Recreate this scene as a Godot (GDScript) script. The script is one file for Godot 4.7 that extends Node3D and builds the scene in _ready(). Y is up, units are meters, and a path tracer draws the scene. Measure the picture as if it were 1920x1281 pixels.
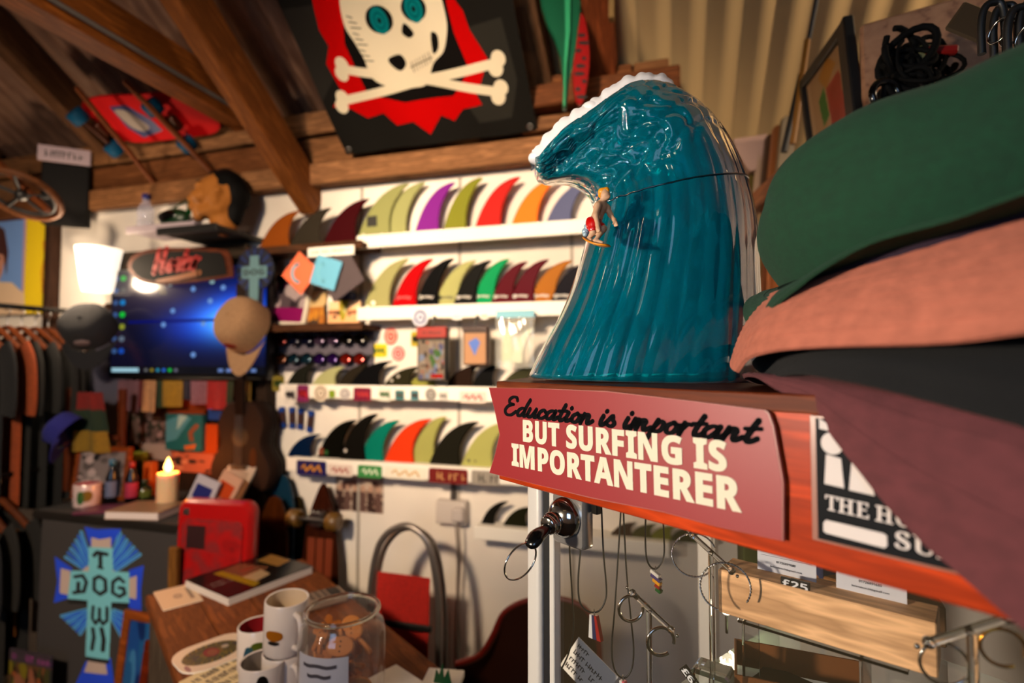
extends Node3D
# A small surf shop in a timber shed. Units are metres, y is up, the back wall is the plane z = -1.86.

func _ready() -> void:
	make_camera()
	make_light()
	make_materials()
	make_room()
	make_wave_jar()
	make_case()
	make_case_contents()
	make_hats()
	make_wall_shelves()
	make_wall_goods()
	make_ceiling_goods()
	make_tv_corner()
	make_counter()
	make_rails()
	make_chest()
	make_floor_goods()
	make_right_clutter()

func make_camera() -> void:
	var cam := Camera3D.new()
	cam.name = "camera"
	add_child(cam)
	cam.position = Vector3(0, 1.45, 0)
	cam.rotation = Vector3(atan(0.04), deg_to_rad(16.2), 0)
	cam.fov = rad_to_deg(2.0 * atan(0.6405))
	cam.near = 0.05
	cam.far = 60.0
	var lens := CameraAttributesPhysical.new()
	lens.frustum_focal_length = 18.735
	lens.frustum_focus_distance = 0.615
	lens.exposure_aperture = 2.6
	lens.frustum_near = 0.05
	lens.frustum_far = 60.0
	cam.attributes = lens
	cam.current = true

func make_light() -> void:
	var world := WorldEnvironment.new()
	world.name = "world"
	var env := Environment.new()
	env.background_mode = Environment.BG_SKY
	var sky := Sky.new()
	var sm := ProceduralSkyMaterial.new()
	sm.sky_top_color = Color(0.36, 0.5, 0.78)
	sm.sky_horizon_color = Color(0.75, 0.82, 0.9)
	sm.ground_bottom_color = Color(0.3, 0.28, 0.25)
	sm.ground_horizon_color = Color(0.6, 0.62, 0.62)
	sky.sky_material = sm
	env.sky = sky
	env.tonemap_mode = Environment.TONE_MAPPER_LINEAR
	env.tonemap_exposure = 1.12
	env.sdfgi_enabled = true
	env.ssao_enabled = true
	env.ssil_enabled = true
	world.environment = env
	add_child(world)
	# warm ceiling spots out of the frame, and the daylight window behind the camera
	ceiling_spot("ceiling spot lamp aimed at the fin shelves", Vector3(-0.75, 2.45, 0.95), Vector3(-0.55, 1.85, -1.86), 22.0, 13.0, 0.2)
	ceiling_spot("ceiling spot lamp over the counter", Vector3(-1.0, 2.3, 0.8), Vector3(-1.9, 1.15, -1.6), 40.0, 7.2, 0.12)
	ceiling_spot("low spot lamp to the left behind the camera, aimed at the display case", Vector3(-1.35, 1.5, 0.6), Vector3(0.2, 1.24, -0.6), 28.0, 4.0, 0.06, Color(1.0, 0.93, 0.84))
	ceiling_spot("ceiling spot lamp at the right, aimed at the cream sheeting", Vector3(1.85, 2.5, -1.0), Vector3(0.55, 2.3, -2.0), 50.0, 1.6)
	var day := AreaLight3D.new()
	day.name = "window_daylight"
	day.area_size = Vector2(1.0, 1.1)
	day.light_color = Color(0.7, 0.84, 1.0)
	day.light_energy = 1.6
	day.shadow_enabled = true
	add_child(day)
	day.look_at_from_position(Vector3(-0.2, 1.95, 2.36), Vector3(-0.2, 1.7, 0.0), Vector3.UP)

func ceiling_spot(label: String, at: Vector3, to: Vector3, cone: float, power: float, size := 0.03, tint := Color(1.0, 0.88, 0.74)) -> void:
	var root := thing("spot_lamp", "black " + label, "lamp", Vector3.ZERO, 0.0, "spot lamps")
	var dir := (to - at).normalized()
	var m := MB.new()
	m.tube([at - dir * 0.13, at - dir * 0.02, at + dir * 0.02], [0.03, 0.05, 0.055], 20)
	m.tube([at - dir * 0.13, at - dir * 0.13 + Vector3(0, 0.1, 0)], 0.01, 8)
	part(root, "lamp_shade", m, mat(Color(0.03, 0.03, 0.03), 0.4))
	var bulb := MB.new()
	bulb.ell(at + dir * 0.03, Vector3(0.035, 0.035, 0.035), 16, 10)
	var bm := mat(Color(1, 0.9, 0.75), 0.4)
	bm = bm.duplicate()
	bm.emission_enabled = true
	bm.emission = Color(1.0, 0.82, 0.58)
	bm.emission_energy_multiplier = 4.0
	part(root, "bulb", bulb, bm)
	var l := SpotLight3D.new()
	l.name = "spot_beam"
	l.light_color = tint
	l.light_energy = power
	l.spot_angle = cone
	l.spot_angle_attenuation = 0.9
	l.spot_range = 12.0
	l.spot_attenuation = 2.0
	l.light_size = size
	l.shadow_enabled = true
	root.add_child(l)
	l.look_at_from_position(at + dir * 0.075, to, Vector3.UP)

# ---------------------------------------------------------------- helpers
class MB:
	var st := SurfaceTool.new()
	var group := 0
	func _init() -> void:
		st.begin(Mesh.PRIMITIVE_TRIANGLES)
		flat()
	func flat() -> void:
		st.set_smooth_group(-1)
	func soft() -> void:
		group += 1
		st.set_smooth_group(group)
	# a, b, c counter-clockwise seen from outside
	func tri(a: Vector3, b: Vector3, c: Vector3, ua := Vector2.ZERO, ub := Vector2.ZERO, uc := Vector2.ZERO) -> void:
		st.set_uv(ua)
		st.add_vertex(a)
		st.set_uv(uc)
		st.add_vertex(c)
		st.set_uv(ub)
		st.add_vertex(b)
	func quad(a: Vector3, b: Vector3, c: Vector3, d: Vector3, u := Rect2(0, 0, 1, 1)) -> void:
		var ua := Vector2(u.position.x, u.end.y)
		var ub := u.end
		var uc := Vector2(u.end.x, u.position.y)
		var ud := u.position
		tri(a, b, c, ua, ub, uc)
		tri(a, c, d, ua, uc, ud)
	func out_quad(a: Vector3, b: Vector3, c: Vector3, d: Vector3, inside: Vector3) -> void:
		var n := (b - a).cross(d - a)
		if n.dot((a + b + c + d) * 0.25 - inside) < 0.0:
			quad(b, a, d, c)
		else:
			quad(a, b, c, d)
	func out_tri(a: Vector3, b: Vector3, c: Vector3, inside: Vector3) -> void:
		if (b - a).cross(c - a).dot((a + b + c) / 3.0 - inside) < 0.0:
			tri(b, a, c)
		else:
			tri(a, b, c)
	# a box with chamfered edges
	func box(c: Vector3, s: Vector3, bevel := 0.0, turn := Basis()) -> void:
		flat()
		var h := s * 0.5
		var b := minf(bevel, minf(h.x, minf(h.y, h.z)) * 0.9)
		var xf := Transform3D(turn, c)
		if b <= 0.0:
			for ax in 3:
				for sg in [-1.0, 1.0]:
					var q := []
					for k in [[-1, -1], [1, -1], [1, 1], [-1, 1]]:
						var p := Vector3.ZERO
						p[ax] = sg * h[ax]
						p[(ax + 1) % 3] = k[0] * h[(ax + 1) % 3]
						p[(ax + 2) % 3] = k[1] * h[(ax + 2) % 3]
						q.append(xf * p)
					out_quad(q[0], q[1], q[2], q[3], c)
			return
		var at := func(ax: int, sx: float, sy: float, sz: float) -> Vector3:
			var sgn := Vector3(sx, sy, sz)
			var p := sgn * (h - Vector3(b, b, b))
			p[ax] = sgn[ax] * h[ax]
			return xf * p
		for ax in 3:
			var o1 := (ax + 1) % 3
			var o2 := (ax + 2) % 3
			for sg in [-1.0, 1.0]:
				var q := []
				for k in [[-1.0, -1.0], [1.0, -1.0], [1.0, 1.0], [-1.0, 1.0]]:
					var s3 := Vector3.ZERO
					s3[ax] = sg
					s3[o1] = k[0]
					s3[o2] = k[1]
					q.append(at.call(ax, s3.x, s3.y, s3.z))
				out_quad(q[0], q[1], q[2], q[3], c)
			for k in [[-1.0, -1.0], [1.0, -1.0], [1.0, 1.0], [-1.0, 1.0]]:
				var e1 := Vector3.ZERO
				e1[ax] = -1.0
				e1[o1] = k[0]
				e1[o2] = k[1]
				var e2 := e1
				e2[ax] = 1.0
				out_quad(at.call(o1, e1.x, e1.y, e1.z), at.call(o1, e2.x, e2.y, e2.z), at.call(o2, e2.x, e2.y, e2.z), at.call(o2, e1.x, e1.y, e1.z), c)
		for sx in [-1.0, 1.0]:
			for sy in [-1.0, 1.0]:
				for sz in [-1.0, 1.0]:
					out_tri(at.call(0, sx, sy, sz), at.call(1, sx, sy, sz), at.call(2, sx, sy, sz), c)
	# a polygon in x, y given its thickness between z0 and z1, with chamfered rims; uv spans the bounding box
	func prism(poly: PackedVector2Array, z0: float, z1: float, bevel := 0.0, xf := Transform3D(), smooth_sides := false) -> void:
		var p := poly.duplicate()
		if Geometry2D.is_polygon_clockwise(p):
			p.reverse()
		var r := Rect2(p[0], Vector2.ZERO)
		for q in p:
			r = r.expand(q)
		var n := p.size()
		var inner := PackedVector2Array()
		for i in n:
			var e0 := (p[i] - p[(i + n - 1) % n]).normalized()
			var e1 := (p[(i + 1) % n] - p[i]).normalized()
			var m := Vector2(-(e0.y + e1.y), e0.x + e1.x)
			m = m.normalized() if m.length() > 1e-6 else Vector2(-e0.y, e0.x)
			inner.append(p[i] + m * bevel)
		var face := inner if bevel > 0.0 else p
		var uv := func(q: Vector2) -> Vector2:
			return Vector2((q.x - r.position.x) / maxf(r.size.x, 1e-6), 1.0 - (q.y - r.position.y) / maxf(r.size.y, 1e-6))
		var tris := Geometry2D.triangulate_polygon(face)
		if tris.is_empty():
			face = p
			tris = Geometry2D.triangulate_polygon(p)
		flat()
		for t in range(0, tris.size(), 3):
			var a := face[tris[t]]
			var b := face[tris[t + 1]]
			var c := face[tris[t + 2]]
			if (b - a).cross(c - a) < 0.0:
				var k := b
				b = c
				c = k
			tri(xf * Vector3(a.x, a.y, z1), xf * Vector3(b.x, b.y, z1), xf * Vector3(c.x, c.y, z1), uv.call(a), uv.call(b), uv.call(c))
			tri(xf * Vector3(a.x, a.y, z0), xf * Vector3(c.x, c.y, z0), xf * Vector3(b.x, b.y, z0), uv.call(a), uv.call(c), uv.call(b))
		var rings := [[face, z0], [p, z0 + bevel], [p, z1 - bevel], [face, z1]] if bevel > 0.0 else [[p, z0], [p, z1]]
		if bevel > 0.0 and z1 - z0 <= 2.0 * bevel + 1e-6:
			rings = [[face, z0], [p, (z0 + z1) * 0.5], [face, z1]]
		if smooth_sides:
			soft()
		for k in rings.size() - 1:
			for i in n:
				var j := (i + 1) % n
				var a2: Vector2 = rings[k][0][i]
				var b2: Vector2 = rings[k][0][j]
				var c2: Vector2 = rings[k + 1][0][j]
				var d2: Vector2 = rings[k + 1][0][i]
				var za: float = rings[k][1]
				var zb: float = rings[k + 1][1]
				tri(xf * Vector3(a2.x, a2.y, za), xf * Vector3(b2.x, b2.y, za), xf * Vector3(c2.x, c2.y, zb), uv.call(a2), uv.call(b2), uv.call(c2))
				tri(xf * Vector3(a2.x, a2.y, za), xf * Vector3(c2.x, c2.y, zb), xf * Vector3(d2.x, d2.y, zb), uv.call(a2), uv.call(c2), uv.call(d2))
	# a round bar along a line of points; r is a number or one radius for each point
	func tube(points: Array, r: Variant, sides := 10, closed := false, squash := 1.0) -> void:
		var n := points.size()
		var dirs := []
		for i in n:
			var a: Vector3 = points[(i + n - 1) % n] if closed or i > 0 else points[i]
			var b: Vector3 = points[(i + 1) % n] if closed or i < n - 1 else points[i]
			dirs.append((b - a).normalized())
		var up := Vector3.UP if absf(dirs[0].y) < 0.9 else Vector3.RIGHT
		var x: Vector3 = up.cross(dirs[0]).normalized()
		var rings := []
		for i in n:
			x = (x - dirs[i] * x.dot(dirs[i])).normalized()
			var y: Vector3 = dirs[i].cross(x)
			var rad: float = r[i] if r is Array else r
			var ring := []
			for k in sides:
				var a := TAU * k / sides
				ring.append(points[i] + (x * cos(a) + y * sin(a) * squash) * rad)
			rings.append(ring)
		soft()
		for i in (n if closed else n - 1):
			var p: Array = rings[i]
			var q: Array = rings[(i + 1) % n]
			for k in sides:
				var l := (k + 1) % sides
				quad(p[k], p[l], q[l], q[k], Rect2(float(k) / sides, float(i) / n, 1.0 / sides, 1.0 / n))
		if not closed:
			flat()
			for k in sides:
				var l := (k + 1) % sides
				tri(points[0], rings[0][l], rings[0][k])
				tri(points[n - 1], rings[n - 1][k], rings[n - 1][l])
	# a turned shape: profile of (radius, height) from bottom to top
	func lathe(profile: Array, sides := 32, xf := Transform3D(), hard := false) -> void:
		soft()
		for i in profile.size() - 1:
			var a: Vector2 = profile[i]
			var b: Vector2 = profile[i + 1]
			if hard:
				soft()
			for k in sides:
				var t0 := TAU * k / sides
				var t1 := TAU * (k + 1) / sides
				var p := xf * Vector3(cos(t0) * a.x, a.y, -sin(t0) * a.x)
				var q := xf * Vector3(cos(t1) * a.x, a.y, -sin(t1) * a.x)
				var s := xf * Vector3(cos(t1) * b.x, b.y, -sin(t1) * b.x)
				var t := xf * Vector3(cos(t0) * b.x, b.y, -sin(t0) * b.x)
				var uu := Rect2(float(k) / sides, 1.0 - float(i + 1) / (profile.size() - 1), 1.0 / sides, 1.0 / (profile.size() - 1))
				if a.x < 1e-6:
					tri(p, s, t, uu.position, uu.end, uu.position)
				elif b.x < 1e-6:
					tri(p, q, s, uu.position, uu.end, uu.position)
				else:
					quad(p, q, s, t, uu)
	func ell(c: Vector3, r: Vector3, nu := 20, nv := 12, turn := Basis()) -> void:
		soft()
		var at := func(i: int, j: int) -> Vector3:
			var u := TAU * (i % nu) / nu
			var v := PI * j / nv - PI * 0.5
			return c + turn * Vector3(r.x * cos(v) * cos(u), r.y * sin(v), -r.z * cos(v) * sin(u))
		for i in nu:
			for j in nv:
				var uv := Rect2(float(i) / nu, 1.0 - float(j + 1) / nv, 1.0 / nu, 1.0 / nv)
				if j == 0:
					tri(at.call(i, j), at.call(i + 1, j + 1), at.call(i, j + 1), uv.position, uv.end, uv.position)
				elif j == nv - 1:
					tri(at.call(i, j), at.call(i + 1, j), at.call(i, j + 1), uv.position, uv.end, uv.position)
				else:
					quad(at.call(i, j), at.call(i + 1, j), at.call(i + 1, j + 1), at.call(i, j + 1), uv)
	# a surface f(u, v); with a thickness it becomes a closed sheet
	func sheet(nx: int, ny: int, f: Callable, thick := 0.0, wrap := false) -> void:
		var p := []
		for j in ny + 1:
			for i in nx + 1:
				p.append(f.call(float(i % nx if wrap else i) / nx, float(j) / ny))
		var w := nx + 1
		soft()
		for j in ny:
			for i in nx:
				quad(p[j * w + i], p[j * w + i + 1], p[(j + 1) * w + i + 1], p[(j + 1) * w + i], Rect2(float(i) / nx, 1.0 - float(j + 1) / ny, 1.0 / nx, 1.0 / ny))
		if thick == 0.0:
			return
		var q := []
		for j in ny + 1:
			for i in nx + 1:
				var a: Vector3 = p[j * w + mini(i + 1, nx)] - p[j * w + maxi(i - 1, 0)]
				if wrap and (i == 0 or i == nx):
					a = p[j * w + 1] - p[j * w + nx - 1]
				var b: Vector3 = p[mini(j + 1, ny) * w + i] - p[maxi(j - 1, 0) * w + i]
				q.append(p[j * w + i] - a.cross(b).normalized() * thick)
		soft()
		for j in ny:
			for i in nx:
				quad(q[j * w + i + 1], q[j * w + i], q[(j + 1) * w + i], q[(j + 1) * w + i + 1], Rect2(float(i) / nx, 1.0 - float(j + 1) / ny, 1.0 / nx, 1.0 / ny))
		flat()
		for i in nx:
			quad(q[i], q[i + 1], p[i + 1], p[i])
			quad(p[ny * w + i], p[ny * w + i + 1], q[ny * w + i + 1], q[ny * w + i])
		if not wrap:
			for j in ny:
				quad(p[j * w], p[(j + 1) * w], q[(j + 1) * w], q[j * w])
				quad(q[j * w + nx], q[(j + 1) * w + nx], p[(j + 1) * w + nx], p[j * w + nx])
	# a flat brush stroke in the x, y plane with round ends
	func stroke(pts: PackedVector2Array, w: Variant, z0: float, z1: float, xf := Transform3D()) -> void:
		var n := pts.size()
		var left := PackedVector2Array()
		var right := PackedVector2Array()
		for i in n:
			var d := (pts[mini(i + 1, n - 1)] - pts[maxi(i - 1, 0)]).normalized()
			var half: float = (w[i] if w is Array else w) * 0.5
			left.append(pts[i] + Vector2(-d.y, d.x) * half)
			right.append(pts[i] - Vector2(-d.y, d.x) * half)
		flat()
		for i in n - 1:
			for z in [z0, z1]:
				var a := xf * Vector3(right[i].x, right[i].y, z)
				var b := xf * Vector3(right[i + 1].x, right[i + 1].y, z)
				var c := xf * Vector3(left[i + 1].x, left[i + 1].y, z)
				var d2 := xf * Vector3(left[i].x, left[i].y, z)
				if z == z1:
					quad(a, b, c, d2)
				else:
					quad(b, a, d2, c)
		for e in [0, n - 1]:
			var half2: float = (w[e] if w is Array else w) * 0.5
			var disc := PackedVector2Array()
			for k in 12:
				disc.append(pts[e] + Vector2.from_angle(TAU * k / 12) * half2)
			prism(disc, z0, z1, 0.0, xf)
	func mesh() -> ArrayMesh:
		st.generate_normals()
		st.index()
		return st.commit()

func thing(called: String, label: String, category: String, at := Vector3.ZERO, turn := 0.0, group := "") -> Node3D:
	var o := Node3D.new()
	o.name = numbered(called)
	add_child(o, true)
	o.position = at
	o.rotation.y = turn
	tag(o, label, category, group)
	return o

var used_names := {}
func numbered(called: String) -> String:
	var k: int = used_names.get(called, 0)
	used_names[called] = k + 1
	return called if k == 0 else "%s_%03d" % [called, k]

func tag(o: Node3D, label: String, category: String, group := "") -> Node3D:
	o.set_meta("label", label)
	o.set_meta("category", category)
	if group:
		o.set_meta("group", group)
	return o

func part(parent: Node3D, called: String, m: Variant, material: Material, label := "") -> MeshInstance3D:
	var o := MeshInstance3D.new()
	var k := 0
	var called2 := called
	while parent.has_node(NodePath(called2)):
		k += 1
		called2 = "%s_%03d" % [called, k]
	o.name = called2
	o.mesh = m.mesh() if m is MB else m
	o.material_override = material
	o.cast_shadow = GeometryInstance3D.SHADOW_CASTING_SETTING_ON
	parent.add_child(o, true)
	if label:
		o.set_meta("label", label)
	return o

func solo(called: String, m: Variant, material: Material, label: String, category: String, at := Vector3.ZERO, turn := 0.0, group := "") -> MeshInstance3D:
	var o := part(self, numbered(called), m, material)
	o.position = at
	o.rotation.y = turn
	tag(o, label, category, group)
	return o

func struct(called: String, m: Variant, material: Material) -> MeshInstance3D:
	var o := part(self, called, m, material)
	o.set_meta("kind", "structure")
	return o

func text_mesh(text: String, cap: float, depth := 0.0004, bold := true, serif := false) -> TextMesh:
	var t := TextMesh.new()
	var f := SystemFont.new()
	f.font_names = PackedStringArray(["Droid Serif" if serif else "Droid Sans"])
	f.font_weight = 700 if bold else 400
	t.font = f
	t.text = text
	t.font_size = 48
	t.pixel_size = cap / (48.0 * 0.714)
	t.depth = depth
	t.curve_step = 1.5
	return t

# writing too blurred to read: rows of small strokes
func scribble(root: Node3D, called: String, a: Vector2, b: Vector2, h: float, z: float, material: Material, sd: int) -> MeshInstance3D:
	var rng := RandomNumberGenerator.new()
	rng.seed = sd
	var m := MB.new()
	var d := (b - a).normalized()
	var up := Vector2(-d.y, d.x)
	var x := 0.0
	while x < a.distance_to(b):
		if rng.randf() < 0.86:
			var p := a + d * x
			m.stroke(PackedVector2Array([p, p + up * h * rng.randf_range(0.6, 1.0)]), h * 0.2, z, z + 0.0003)
			var q := p + up * h * rng.randf_range(0.0, 0.9)
			m.stroke(PackedVector2Array([q, q + d * h * 0.4]), h * 0.17, z, z + 0.0003)
		x += h * rng.randf_range(0.45, 0.75)
	var o := part(root, called, m, material)
	o.set_meta("kind", "stuff")
	return o

func V3(n: Array) -> Array:
	var out := []
	for i in range(0, n.size(), 3):
		out.append(Vector3(n[i], n[i + 1], n[i + 2]))
	return out

func V2(n: Array) -> Array:
	var out := []
	for i in range(0, n.size(), 2):
		out.append(Vector2(n[i], n[i + 1]))
	return out

func smooth_line(pts: Array, per := 6, closed := false) -> Array:
	var out := []
	var n := pts.size()
	for i in (n if closed else n - 1):
		var a = pts[(i + n - 1) % n] if closed or i > 0 else pts[i]
		var b = pts[i]
		var c = pts[(i + 1) % n]
		var d = pts[(i + 2) % n] if closed or i < n - 2 else pts[i + 1]
		for k in per:
			out.append(b.cubic_interpolate(c, a, d, float(k) / per))
	if not closed:
		out.append(pts[n - 1])
	return out

func ring_points(c: Vector3, r: float, ax: Vector3, ay: Vector3, n := 40, a0 := 0.0, a1 := TAU) -> Array:
	var out := []
	for k in n:
		var a := a0 + (a1 - a0) * k / (n if is_equal_approx(a1 - a0, TAU) else n - 1)
		out.append(c + (ax * cos(a) + ay * sin(a)) * r)
	return out

func disc_poly(c: Vector2, rx: float, ry: float, n := 32) -> PackedVector2Array:
	var out := PackedVector2Array()
	for k in n:
		out.append(c + Vector2(cos(TAU * k / n) * rx, sin(TAU * k / n) * ry))
	return out

func round_rect(w: float, h: float, r: float, c := Vector2.ZERO, seg := 5) -> PackedVector2Array:
	var out := PackedVector2Array()
	for q in 4:
		var s: Vector2 = [Vector2(1, 1), Vector2(-1, 1), Vector2(-1, -1), Vector2(1, -1)][q]
		for k in seg + 1:
			out.append(c + s * Vector2(w * 0.5 - r, h * 0.5 - r) + Vector2.from_angle(PI * 0.5 * (q + float(k) / seg)) * r)
	return out

# a body joined from tapered capsules [a, b, ra, rb] (surface nets)
func sdf_add(mb: MB, bones: Array, cell: float, k: float) -> void:
	var lo := Vector3(1e9, 1e9, 1e9)
	var hi := -lo
	for b in bones:
		var r := maxf(b[2], b[3]) + k + cell * 2
		for e in [b[0], b[1]]:
			lo = lo.min(e - Vector3(r, r, r))
			hi = hi.max(e + Vector3(r, r, r))
	var nx := int((hi.x - lo.x) / cell) + 2
	var ny := int((hi.y - lo.y) / cell) + 2
	var nz := int((hi.z - lo.z) / cell) + 2
	var f := PackedFloat32Array()
	f.resize(nx * ny * nz)
	f.fill(1.0)
	for b in bones:
		var a: Vector3 = b[0]
		var ab: Vector3 = b[1] - a
		var ra: float = b[2]
		var dr: float = b[3] - ra
		var ll := maxf(ab.length_squared(), 1e-12)
		var r := maxf(ra, ra + dr) + k + cell * 2.0
		var l0: Vector3 = ((a.min(b[1]) - Vector3(r, r, r) - lo) / cell).floor()
		var l1: Vector3 = ((a.max(b[1]) + Vector3(r, r, r) - lo) / cell).ceil()
		for z in range(maxi(0, int(l0.z)), mini(nz, int(l1.z) + 1)):
			for y in range(maxi(0, int(l0.y)), mini(ny, int(l1.y) + 1)):
				for x in range(maxi(0, int(l0.x)), mini(nx, int(l1.x) + 1)):
					var p := lo + Vector3(x, y, z) * cell - a
					var t := clampf(p.dot(ab) / ll, 0.0, 1.0)
					var d := (p - ab * t).length() - ra - dr * t
					var i := (z * ny + y) * nx + x
					var o := f[i]
					var h := maxf(k - absf(o - d), 0.0) / k
					f[i] = minf(o, d) - h * h * k * 0.25
	var ids := {}
	var sx := [0, 1, 0, 1, 0, 1, 0, 1]
	var sy := [0, 0, 1, 1, 0, 0, 1, 1]
	var sz := [0, 0, 0, 0, 1, 1, 1, 1]
	var edges := [[0, 1], [2, 3], [4, 5], [6, 7], [0, 2], [1, 3], [4, 6], [5, 7], [0, 4], [1, 5], [2, 6], [3, 7]]
	for z in nz - 1:
		for y in ny - 1:
			for x in nx - 1:
				var base := (z * ny + y) * nx + x
				var inside := 0
				for c in 8:
					if f[base + (sz[c] * ny + sy[c]) * nx + sx[c]] < 0.0:
						inside += 1
				if inside == 0 or inside == 8:
					continue
				var sum := Vector3.ZERO
				var cnt := 0
				for e in edges:
					var c0: int = e[0]
					var c1: int = e[1]
					var f0 := f[base + (sz[c0] * ny + sy[c0]) * nx + sx[c0]]
					var f1 := f[base + (sz[c1] * ny + sy[c1]) * nx + sx[c1]]
					if (f0 < 0.0) != (f1 < 0.0):
						var t := f0 / (f0 - f1)
						sum += Vector3(sx[c0], sy[c0], sz[c0]).lerp(Vector3(sx[c1], sy[c1], sz[c1]), t)
						cnt += 1
				ids[base] = lo + (Vector3(x, y, z) + sum / cnt) * cell
	mb.soft()
	var step := [1, nx, nx * ny]
	for base in ids:
		for ax in 3:
			var st0: int = step[ax]
			var u: int = step[(ax + 1) % 3]
			var v: int = step[(ax + 2) % 3]
			var f0 := f[base]
			var f1 := f[base + st0]
			if (f0 < 0.0) == (f1 < 0.0):
				continue
			if not (ids.has(base - u) and ids.has(base - v) and ids.has(base - u - v)):
				continue
			if f0 < 0.0:
				mb.quad(ids[base - u - v], ids[base - v], ids[base], ids[base - u])
			else:
				mb.quad(ids[base - u - v], ids[base - u], ids[base], ids[base - v])

# ---------------------------------------------------------------- prints: flat pictures painted shape by shape
class Print:
	var im: Image
	var w: int
	var h: int
	func _init(pw: int, ph: int, c: Color) -> void:
		w = pw
		h = ph
		im = Image.create_empty(w, h, false, Image.FORMAT_RGBA8)
		im.fill(c)
	func rect(x0: float, y0: float, x1: float, y1: float, c: Color) -> void:
		im.fill_rect(Rect2i(roundi(x0 * w), roundi(y0 * h), maxi(1, roundi((x1 - x0) * w)), maxi(1, roundi((y1 - y0) * h))), c)
	func poly(pts: Array, c: Color) -> void:
		var n := pts.size()
		var y0 := 1e9
		var y1 := -1e9
		for p in pts:
			y0 = minf(y0, p.y)
			y1 = maxf(y1, p.y)
		for y in range(maxi(0, int(y0 * h)), mini(h, int(y1 * h) + 1)):
			var yc := (y + 0.5) / h
			var xs := []
			for i in n:
				var a: Vector2 = pts[i]
				var b: Vector2 = pts[(i + 1) % n]
				if (a.y <= yc) != (b.y <= yc):
					xs.append((a.x + (b.x - a.x) * (yc - a.y) / (b.y - a.y)) * w)
			xs.sort()
			for i in range(0, xs.size() - 1, 2):
				var x0 := maxi(0, roundi(xs[i]))
				var x1 := mini(w, roundi(xs[i + 1]))
				if x1 > x0:
					im.fill_rect(Rect2i(x0, y, x1 - x0, 1), c)
	func ell(cx: float, cy: float, rx: float, ry: float, c: Color, turn := 0.0) -> void:
		var pts := []
		for k in 36:
			var p := Vector2(cos(TAU * k / 36) * rx, sin(TAU * k / 36) * ry).rotated(turn)
			pts.append(Vector2(cx, cy) + p)
		poly(pts, c)
	# width in fractions of the picture's width
	func line(pts: Array, lw: float, c: Color) -> void:
		var asp := float(w) / h
		for i in pts.size() - 1:
			var a: Vector2 = pts[i]
			var b: Vector2 = pts[i + 1]
			var d := (b - a) * Vector2(1, 1.0 / asp)
			var nrm := Vector2(-d.y, d.x).normalized() * lw * 0.5
			nrm.y *= asp
			poly([a + nrm, b + nrm, b - nrm, a - nrm], c)
		for p in pts:
			ell(p.x, p.y, lw * 0.5, lw * 0.5 * asp, c)
	func blotch(n: int, size: float, colors: Array, sd: int, box := Rect2(0, 0, 1, 1)) -> void:
		var rng := RandomNumberGenerator.new()
		rng.seed = sd
		for i in n:
			var c: Color = colors[rng.randi() % colors.size()]
			var r := size * rng.randf_range(0.4, 1.2)
			ell(box.position.x + rng.randf() * box.size.x, box.position.y + rng.randf() * box.size.y, r, r * rng.randf_range(0.4, 1.3), c, rng.randf() * 3.0)
	func squiggle_text(x0: float, x1: float, y: float, hh: float, c: Color, sd: int) -> void:
		var rng := RandomNumberGenerator.new()
		rng.seed = sd
		var x := x0
		while x < x1:
			var cw := hh * rng.randf_range(0.35, 0.7) * h / w
			if rng.randf() < 0.84:
				rect(x, y + hh * rng.randf_range(0.0, 0.25), x + cw * 0.3, y + hh, c)
				rect(x, y + hh * rng.randf_range(0.0, 0.8), x + cw * 0.8, y + hh * 0.3, c)
				if rng.randf() < 0.6:
					rect(x + cw * 0.55, y + hh * 0.25, x + cw * 0.8, y + hh, c)
			x += cw
	func mat(rough := 0.6) -> StandardMaterial3D:
		im.generate_mipmaps()
		var m := StandardMaterial3D.new()
		m.albedo_texture = ImageTexture.create_from_image(im)
		m.roughness = rough
		m.texture_repeat = false
		return m

# ---------------------------------------------------------------- materials
var cache := {}
func mat(c: Color, rough := 0.6, metal := 0.0, coat := 0.0) -> StandardMaterial3D:
	var key := "%s %s %s %s" % [c, rough, metal, coat]
	if not cache.has(key):
		var m := StandardMaterial3D.new()
		m.albedo_color = c
		m.roughness = rough
		m.metallic = metal
		if rough >= 0.6:
			m.metallic_specular = 0.25
		if coat > 0.0:
			m.clearcoat_enabled = true
			m.clearcoat = coat
			m.clearcoat_roughness = 0.08
		cache[key] = m
	return cache[key]

func noise_tex(freq: float, ramp: Array, size := 256, octaves := 4, sd := 1, normal := false) -> NoiseTexture2D:
	var t := NoiseTexture2D.new()
	t.width = size
	t.height = size
	t.seamless = true
	var n := FastNoiseLite.new()
	n.noise_type = FastNoiseLite.TYPE_SIMPLEX_SMOOTH
	n.frequency = freq
	n.fractal_octaves = octaves
	n.seed = sd
	t.noise = n
	if normal:
		t.as_normal_map = true
		t.bump_strength = 3.0
	elif ramp:
		var g := Gradient.new()
		var offs := PackedFloat32Array()
		var cols := PackedColorArray()
		for i in ramp.size():
			offs.append(float(i) / maxi(1, ramp.size() - 1))
			cols.append(ramp[i])
		g.offsets = offs
		g.colors = cols
		t.color_ramp = g
	return t

var tx := {}
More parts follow.
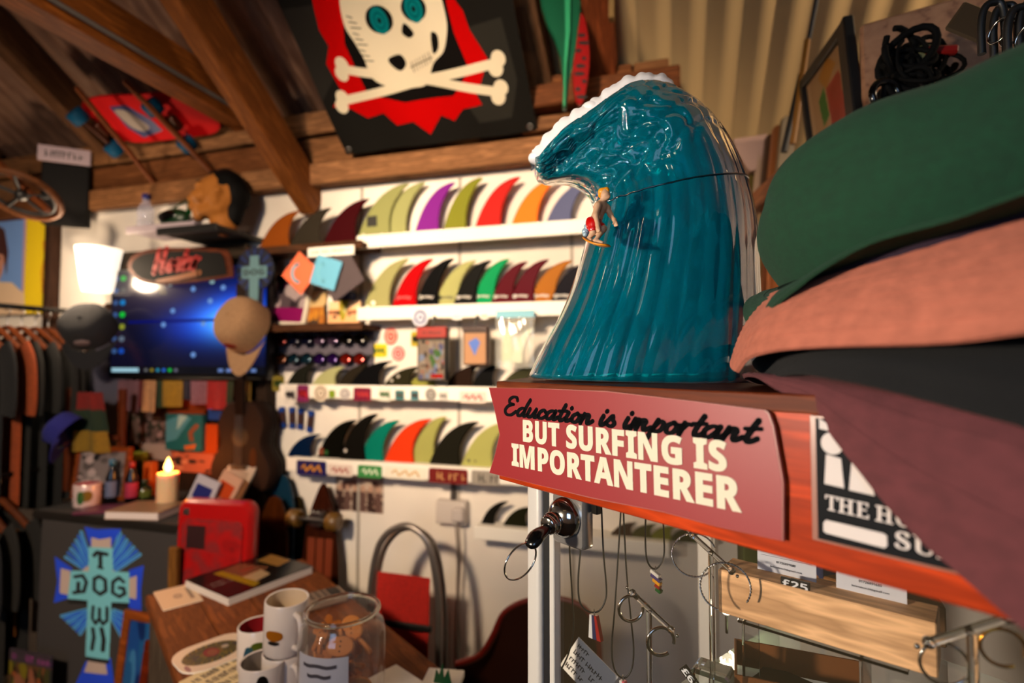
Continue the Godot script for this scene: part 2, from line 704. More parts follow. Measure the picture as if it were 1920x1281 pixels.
# wood whose grain runs along the object's own x, y or z axis
func wood(base: Color, axis := 0, rough := 0.7, contrast := 0.35, coat := 0.0) -> StandardMaterial3D:
	var key := "wood %s %s %s %s" % [base, axis, rough, coat]
	if cache.has(key):
		return cache[key]
	if not tx.has("grain"):
		tx.grain = noise_tex(0.012, [Color(0.62, 0.6, 0.58), Color(0.86, 0.85, 0.84), Color(0.74, 0.72, 0.7), Color(1, 1, 1), Color(0.8, 0.78, 0.76)], 512, 4, 7)
	var m := StandardMaterial3D.new()
	m.albedo_color = base
	m.albedo_texture = tx.grain
	m.roughness = rough
	m.metallic_specular = 0.25
	m.uv1_triplanar = true
	m.uv1_triplanar_sharpness = 4.0
	var s := Vector3(7, 7, 7) * (0.6 + contrast)
	s[axis] = 0.7
	m.uv1_scale = s
	if coat > 0.0:
		m.clearcoat_enabled = true
		m.clearcoat = coat
		m.clearcoat_roughness = 0.1
	cache[key] = m
	return m

func cloth(base: Color, rough := 0.95, fine := 60.0) -> StandardMaterial3D:
	var key := "cloth %s %s" % [base, fine]
	if cache.has(key):
		return cache[key]
	if not tx.has("cloth"):
		tx.cloth = noise_tex(0.03, [Color(0.8, 0.8, 0.8), Color(1, 1, 1)], 256, 3, 3)
		tx.weave = noise_tex(0.11, [], 256, 2, 5, true)
	var m := StandardMaterial3D.new()
	m.albedo_color = base
	m.albedo_texture = tx.cloth
	m.roughness = rough
	m.uv1_triplanar = true
	m.uv1_scale = Vector3(fine, fine, fine) * 0.2
	m.normal_enabled = true
	m.normal_texture = tx.weave
	m.normal_scale = 0.4
	m.rim_enabled = true
	m.rim = 0.1
	m.rim_tint = 0.6
	cache[key] = m
	return m

func glass_pane(a := 0.06, tint := Color(0.9, 1.0, 0.95)) -> StandardMaterial3D:
	var m := StandardMaterial3D.new()
	m.albedo_color = Color(tint.r, tint.g, tint.b, a)
	m.transparency = BaseMaterial3D.TRANSPARENCY_ALPHA
	m.roughness = 0.02
	return m

func clear_solid(tint: Color, a := 0.0, rough := 0.03, ior := 0.045) -> StandardMaterial3D:
	var m := StandardMaterial3D.new()
	m.albedo_color = Color(tint.r, tint.g, tint.b, a)
	m.transparency = BaseMaterial3D.TRANSPARENCY_ALPHA
	m.refraction_enabled = true
	m.refraction_scale = ior
	m.roughness = rough
	return m

var M := {}
func make_materials() -> void:
	M.chrome = mat(Color(0.75, 0.74, 0.72), 0.12, 1.0)
	M.steel = mat(Color(0.6, 0.6, 0.6), 0.3, 1.0)
	M.black = mat(Color(0.02, 0.02, 0.022), 0.5)
	M.black_gloss = mat(Color(0.015, 0.015, 0.017), 0.15)
	M.white = mat(Color(0.9, 0.89, 0.86), 0.6)
	M.paper = mat(Color(0.88, 0.86, 0.82), 0.8)
	M.pine = wood(Color(0.78, 0.55, 0.33), 0, 0.6, 0.5)
	M.brown = wood(Color(0.36, 0.2, 0.1), 0, 0.6)
	M.orange_wood = wood(Color(0.74, 0.24, 0.06), 0, 0.35, 0.3, 0.3)
	M.glass = glass_pane(0.12, Color(0.4, 0.36, 0.27))
	M.acrylic = clear_solid(Color(0.97, 0.98, 0.98))

# ---------------------------------------------------------------- the setting
const ROOF_H := 2.48
const ROOF_T := 0.65

func roof_y(z: float) -> float:
	return ROOF_H + (z + 1.86) * ROOF_T if z < 1.0 else ROOF_H + 2.86 * ROOF_T - (z - 1.0) * ROOF_T

func board(c: Vector3, s: Vector3, bevel := 0.003, turn := Basis()) -> MB:
	var m := MB.new()
	m.box(c, s, bevel, turn)
	return m

func make_room() -> void:
	var plaster := StandardMaterial3D.new()
	plaster.albedo_color = Color(0.9, 0.87, 0.83)
	plaster.albedo_texture = noise_tex(0.008, [Color(0.88, 0.87, 0.86), Color(1, 1, 1)], 256, 4, 21)
	plaster.uv1_triplanar = true
	plaster.uv1_scale = Vector3(0.6, 0.6, 0.6)
	plaster.roughness = 0.85
	plaster.normal_enabled = true
	plaster.normal_texture = noise_tex(0.03, [], 256, 3, 22, true)
	plaster.normal_scale = 0.15
	M.plaster = plaster
	# floor boards: those the photograph shows are pieces, the rest one slab
	var floor_o := struct("floor", board(Vector3(-1.0, -0.05, 0.3), Vector3(6.2, 0.1, 6.2), 0.0), mat(Color(0.3, 0.22, 0.15), 0.8))
	for i in 14:
		part(floor_o, "plank", board(Vector3(-3.97 + 0.19 * i, 0.01, -0.4), Vector3(0.184, 0.02, 3.0), 0.003), wood([Color(0.62, 0.56, 0.46), Color(0.56, 0.5, 0.41), Color(0.66, 0.6, 0.5)][i % 3], 2, 0.65))
	# back wall, with the timbers at its head
	var wall := struct("wall_back", board(Vector3(-2.05, 1.1, -1.96), Vector3(4.1, 2.2, 0.2), 0.0), plaster)
	for row in 3:
		var x := -4.05
		var k := 0
		while x < 0.0:
			var len_: float = [1.35, 1.0, 1.6][(k + row) % 3]
			len_ = minf(len_, 0.02 - x)
			var yy: float = [2.2, 2.305, 2.415][row]
			part(wall, "plank", board(Vector3(x + len_ * 0.5, yy, -1.84 + [0.03, 0.0, 0.015][row]), Vector3(len_ - 0.006, [0.085, 0.105, 0.09][row], 0.05), 0.004), wood([Color(0.46, 0.28, 0.15), Color(0.54, 0.37, 0.23), Color(0.58, 0.41, 0.27)][(k + row * 2) % 3], 0, 0.75))
			x += len_
			k += 1
	part(wall, "backing_board", board(Vector3(-2.05, 2.33, -1.92), Vector3(4.1, 0.34, 0.06), 0.0), wood(Color(0.1, 0.06, 0.035), 0, 0.9))
	for sx in [-1.165, -0.745, -0.32]:
		part(wall, "panel_joint", board(Vector3(sx, 1.1, -1.8585), Vector3(0.012, 2.1, 0.005), 0.0), mat(Color(0.62, 0.59, 0.55), 0.8))
	# recess on the right
	struct("wall_right", board(Vector3(2.15, 1.9, 0.0), Vector3(0.2, 5.2, 5.6), 0.0), plaster)
	struct("wall_left", board(Vector3(-4.15, 1.9, 0.0), Vector3(0.2, 5.2, 5.6), 0.0), plaster)
	var rec := struct("wall_recess", board(Vector3(1.03, 1.1, -2.62), Vector3(2.1, 2.4, 0.2), 0.0), wood(Color(0.5, 0.34, 0.2), 0, 0.8))
	part(rec, "side", board(Vector3(-0.02, 1.1, -2.25), Vector3(0.06, 2.2, 0.78), 0.0), plaster)
	part(rec, "low_wall", board(Vector3(1.05, 0.97, -1.96), Vector3(2.1, 1.94, 0.2), 0.0), plaster)
	# wall behind the camera with a window
	var front := struct("wall_front", board(Vector3(-2.4, 2.0, 2.5), Vector3(3.4, 5.0, 0.2), 0.0), plaster)
	part(front, "pier", board(Vector3(1.25, 2.0, 2.5), Vector3(1.7, 5.0, 0.2), 0.0), plaster)
	part(front, "sill_wall", board(Vector3(-0.15, 0.45, 2.5), Vector3(1.12, 1.9, 0.2), 0.0), plaster)
	part(front, "head_wall", board(Vector3(-0.15, 3.55, 2.5), Vector3(1.12, 1.9, 0.2), 0.0), plaster)
	var frame := MB.new()
	for sx in [-0.68, -0.15, 0.38]:
		frame.box(Vector3(sx, 2.0, 2.45), Vector3(0.05, 1.2, 0.06), 0.004)
	for sy in [1.42, 2.0, 2.58]:
		frame.box(Vector3(-0.15, sy, 2.45), Vector3(1.1, 0.05, 0.05), 0.004)
	var win := struct("window_1", frame, mat(Color(0.85, 0.84, 0.8), 0.4))
	var pane := MB.new()
	pane.quad(Vector3(-0.68, 1.42, 2.45), Vector3(-0.68, 2.58, 2.45), Vector3(0.38, 2.58, 2.45), Vector3(0.38, 1.42, 2.45))
	part(win, "pane", pane, M.glass)
	# roof: corrugated sheets, rusty brown on the left and painted cream on the right
	var rust := StandardMaterial3D.new()
	rust.albedo_color = Color(0.85, 0.72, 0.63)
	rust.metallic_specular = 0.3
	rust.albedo_texture = noise_tex(0.02, [Color(0.35, 0.26, 0.2), Color(0.62, 0.56, 0.52), Color(0.42, 0.36, 0.34), Color(0.8, 0.74, 0.7)], 256, 4, 31)
	rust.uv1_triplanar = true
	rust.uv1_scale = Vector3(1.6, 0.5, 0.5)
	rust.roughness = 0.6
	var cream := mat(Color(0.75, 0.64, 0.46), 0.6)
	var roof := struct("ceiling", board(Vector3(-1.0, 4.55, 0.0), Vector3(6.4, 0.06, 6.4), 0.0), mat(Color(0.2, 0.15, 0.1), 0.9))
	var xs := -4.1
	var n := 0
	while xs < 2.1:
		var w := 0.74
		var x0 := xs
		var is_cream := xs > -0.5
		var z0 := -1.92 if xs < -0.5 else -2.7
		var m := MB.new()
		var ribs := 7.0 if is_cream else 10.0
		m.sheet(int(ribs) * 8, 6, func(u: float, v: float):
			var z := lerpf(1.02, z0, v)
			return Vector3(x0 + (w + 0.02) * u, roof_y(z) + 0.05 + 0.011 * cos(u * TAU * ribs) + 0.004 * (n % 2), z), 0.0)
		part(roof, "corrugated_sheet", m, cream if is_cream else rust)
		var m2 := MB.new()
		m2.sheet(2, 2, func(u: float, v: float):
			var z := lerpf(1.0, 2.6, v)
			return Vector3(x0 + (w + 0.02) * u, roof_y(z) + 0.05, z), 0.0)
		part(roof, "far_sheet", m2, rust)
		xs += w
		n += 1
	# timbers
	var dark := Color(0.55, 0.31, 0.11)
	var tie := struct("trim_1", board(Vector3(-1.69, 2.5, -0.3), Vector3(0.1, 0.15, 3.2), 0.006), wood(dark, 2, 0.65))
	var cond := MB.new()
	cond.tube([Vector3(-1.625, 2.455, 1.2), Vector3(-1.625, 2.455, -1.7), Vector3(-1.58, 2.4, -1.8)], 0.008, 10)
	cond.tube([Vector3(-1.58, 2.4, -1.8), Vector3(-1.5, 2.2, -1.79)], 0.008, 10)
	part(tie, "conduit", cond, mat(Color(0.3, 0.28, 0.27), 0.4))
	var brace := MB.new()
	var rake := Basis(Vector3.RIGHT, -atan(0.72))
	brace.box(Vector3.ZERO, Vector3(0.07, 0.14, 2.4), 0.005)
	var b1 := struct("trim_2", brace, wood(Color(0.5, 0.29, 0.12), 2, 0.65))
	b1.position = Vector3(-1.39, 2.088 + 0.72 * 0.97 + 0.02, -1.86 + 0.97)
	b1.basis = rake
	var rk2 := Basis(Vector3.RIGHT, -atan(ROOF_T))
	var k2 := 3
	for rx in [[-1.15, 0.13, Color(0.5, 0.39, 0.3)], [-1.02, 0.09, Color(0.64, 0.54, 0.44)], [-0.43, 0.1, Color(0.5, 0.36, 0.25)], [-0.2, 0.09, Color(0.5, 0.25, 0.12)], [-2.5, 0.07, Color(0.36, 0.24, 0.15)], [-3.3, 0.08, Color(0.36, 0.24, 0.15)]]:
		var rm := MB.new()
		rm.box(Vector3.ZERO, Vector3(rx[1], 0.05 if k2 < 5 else 0.12, 3.3), 0.004)
		var ro := struct("trim_%d" % k2, rm, wood(rx[2], 2, 0.75))
		ro.basis = rk2
		ro.position = Vector3(rx[0], roof_y(-0.45) - 0.03, -0.45)
		k2 += 1
	# purlin ends under the eaves, right of the flag
	var pur := struct("trim_9", board(Vector3(-0.2, 2.345, -1.76), Vector3(0.5, 0.075, 0.11), 0.006), wood(Color(0.42, 0.24, 0.12), 0, 0.7))
	part(pur, "lower_batten", board(Vector3(-0.2, 2.275, -1.79), Vector3(0.56, 0.05, 0.06), 0.004), wood(Color(0.46, 0.31, 0.19), 0, 0.7))
	part(pur, "cover_strip", board(Vector3(-0.15, 2.6, -1.6), Vector3(0.016, 0.22, 0.03), 0.003), mat(Color(0.5, 0.4, 0.25), 0.7))

# ---------------------------------------------------------------- the wave-shaped jar
# left and right edges of the wave from its foot, up the face and over into the lip
var jar_l := []
var jar_r := []
const JAR_D := 0.70

func jar_axis() -> Array:
	return [Vector3(0, 1.45, 0), Vector3(0.9603, 1.45, -0.279), Vector3(-0.279, 1.45, -0.9603)]

func make_wave_jar() -> void:
	jar_l = smooth_line(V3([-0.1731,1.4336,-0.6786,-0.1563,1.4678,-0.6835,-0.136,1.5064,-0.6894,-0.119,1.5452,-0.6944,-0.106,1.5842,-0.6982,-0.0977,1.6161,-0.7006,-0.0907,1.6411,-0.7026,-0.0893,1.659,-0.703,-0.096,1.6755,-0.7011,-0.1082,1.6855,-0.6975,-0.1231,1.6905,-0.6932,-0.1381,1.6905,-0.6888,-0.1517,1.6891,-0.6849,-0.1612,1.6948,-0.6821]), 10)
	jar_r = smooth_line(V3([0.1106,1.428,-0.7611,0.1142,1.4784,-0.7621,0.115,1.5276,-0.7624,0.1139,1.5771,-0.762,0.1114,1.6268,-0.7613,0.104,1.6733,-0.7592,0.0911,1.7164,-0.7554,0.0679,1.7598,-0.7487,0.0375,1.7924,-0.7399,0.0001,1.8157,-0.729,-0.041,1.8171,-0.717,-0.0858,1.7866,-0.704,-0.1283,1.7576,-0.6917,-0.1585,1.72,-0.6829]), 10)
	var ax := jar_axis()
	var back: Vector3 = (ax[2] - ax[0])
	var root := thing("wave_jar", "glossy teal plastic jar shaped like a breaking wave with a small surfer on its face", "jar")
	var body := MB.new()
	jar_shell(body, back, 0.0, false)
	jar_shell(body, back, 0.0052, true)
	var teal := StandardMaterial3D.new()
	teal.albedo_color = Color(0.006, 0.56, 0.65, 0.24)
	teal.transparency = BaseMaterial3D.TRANSPARENCY_ALPHA
	teal.refraction_enabled = true
	teal.refraction_scale = 0.036
	teal.roughness = 0.03
	teal.metallic_specular = 0.35
	part(root, "body", body, teal)
	# foot and inner floor
	# seam between the pot and its lid
	var seam := []
	for i in 72:
		var a := TAU * i / 72
		var u := 0.5 - 0.5 * cos(a)
		var t := lerpf(0.50, 0.415, pow(u, 0.7)) - 0.012 * sin(a)
		seam.append(jar_point(t, a, back, -0.0004))
	var sm := MB.new()
	sm.tube(seam, 0.0011, 8, true)
	part(root, "lid_seam", sm, mat(Color(0.0, 0.1, 0.14), 0.1, 0.0, 0.5))
	# foam along the crest
	var foam := MB.new()
	var rng := RandomNumberGenerator.new()
	rng.seed = 5
	foam.sheet(140, 18, func(u: float, v: float):
		var t := lerpf(0.66, 0.998, u)
		var a := PI + lerpf(-0.27, 1.3, v)
		var lump := absf(sin(u * 30.0 + sin(v * 9.0) * 0.8)) * 0.6 + absf(sin(u * 47.0 + v * 14.0)) * 0.4
		var fade := smoothstep(0.0, 0.10, u)
		var edge := smoothstep(0.0, 0.12, v)
		return jar_point(t, a, back, -0.0008 - fade * edge * (0.0105 + 0.006 * lump)))
	for k in 26:
		var t := lerpf(0.70, 0.995, k / 25.0)
		var p := jar_point(t, PI + 0.12 + rng.randf_range(-0.12, 0.16), back, -0.007)
		foam.ell(p, Vector3(1.25, 0.9, 1.1) * rng.randf_range(0.0045, 0.0115), 12, 8)
	part(root, "foam_crest", foam, mat(Color(0.86, 0.86, 0.88), 0.25, 0.0, 0.4))
	make_jar_surfer(root)

func jar_edge(line: Array, t: float) -> Vector3:
	var x := clampf(t, 0.0, 1.0) * (line.size() - 1)
	var i := mini(int(x), line.size() - 2)
	return line[i].lerp(line[i + 1], x - i)

func jar_base(t: float, a: float, back: Vector3, inset: float) -> Vector3:
	var l := jar_edge(jar_l, t)
	var r := jar_edge(jar_r, t)
	var u := 0.5 - 0.5 * cos(a)
	if u < 0.5:
		u = lerpf(u, 0.5 - 0.5 * pow(absf(2.0 * u - 1.0), 0.85), 0.5)
	var wide := l.distance_to(r)
	var deep := minf(0.076, 0.22 * wide + 0.034) * lerpf(1.0, 0.62, smoothstep(0.6, 1.0, t))
	# the foot is a little wider than the middle
	deep *= 1.0 + 0.12 * (1.0 - smoothstep(0.0, 0.25, t))
	var s := sin(a)
	var across := signf(s) * pow(absf(s), lerpf(0.72, 1.0, smoothstep(0.45, 0.9, u)))
	# the face of the wave is hollowed towards the lip on the near side
	var hollow := 0.0
	if s > 0.0:
		hollow = 0.026 * smoothstep(0.35, 0.6, t) * (1.0 - smoothstep(0.85, 1.0, t)) * exp(-pow((u - 0.28) / 0.22, 2.0))
	var side := (r - l).normalized()
	var p := l.lerp(r, u)
	return p - back * (across * (deep - inset) - hollow) + side * inset * cos(a) * 1.0

func jar_relief(t: float, a: float) -> float:
	var u := 0.5 - 0.5 * cos(a)
	var s := sin(a)
	# flutes that run up the face, sharp between broad panels
	var fl := absf(sin(u * 23.0 * PI * 0.5 + 0.4 * sin(t * 7.0)))
	var d := 0.0030 * pow(fl, 0.6) * (1.0 - 0.8 * smoothstep(0.46, 0.56, t)) * lerpf(1.0, 0.35, smoothstep(0.3, 0.6, u))
	# long ripples
	d += 0.0006 * sin(t * 26.0 + u * 9.0) * sin(u * 17.0 + t * 5.0) * (1.0 - smoothstep(0.45, 0.6, t))
	# scale-like lobes under the lip
	var k := smoothstep(0.47, 0.58, t) * smoothstep(0.02, 0.14, u) * (1.0 - smoothstep(0.84, 0.97, u))
	if k > 0.0:
		var row := t * 15.0 + 0.5 * sin(u * 7.0)
		var ri := floorf(row)
		var col := u * 6.5 + 0.4 * sin(t * 40.0) + 0.5 * fmod(ri, 2.0)
		var q := Vector2(fposmod(col, 1.0) - 0.5, row - ri - 0.1)
		var r := sqrt(q.x * q.x * 3.4 + q.y * q.y)
		d += k * 0.0042 * (1.0 - smoothstep(0.55, 0.95, r)) * (0.55 + 0.6 * r)
	return d * (1.0 if s > -0.2 else 0.5)

func jar_point(t: float, a: float, back: Vector3, inset := 0.0) -> Vector3:
	var p := jar_base(t, a, back, maxf(inset, 0.0))
	var e := 0.01
	var n := (jar_base(t, a + e, back, 0.0) - jar_base(t, a - e, back, 0.0)).cross(jar_base(minf(t + e, 1.0), a, back, 0.0) - jar_base(maxf(t - e, 0.0), a, back, 0.0)).normalized()
	var c := jar_edge(jar_l, t).lerp(jar_edge(jar_r, t), 0.5)
	if n.dot(p - c) < 0.0:
		n = -n
	var swell := 0.0
	if inset > 0.0:
		swell = 0.0022 * sin(t * 22.0 + 3.0 * sin(a * 3.0)) * sin(a * 8.0 + 2.0 * sin(t * 13.0))
	return p + n * ((jar_relief(t, a) if inset <= 0.0 else jar_relief(t, a) * 0.3 + swell * 1.5) - minf(inset, 0.0))

func jar_shell(m: MB, back: Vector3, inset: float, inner: bool) -> void:
	var nt := 120
	var na := 300
	var rings := []
	for j in nt + 1:
		var t := float(j) / nt
		if inner:
			t = lerpf(0.025, 0.985, t)
		var ring := []
		for i in na:
			ring.append(jar_point(t, TAU * i / na, back, inset))
		rings.append(ring)
	# round off the foot and the lip
	var cap0 := Vector3.ZERO
	var cap1 := Vector3.ZERO
	for i in na:
		cap0 += rings[0][i] / na
		cap1 += rings[nt][i] / na
	var first := []
	var last := []
	var lip: Vector3 = (jar_edge(jar_l, 1.0) - jar_edge(jar_l, 0.97)).normalized() * 0.006
	for i in na:
		first.append(cap0.lerp(rings[0][i], 0.97) - Vector3(0, 0.004, 0))
		last.append(cap1.lerp(rings[nt][i], 0.72) + lip)
	rings.push_front(first)
	rings.push_back(last)
	m.soft()
	for j in rings.size() - 1:
		for i in na:
			var k := (i + 1) % na
			if inner:
				m.quad(rings[j][i], rings[j][k], rings[j + 1][k], rings[j + 1][i])
			else:
				m.quad(rings[j][k], rings[j][i], rings[j + 1][i], rings[j + 1][k])
	for i in na:
		var k := (i + 1) % na
		var c0 := cap0 - Vector3(0, 0.004, 0)
		var c1 := cap1 + lip * 1.3
		if inner:
			m.tri(c0, first[k], first[i])
			m.tri(c1, last[i], last[k])
		else:
			m.tri(c0, first[i], first[k])
			m.tri(c1, last[k], last[i])

func make_jar_surfer(root: Node3D) -> void:
	# joints of the figure, crouched on the board with its back to the left
	var skin := mat(Color(0.74, 0.58, 0.45), 0.55)
	var b := MB.new()
	var hip_l := Vector3(-0.0798, 1.6086, -0.6079)
	var hip_r := Vector3(-0.0777, 1.6124, -0.621)
	var waist := Vector3(-0.0763, 1.6183, -0.6151)
	var chest := Vector3(-0.0719, 1.6296, -0.6143)
	var neck := Vector3(-0.0692, 1.6365, -0.613)
	var head := Vector3(-0.0661, 1.643, -0.6129)
	var bones := [
		[hip_l, hip_r, 0.0058, 0.0058], [hip_l.lerp(hip_r, 0.5), waist, 0.0068, 0.0062], [waist, chest, 0.0062, 0.0074], [chest, neck, 0.0072, 0.0034],
		[neck, head, 0.0030, 0.0046], [head, Vector3(-0.0668, 1.6465, -0.6137), 0.0052, 0.0050], [Vector3(-0.0642, 1.6399, -0.6114), Vector3(-0.0647, 1.6424, -0.6112), 0.0030, 0.0036],
		[Vector3(-0.0622, 1.6413, -0.6104), Vector3(-0.0616, 1.64, -0.6103), 0.0009, 0.0013],
		[Vector3(-0.0721, 1.634, -0.6164), Vector3(-0.0738, 1.6291, -0.6054), 0.0046, 0.0044], [Vector3(-0.0738, 1.6291, -0.6054), Vector3(-0.0757, 1.6169, -0.6007), 0.0040, 0.0033], [Vector3(-0.0757, 1.6169, -0.6007), Vector3(-0.073, 1.6049, -0.5974), 0.0033, 0.0024],
		[Vector3(-0.073, 1.6049, -0.5974), Vector3(-0.0728, 1.6002, -0.5953), 0.0026, 0.0022],
		[Vector3(-0.0685, 1.6333, -0.6174), Vector3(-0.065, 1.6296, -0.6184), 0.0042, 0.0038], [Vector3(-0.065, 1.6296, -0.6184), Vector3(-0.0605, 1.6203, -0.6156), 0.0037, 0.0029], [Vector3(-0.0605, 1.6203, -0.6156), Vector3(-0.0558, 1.6125, -0.6107), 0.0029, 0.0021],
		[Vector3(-0.0558, 1.6125, -0.6107), Vector3(-0.0545, 1.6089, -0.609), 0.0023, 0.0019],
		[hip_l, Vector3(-0.0793, 1.5984, -0.6039), 0.0052, 0.0038], [Vector3(-0.0793, 1.5984, -0.6039), Vector3(-0.0846, 1.592, -0.6065), 0.0037, 0.0021], [Vector3(-0.0846, 1.592, -0.6065), Vector3(-0.0814, 1.5894, -0.6012), 0.0021, 0.0018],
		[hip_r, Vector3(-0.0679, 1.6022, -0.6051), 0.0053, 0.0040], [Vector3(-0.0679, 1.6022, -0.6051), Vector3(-0.0759, 1.5883, -0.6007), 0.0039, 0.0023], [Vector3(-0.0759, 1.5883, -0.6007), Vector3(-0.0685, 1.5849, -0.5987), 0.0024, 0.0019],
	]
	# fingers and thumbs
	for k in 4:
		bones.append([Vector3(-0.0545, 1.6089, -0.609) + Vector3(0.0008 * (k - 1.5), 0, 0.0006 * (k - 1.5)), Vector3(-0.0538, 1.6047, -0.6071) + Vector3(0.0013 * (k - 1.5), 0.0004 * absf(k - 1.5), 0.0008 * (k - 1.5)), 0.0008, 0.0006])
		bones.append([Vector3(-0.0728, 1.6002, -0.5953) + Vector3(0.0008 * (k - 1.5), 0, 0.0006 * (k - 1.5)), Vector3(-0.0721, 1.5963, -0.5945) + Vector3(0.0012 * (k - 1.5), 0.0004 * absf(k - 1.5), 0.0008 * (k - 1.5)), 0.0008, 0.0006])
	bones.append([Vector3(-0.0557, 1.6107, -0.6086), Vector3(-0.0572, 1.6072, -0.6061), 0.0009, 0.0007])
	bones.append([Vector3(-0.0722, 1.602, -0.5955), Vector3(-0.0704, 1.5993, -0.595), 0.0009, 0.0007])
	sdf_add(b, bones, 0.00075, 0.0022)
	var body := part(root, "surfer_figure", b, skin, "small painted surfer figure")
	var hair := MB.new()
	sdf_add(hair, [[Vector3(-0.0699, 1.6474, -0.6139), Vector3(-0.0649, 1.6486, -0.6132), 0.0042, 0.0036], [Vector3(-0.0713, 1.6443, -0.6155), Vector3(-0.0699, 1.6474, -0.6139), 0.0036, 0.0045], [Vector3(-0.0649, 1.6486, -0.6132), Vector3(-0.0628, 1.6458, -0.6107), 0.0030, 0.0014]], 0.0008, 0.002)
	part(body, "hair", hair, mat(Color(0.85, 0.55, 0.06), 0.4))
	var eyes := MB.new()
	for e in [Vector3(-0.0636, 1.6425, -0.6089), Vector3(-0.0622, 1.6431, -0.6111)]:
		eyes.ell(e, Vector3.ONE * 0.0006, 8, 6)
	part(body, "eyes", eyes, mat(Color(0.1, 0.07, 0.05), 0.4))
	var sh := MB.new()
	sdf_add(sh, [[hip_l, hip_r, 0.0070, 0.0070], [hip_l.lerp(hip_r, 0.5), waist, 0.0076, 0.0062], [hip_l, Vector3(-0.0794, 1.6023, -0.6049), 0.0064, 0.0054], [hip_r, Vector3(-0.0705, 1.6045, -0.6064), 0.0064, 0.0054], [Vector3(-0.0831, 1.6132, -0.61), Vector3(-0.0823, 1.6071, -0.6082), 0.0052, 0.0052]], 0.0008, 0.0025)
	part(body, "shorts", sh, mat(Color(0.72, 0.03, 0.02), 0.3, 0.0, 0.4))
	var nose := Vector3(-0.0913, 1.5953, -0.6108)
	var tail := Vector3(-0.0599, 1.58, -0.5949)
	for layer in 2:
		var bm := MB.new()
		bm.sheet(28, 14, func(u: float, v: float):
			var s := (u * 2.0 - 1.0)
			var w := (0.0105 if layer == 0 else 0.0086) * pow(maxf(0.0, 1.0 - pow(absf(s), 2.6)), 0.5)
			var side := (tail - nose).cross(Vector3.UP).normalized()
			var a := TAU * v
			return nose.lerp(tail, u) + side * w * cos(a) + Vector3(0, -0.003 * sin(u * PI) + (0.0012 if layer == 1 else 0.0) + (0.0019 if layer == 0 else 0.0008) * sin(a) * pow(maxf(0.0, 1.0 - s * s), 0.3), 0))
		if layer == 0:
			part(root, "surfboard", bm, mat(Color(0.9, 0.55, 0.06), 0.35), "yellow surfboard under the figure")
		else:
			part(root.get_node("surfboard"), "deck_top", bm, mat(Color(0.55, 0.36, 0.18), 0.5))
	var spray := MB.new()
	for k in 9:
		var q: Vector3 = Vector3(-0.0891, 1.5986, -0.6125).lerp(Vector3(-0.0866, 1.6147, -0.6174), k / 8.0)
		spray.ell(q + Vector3(0.0012 * sin(k * 2.1), 0, 0.001 * cos(k * 1.3)), Vector3.ONE * (0.0034 + 0.0012 * sin(k * 3.7)), 10, 8)
	part(root, "spray", spray, mat(Color(0.55, 0.66, 0.72), 0.2, 0.0, 0.5), "pale splash behind the surfer")

# ---------------------------------------------------------------- the glass display case and what is on its front
const CASE_AT := Vector3(-0.2088, 0, -0.6579)
const CASE_TURN := -0.6075

func case_thing(called: String, label: String, category: String, group := "") -> Node3D:
	return thing(called, label, category, CASE_AT, CASE_TURN, group)

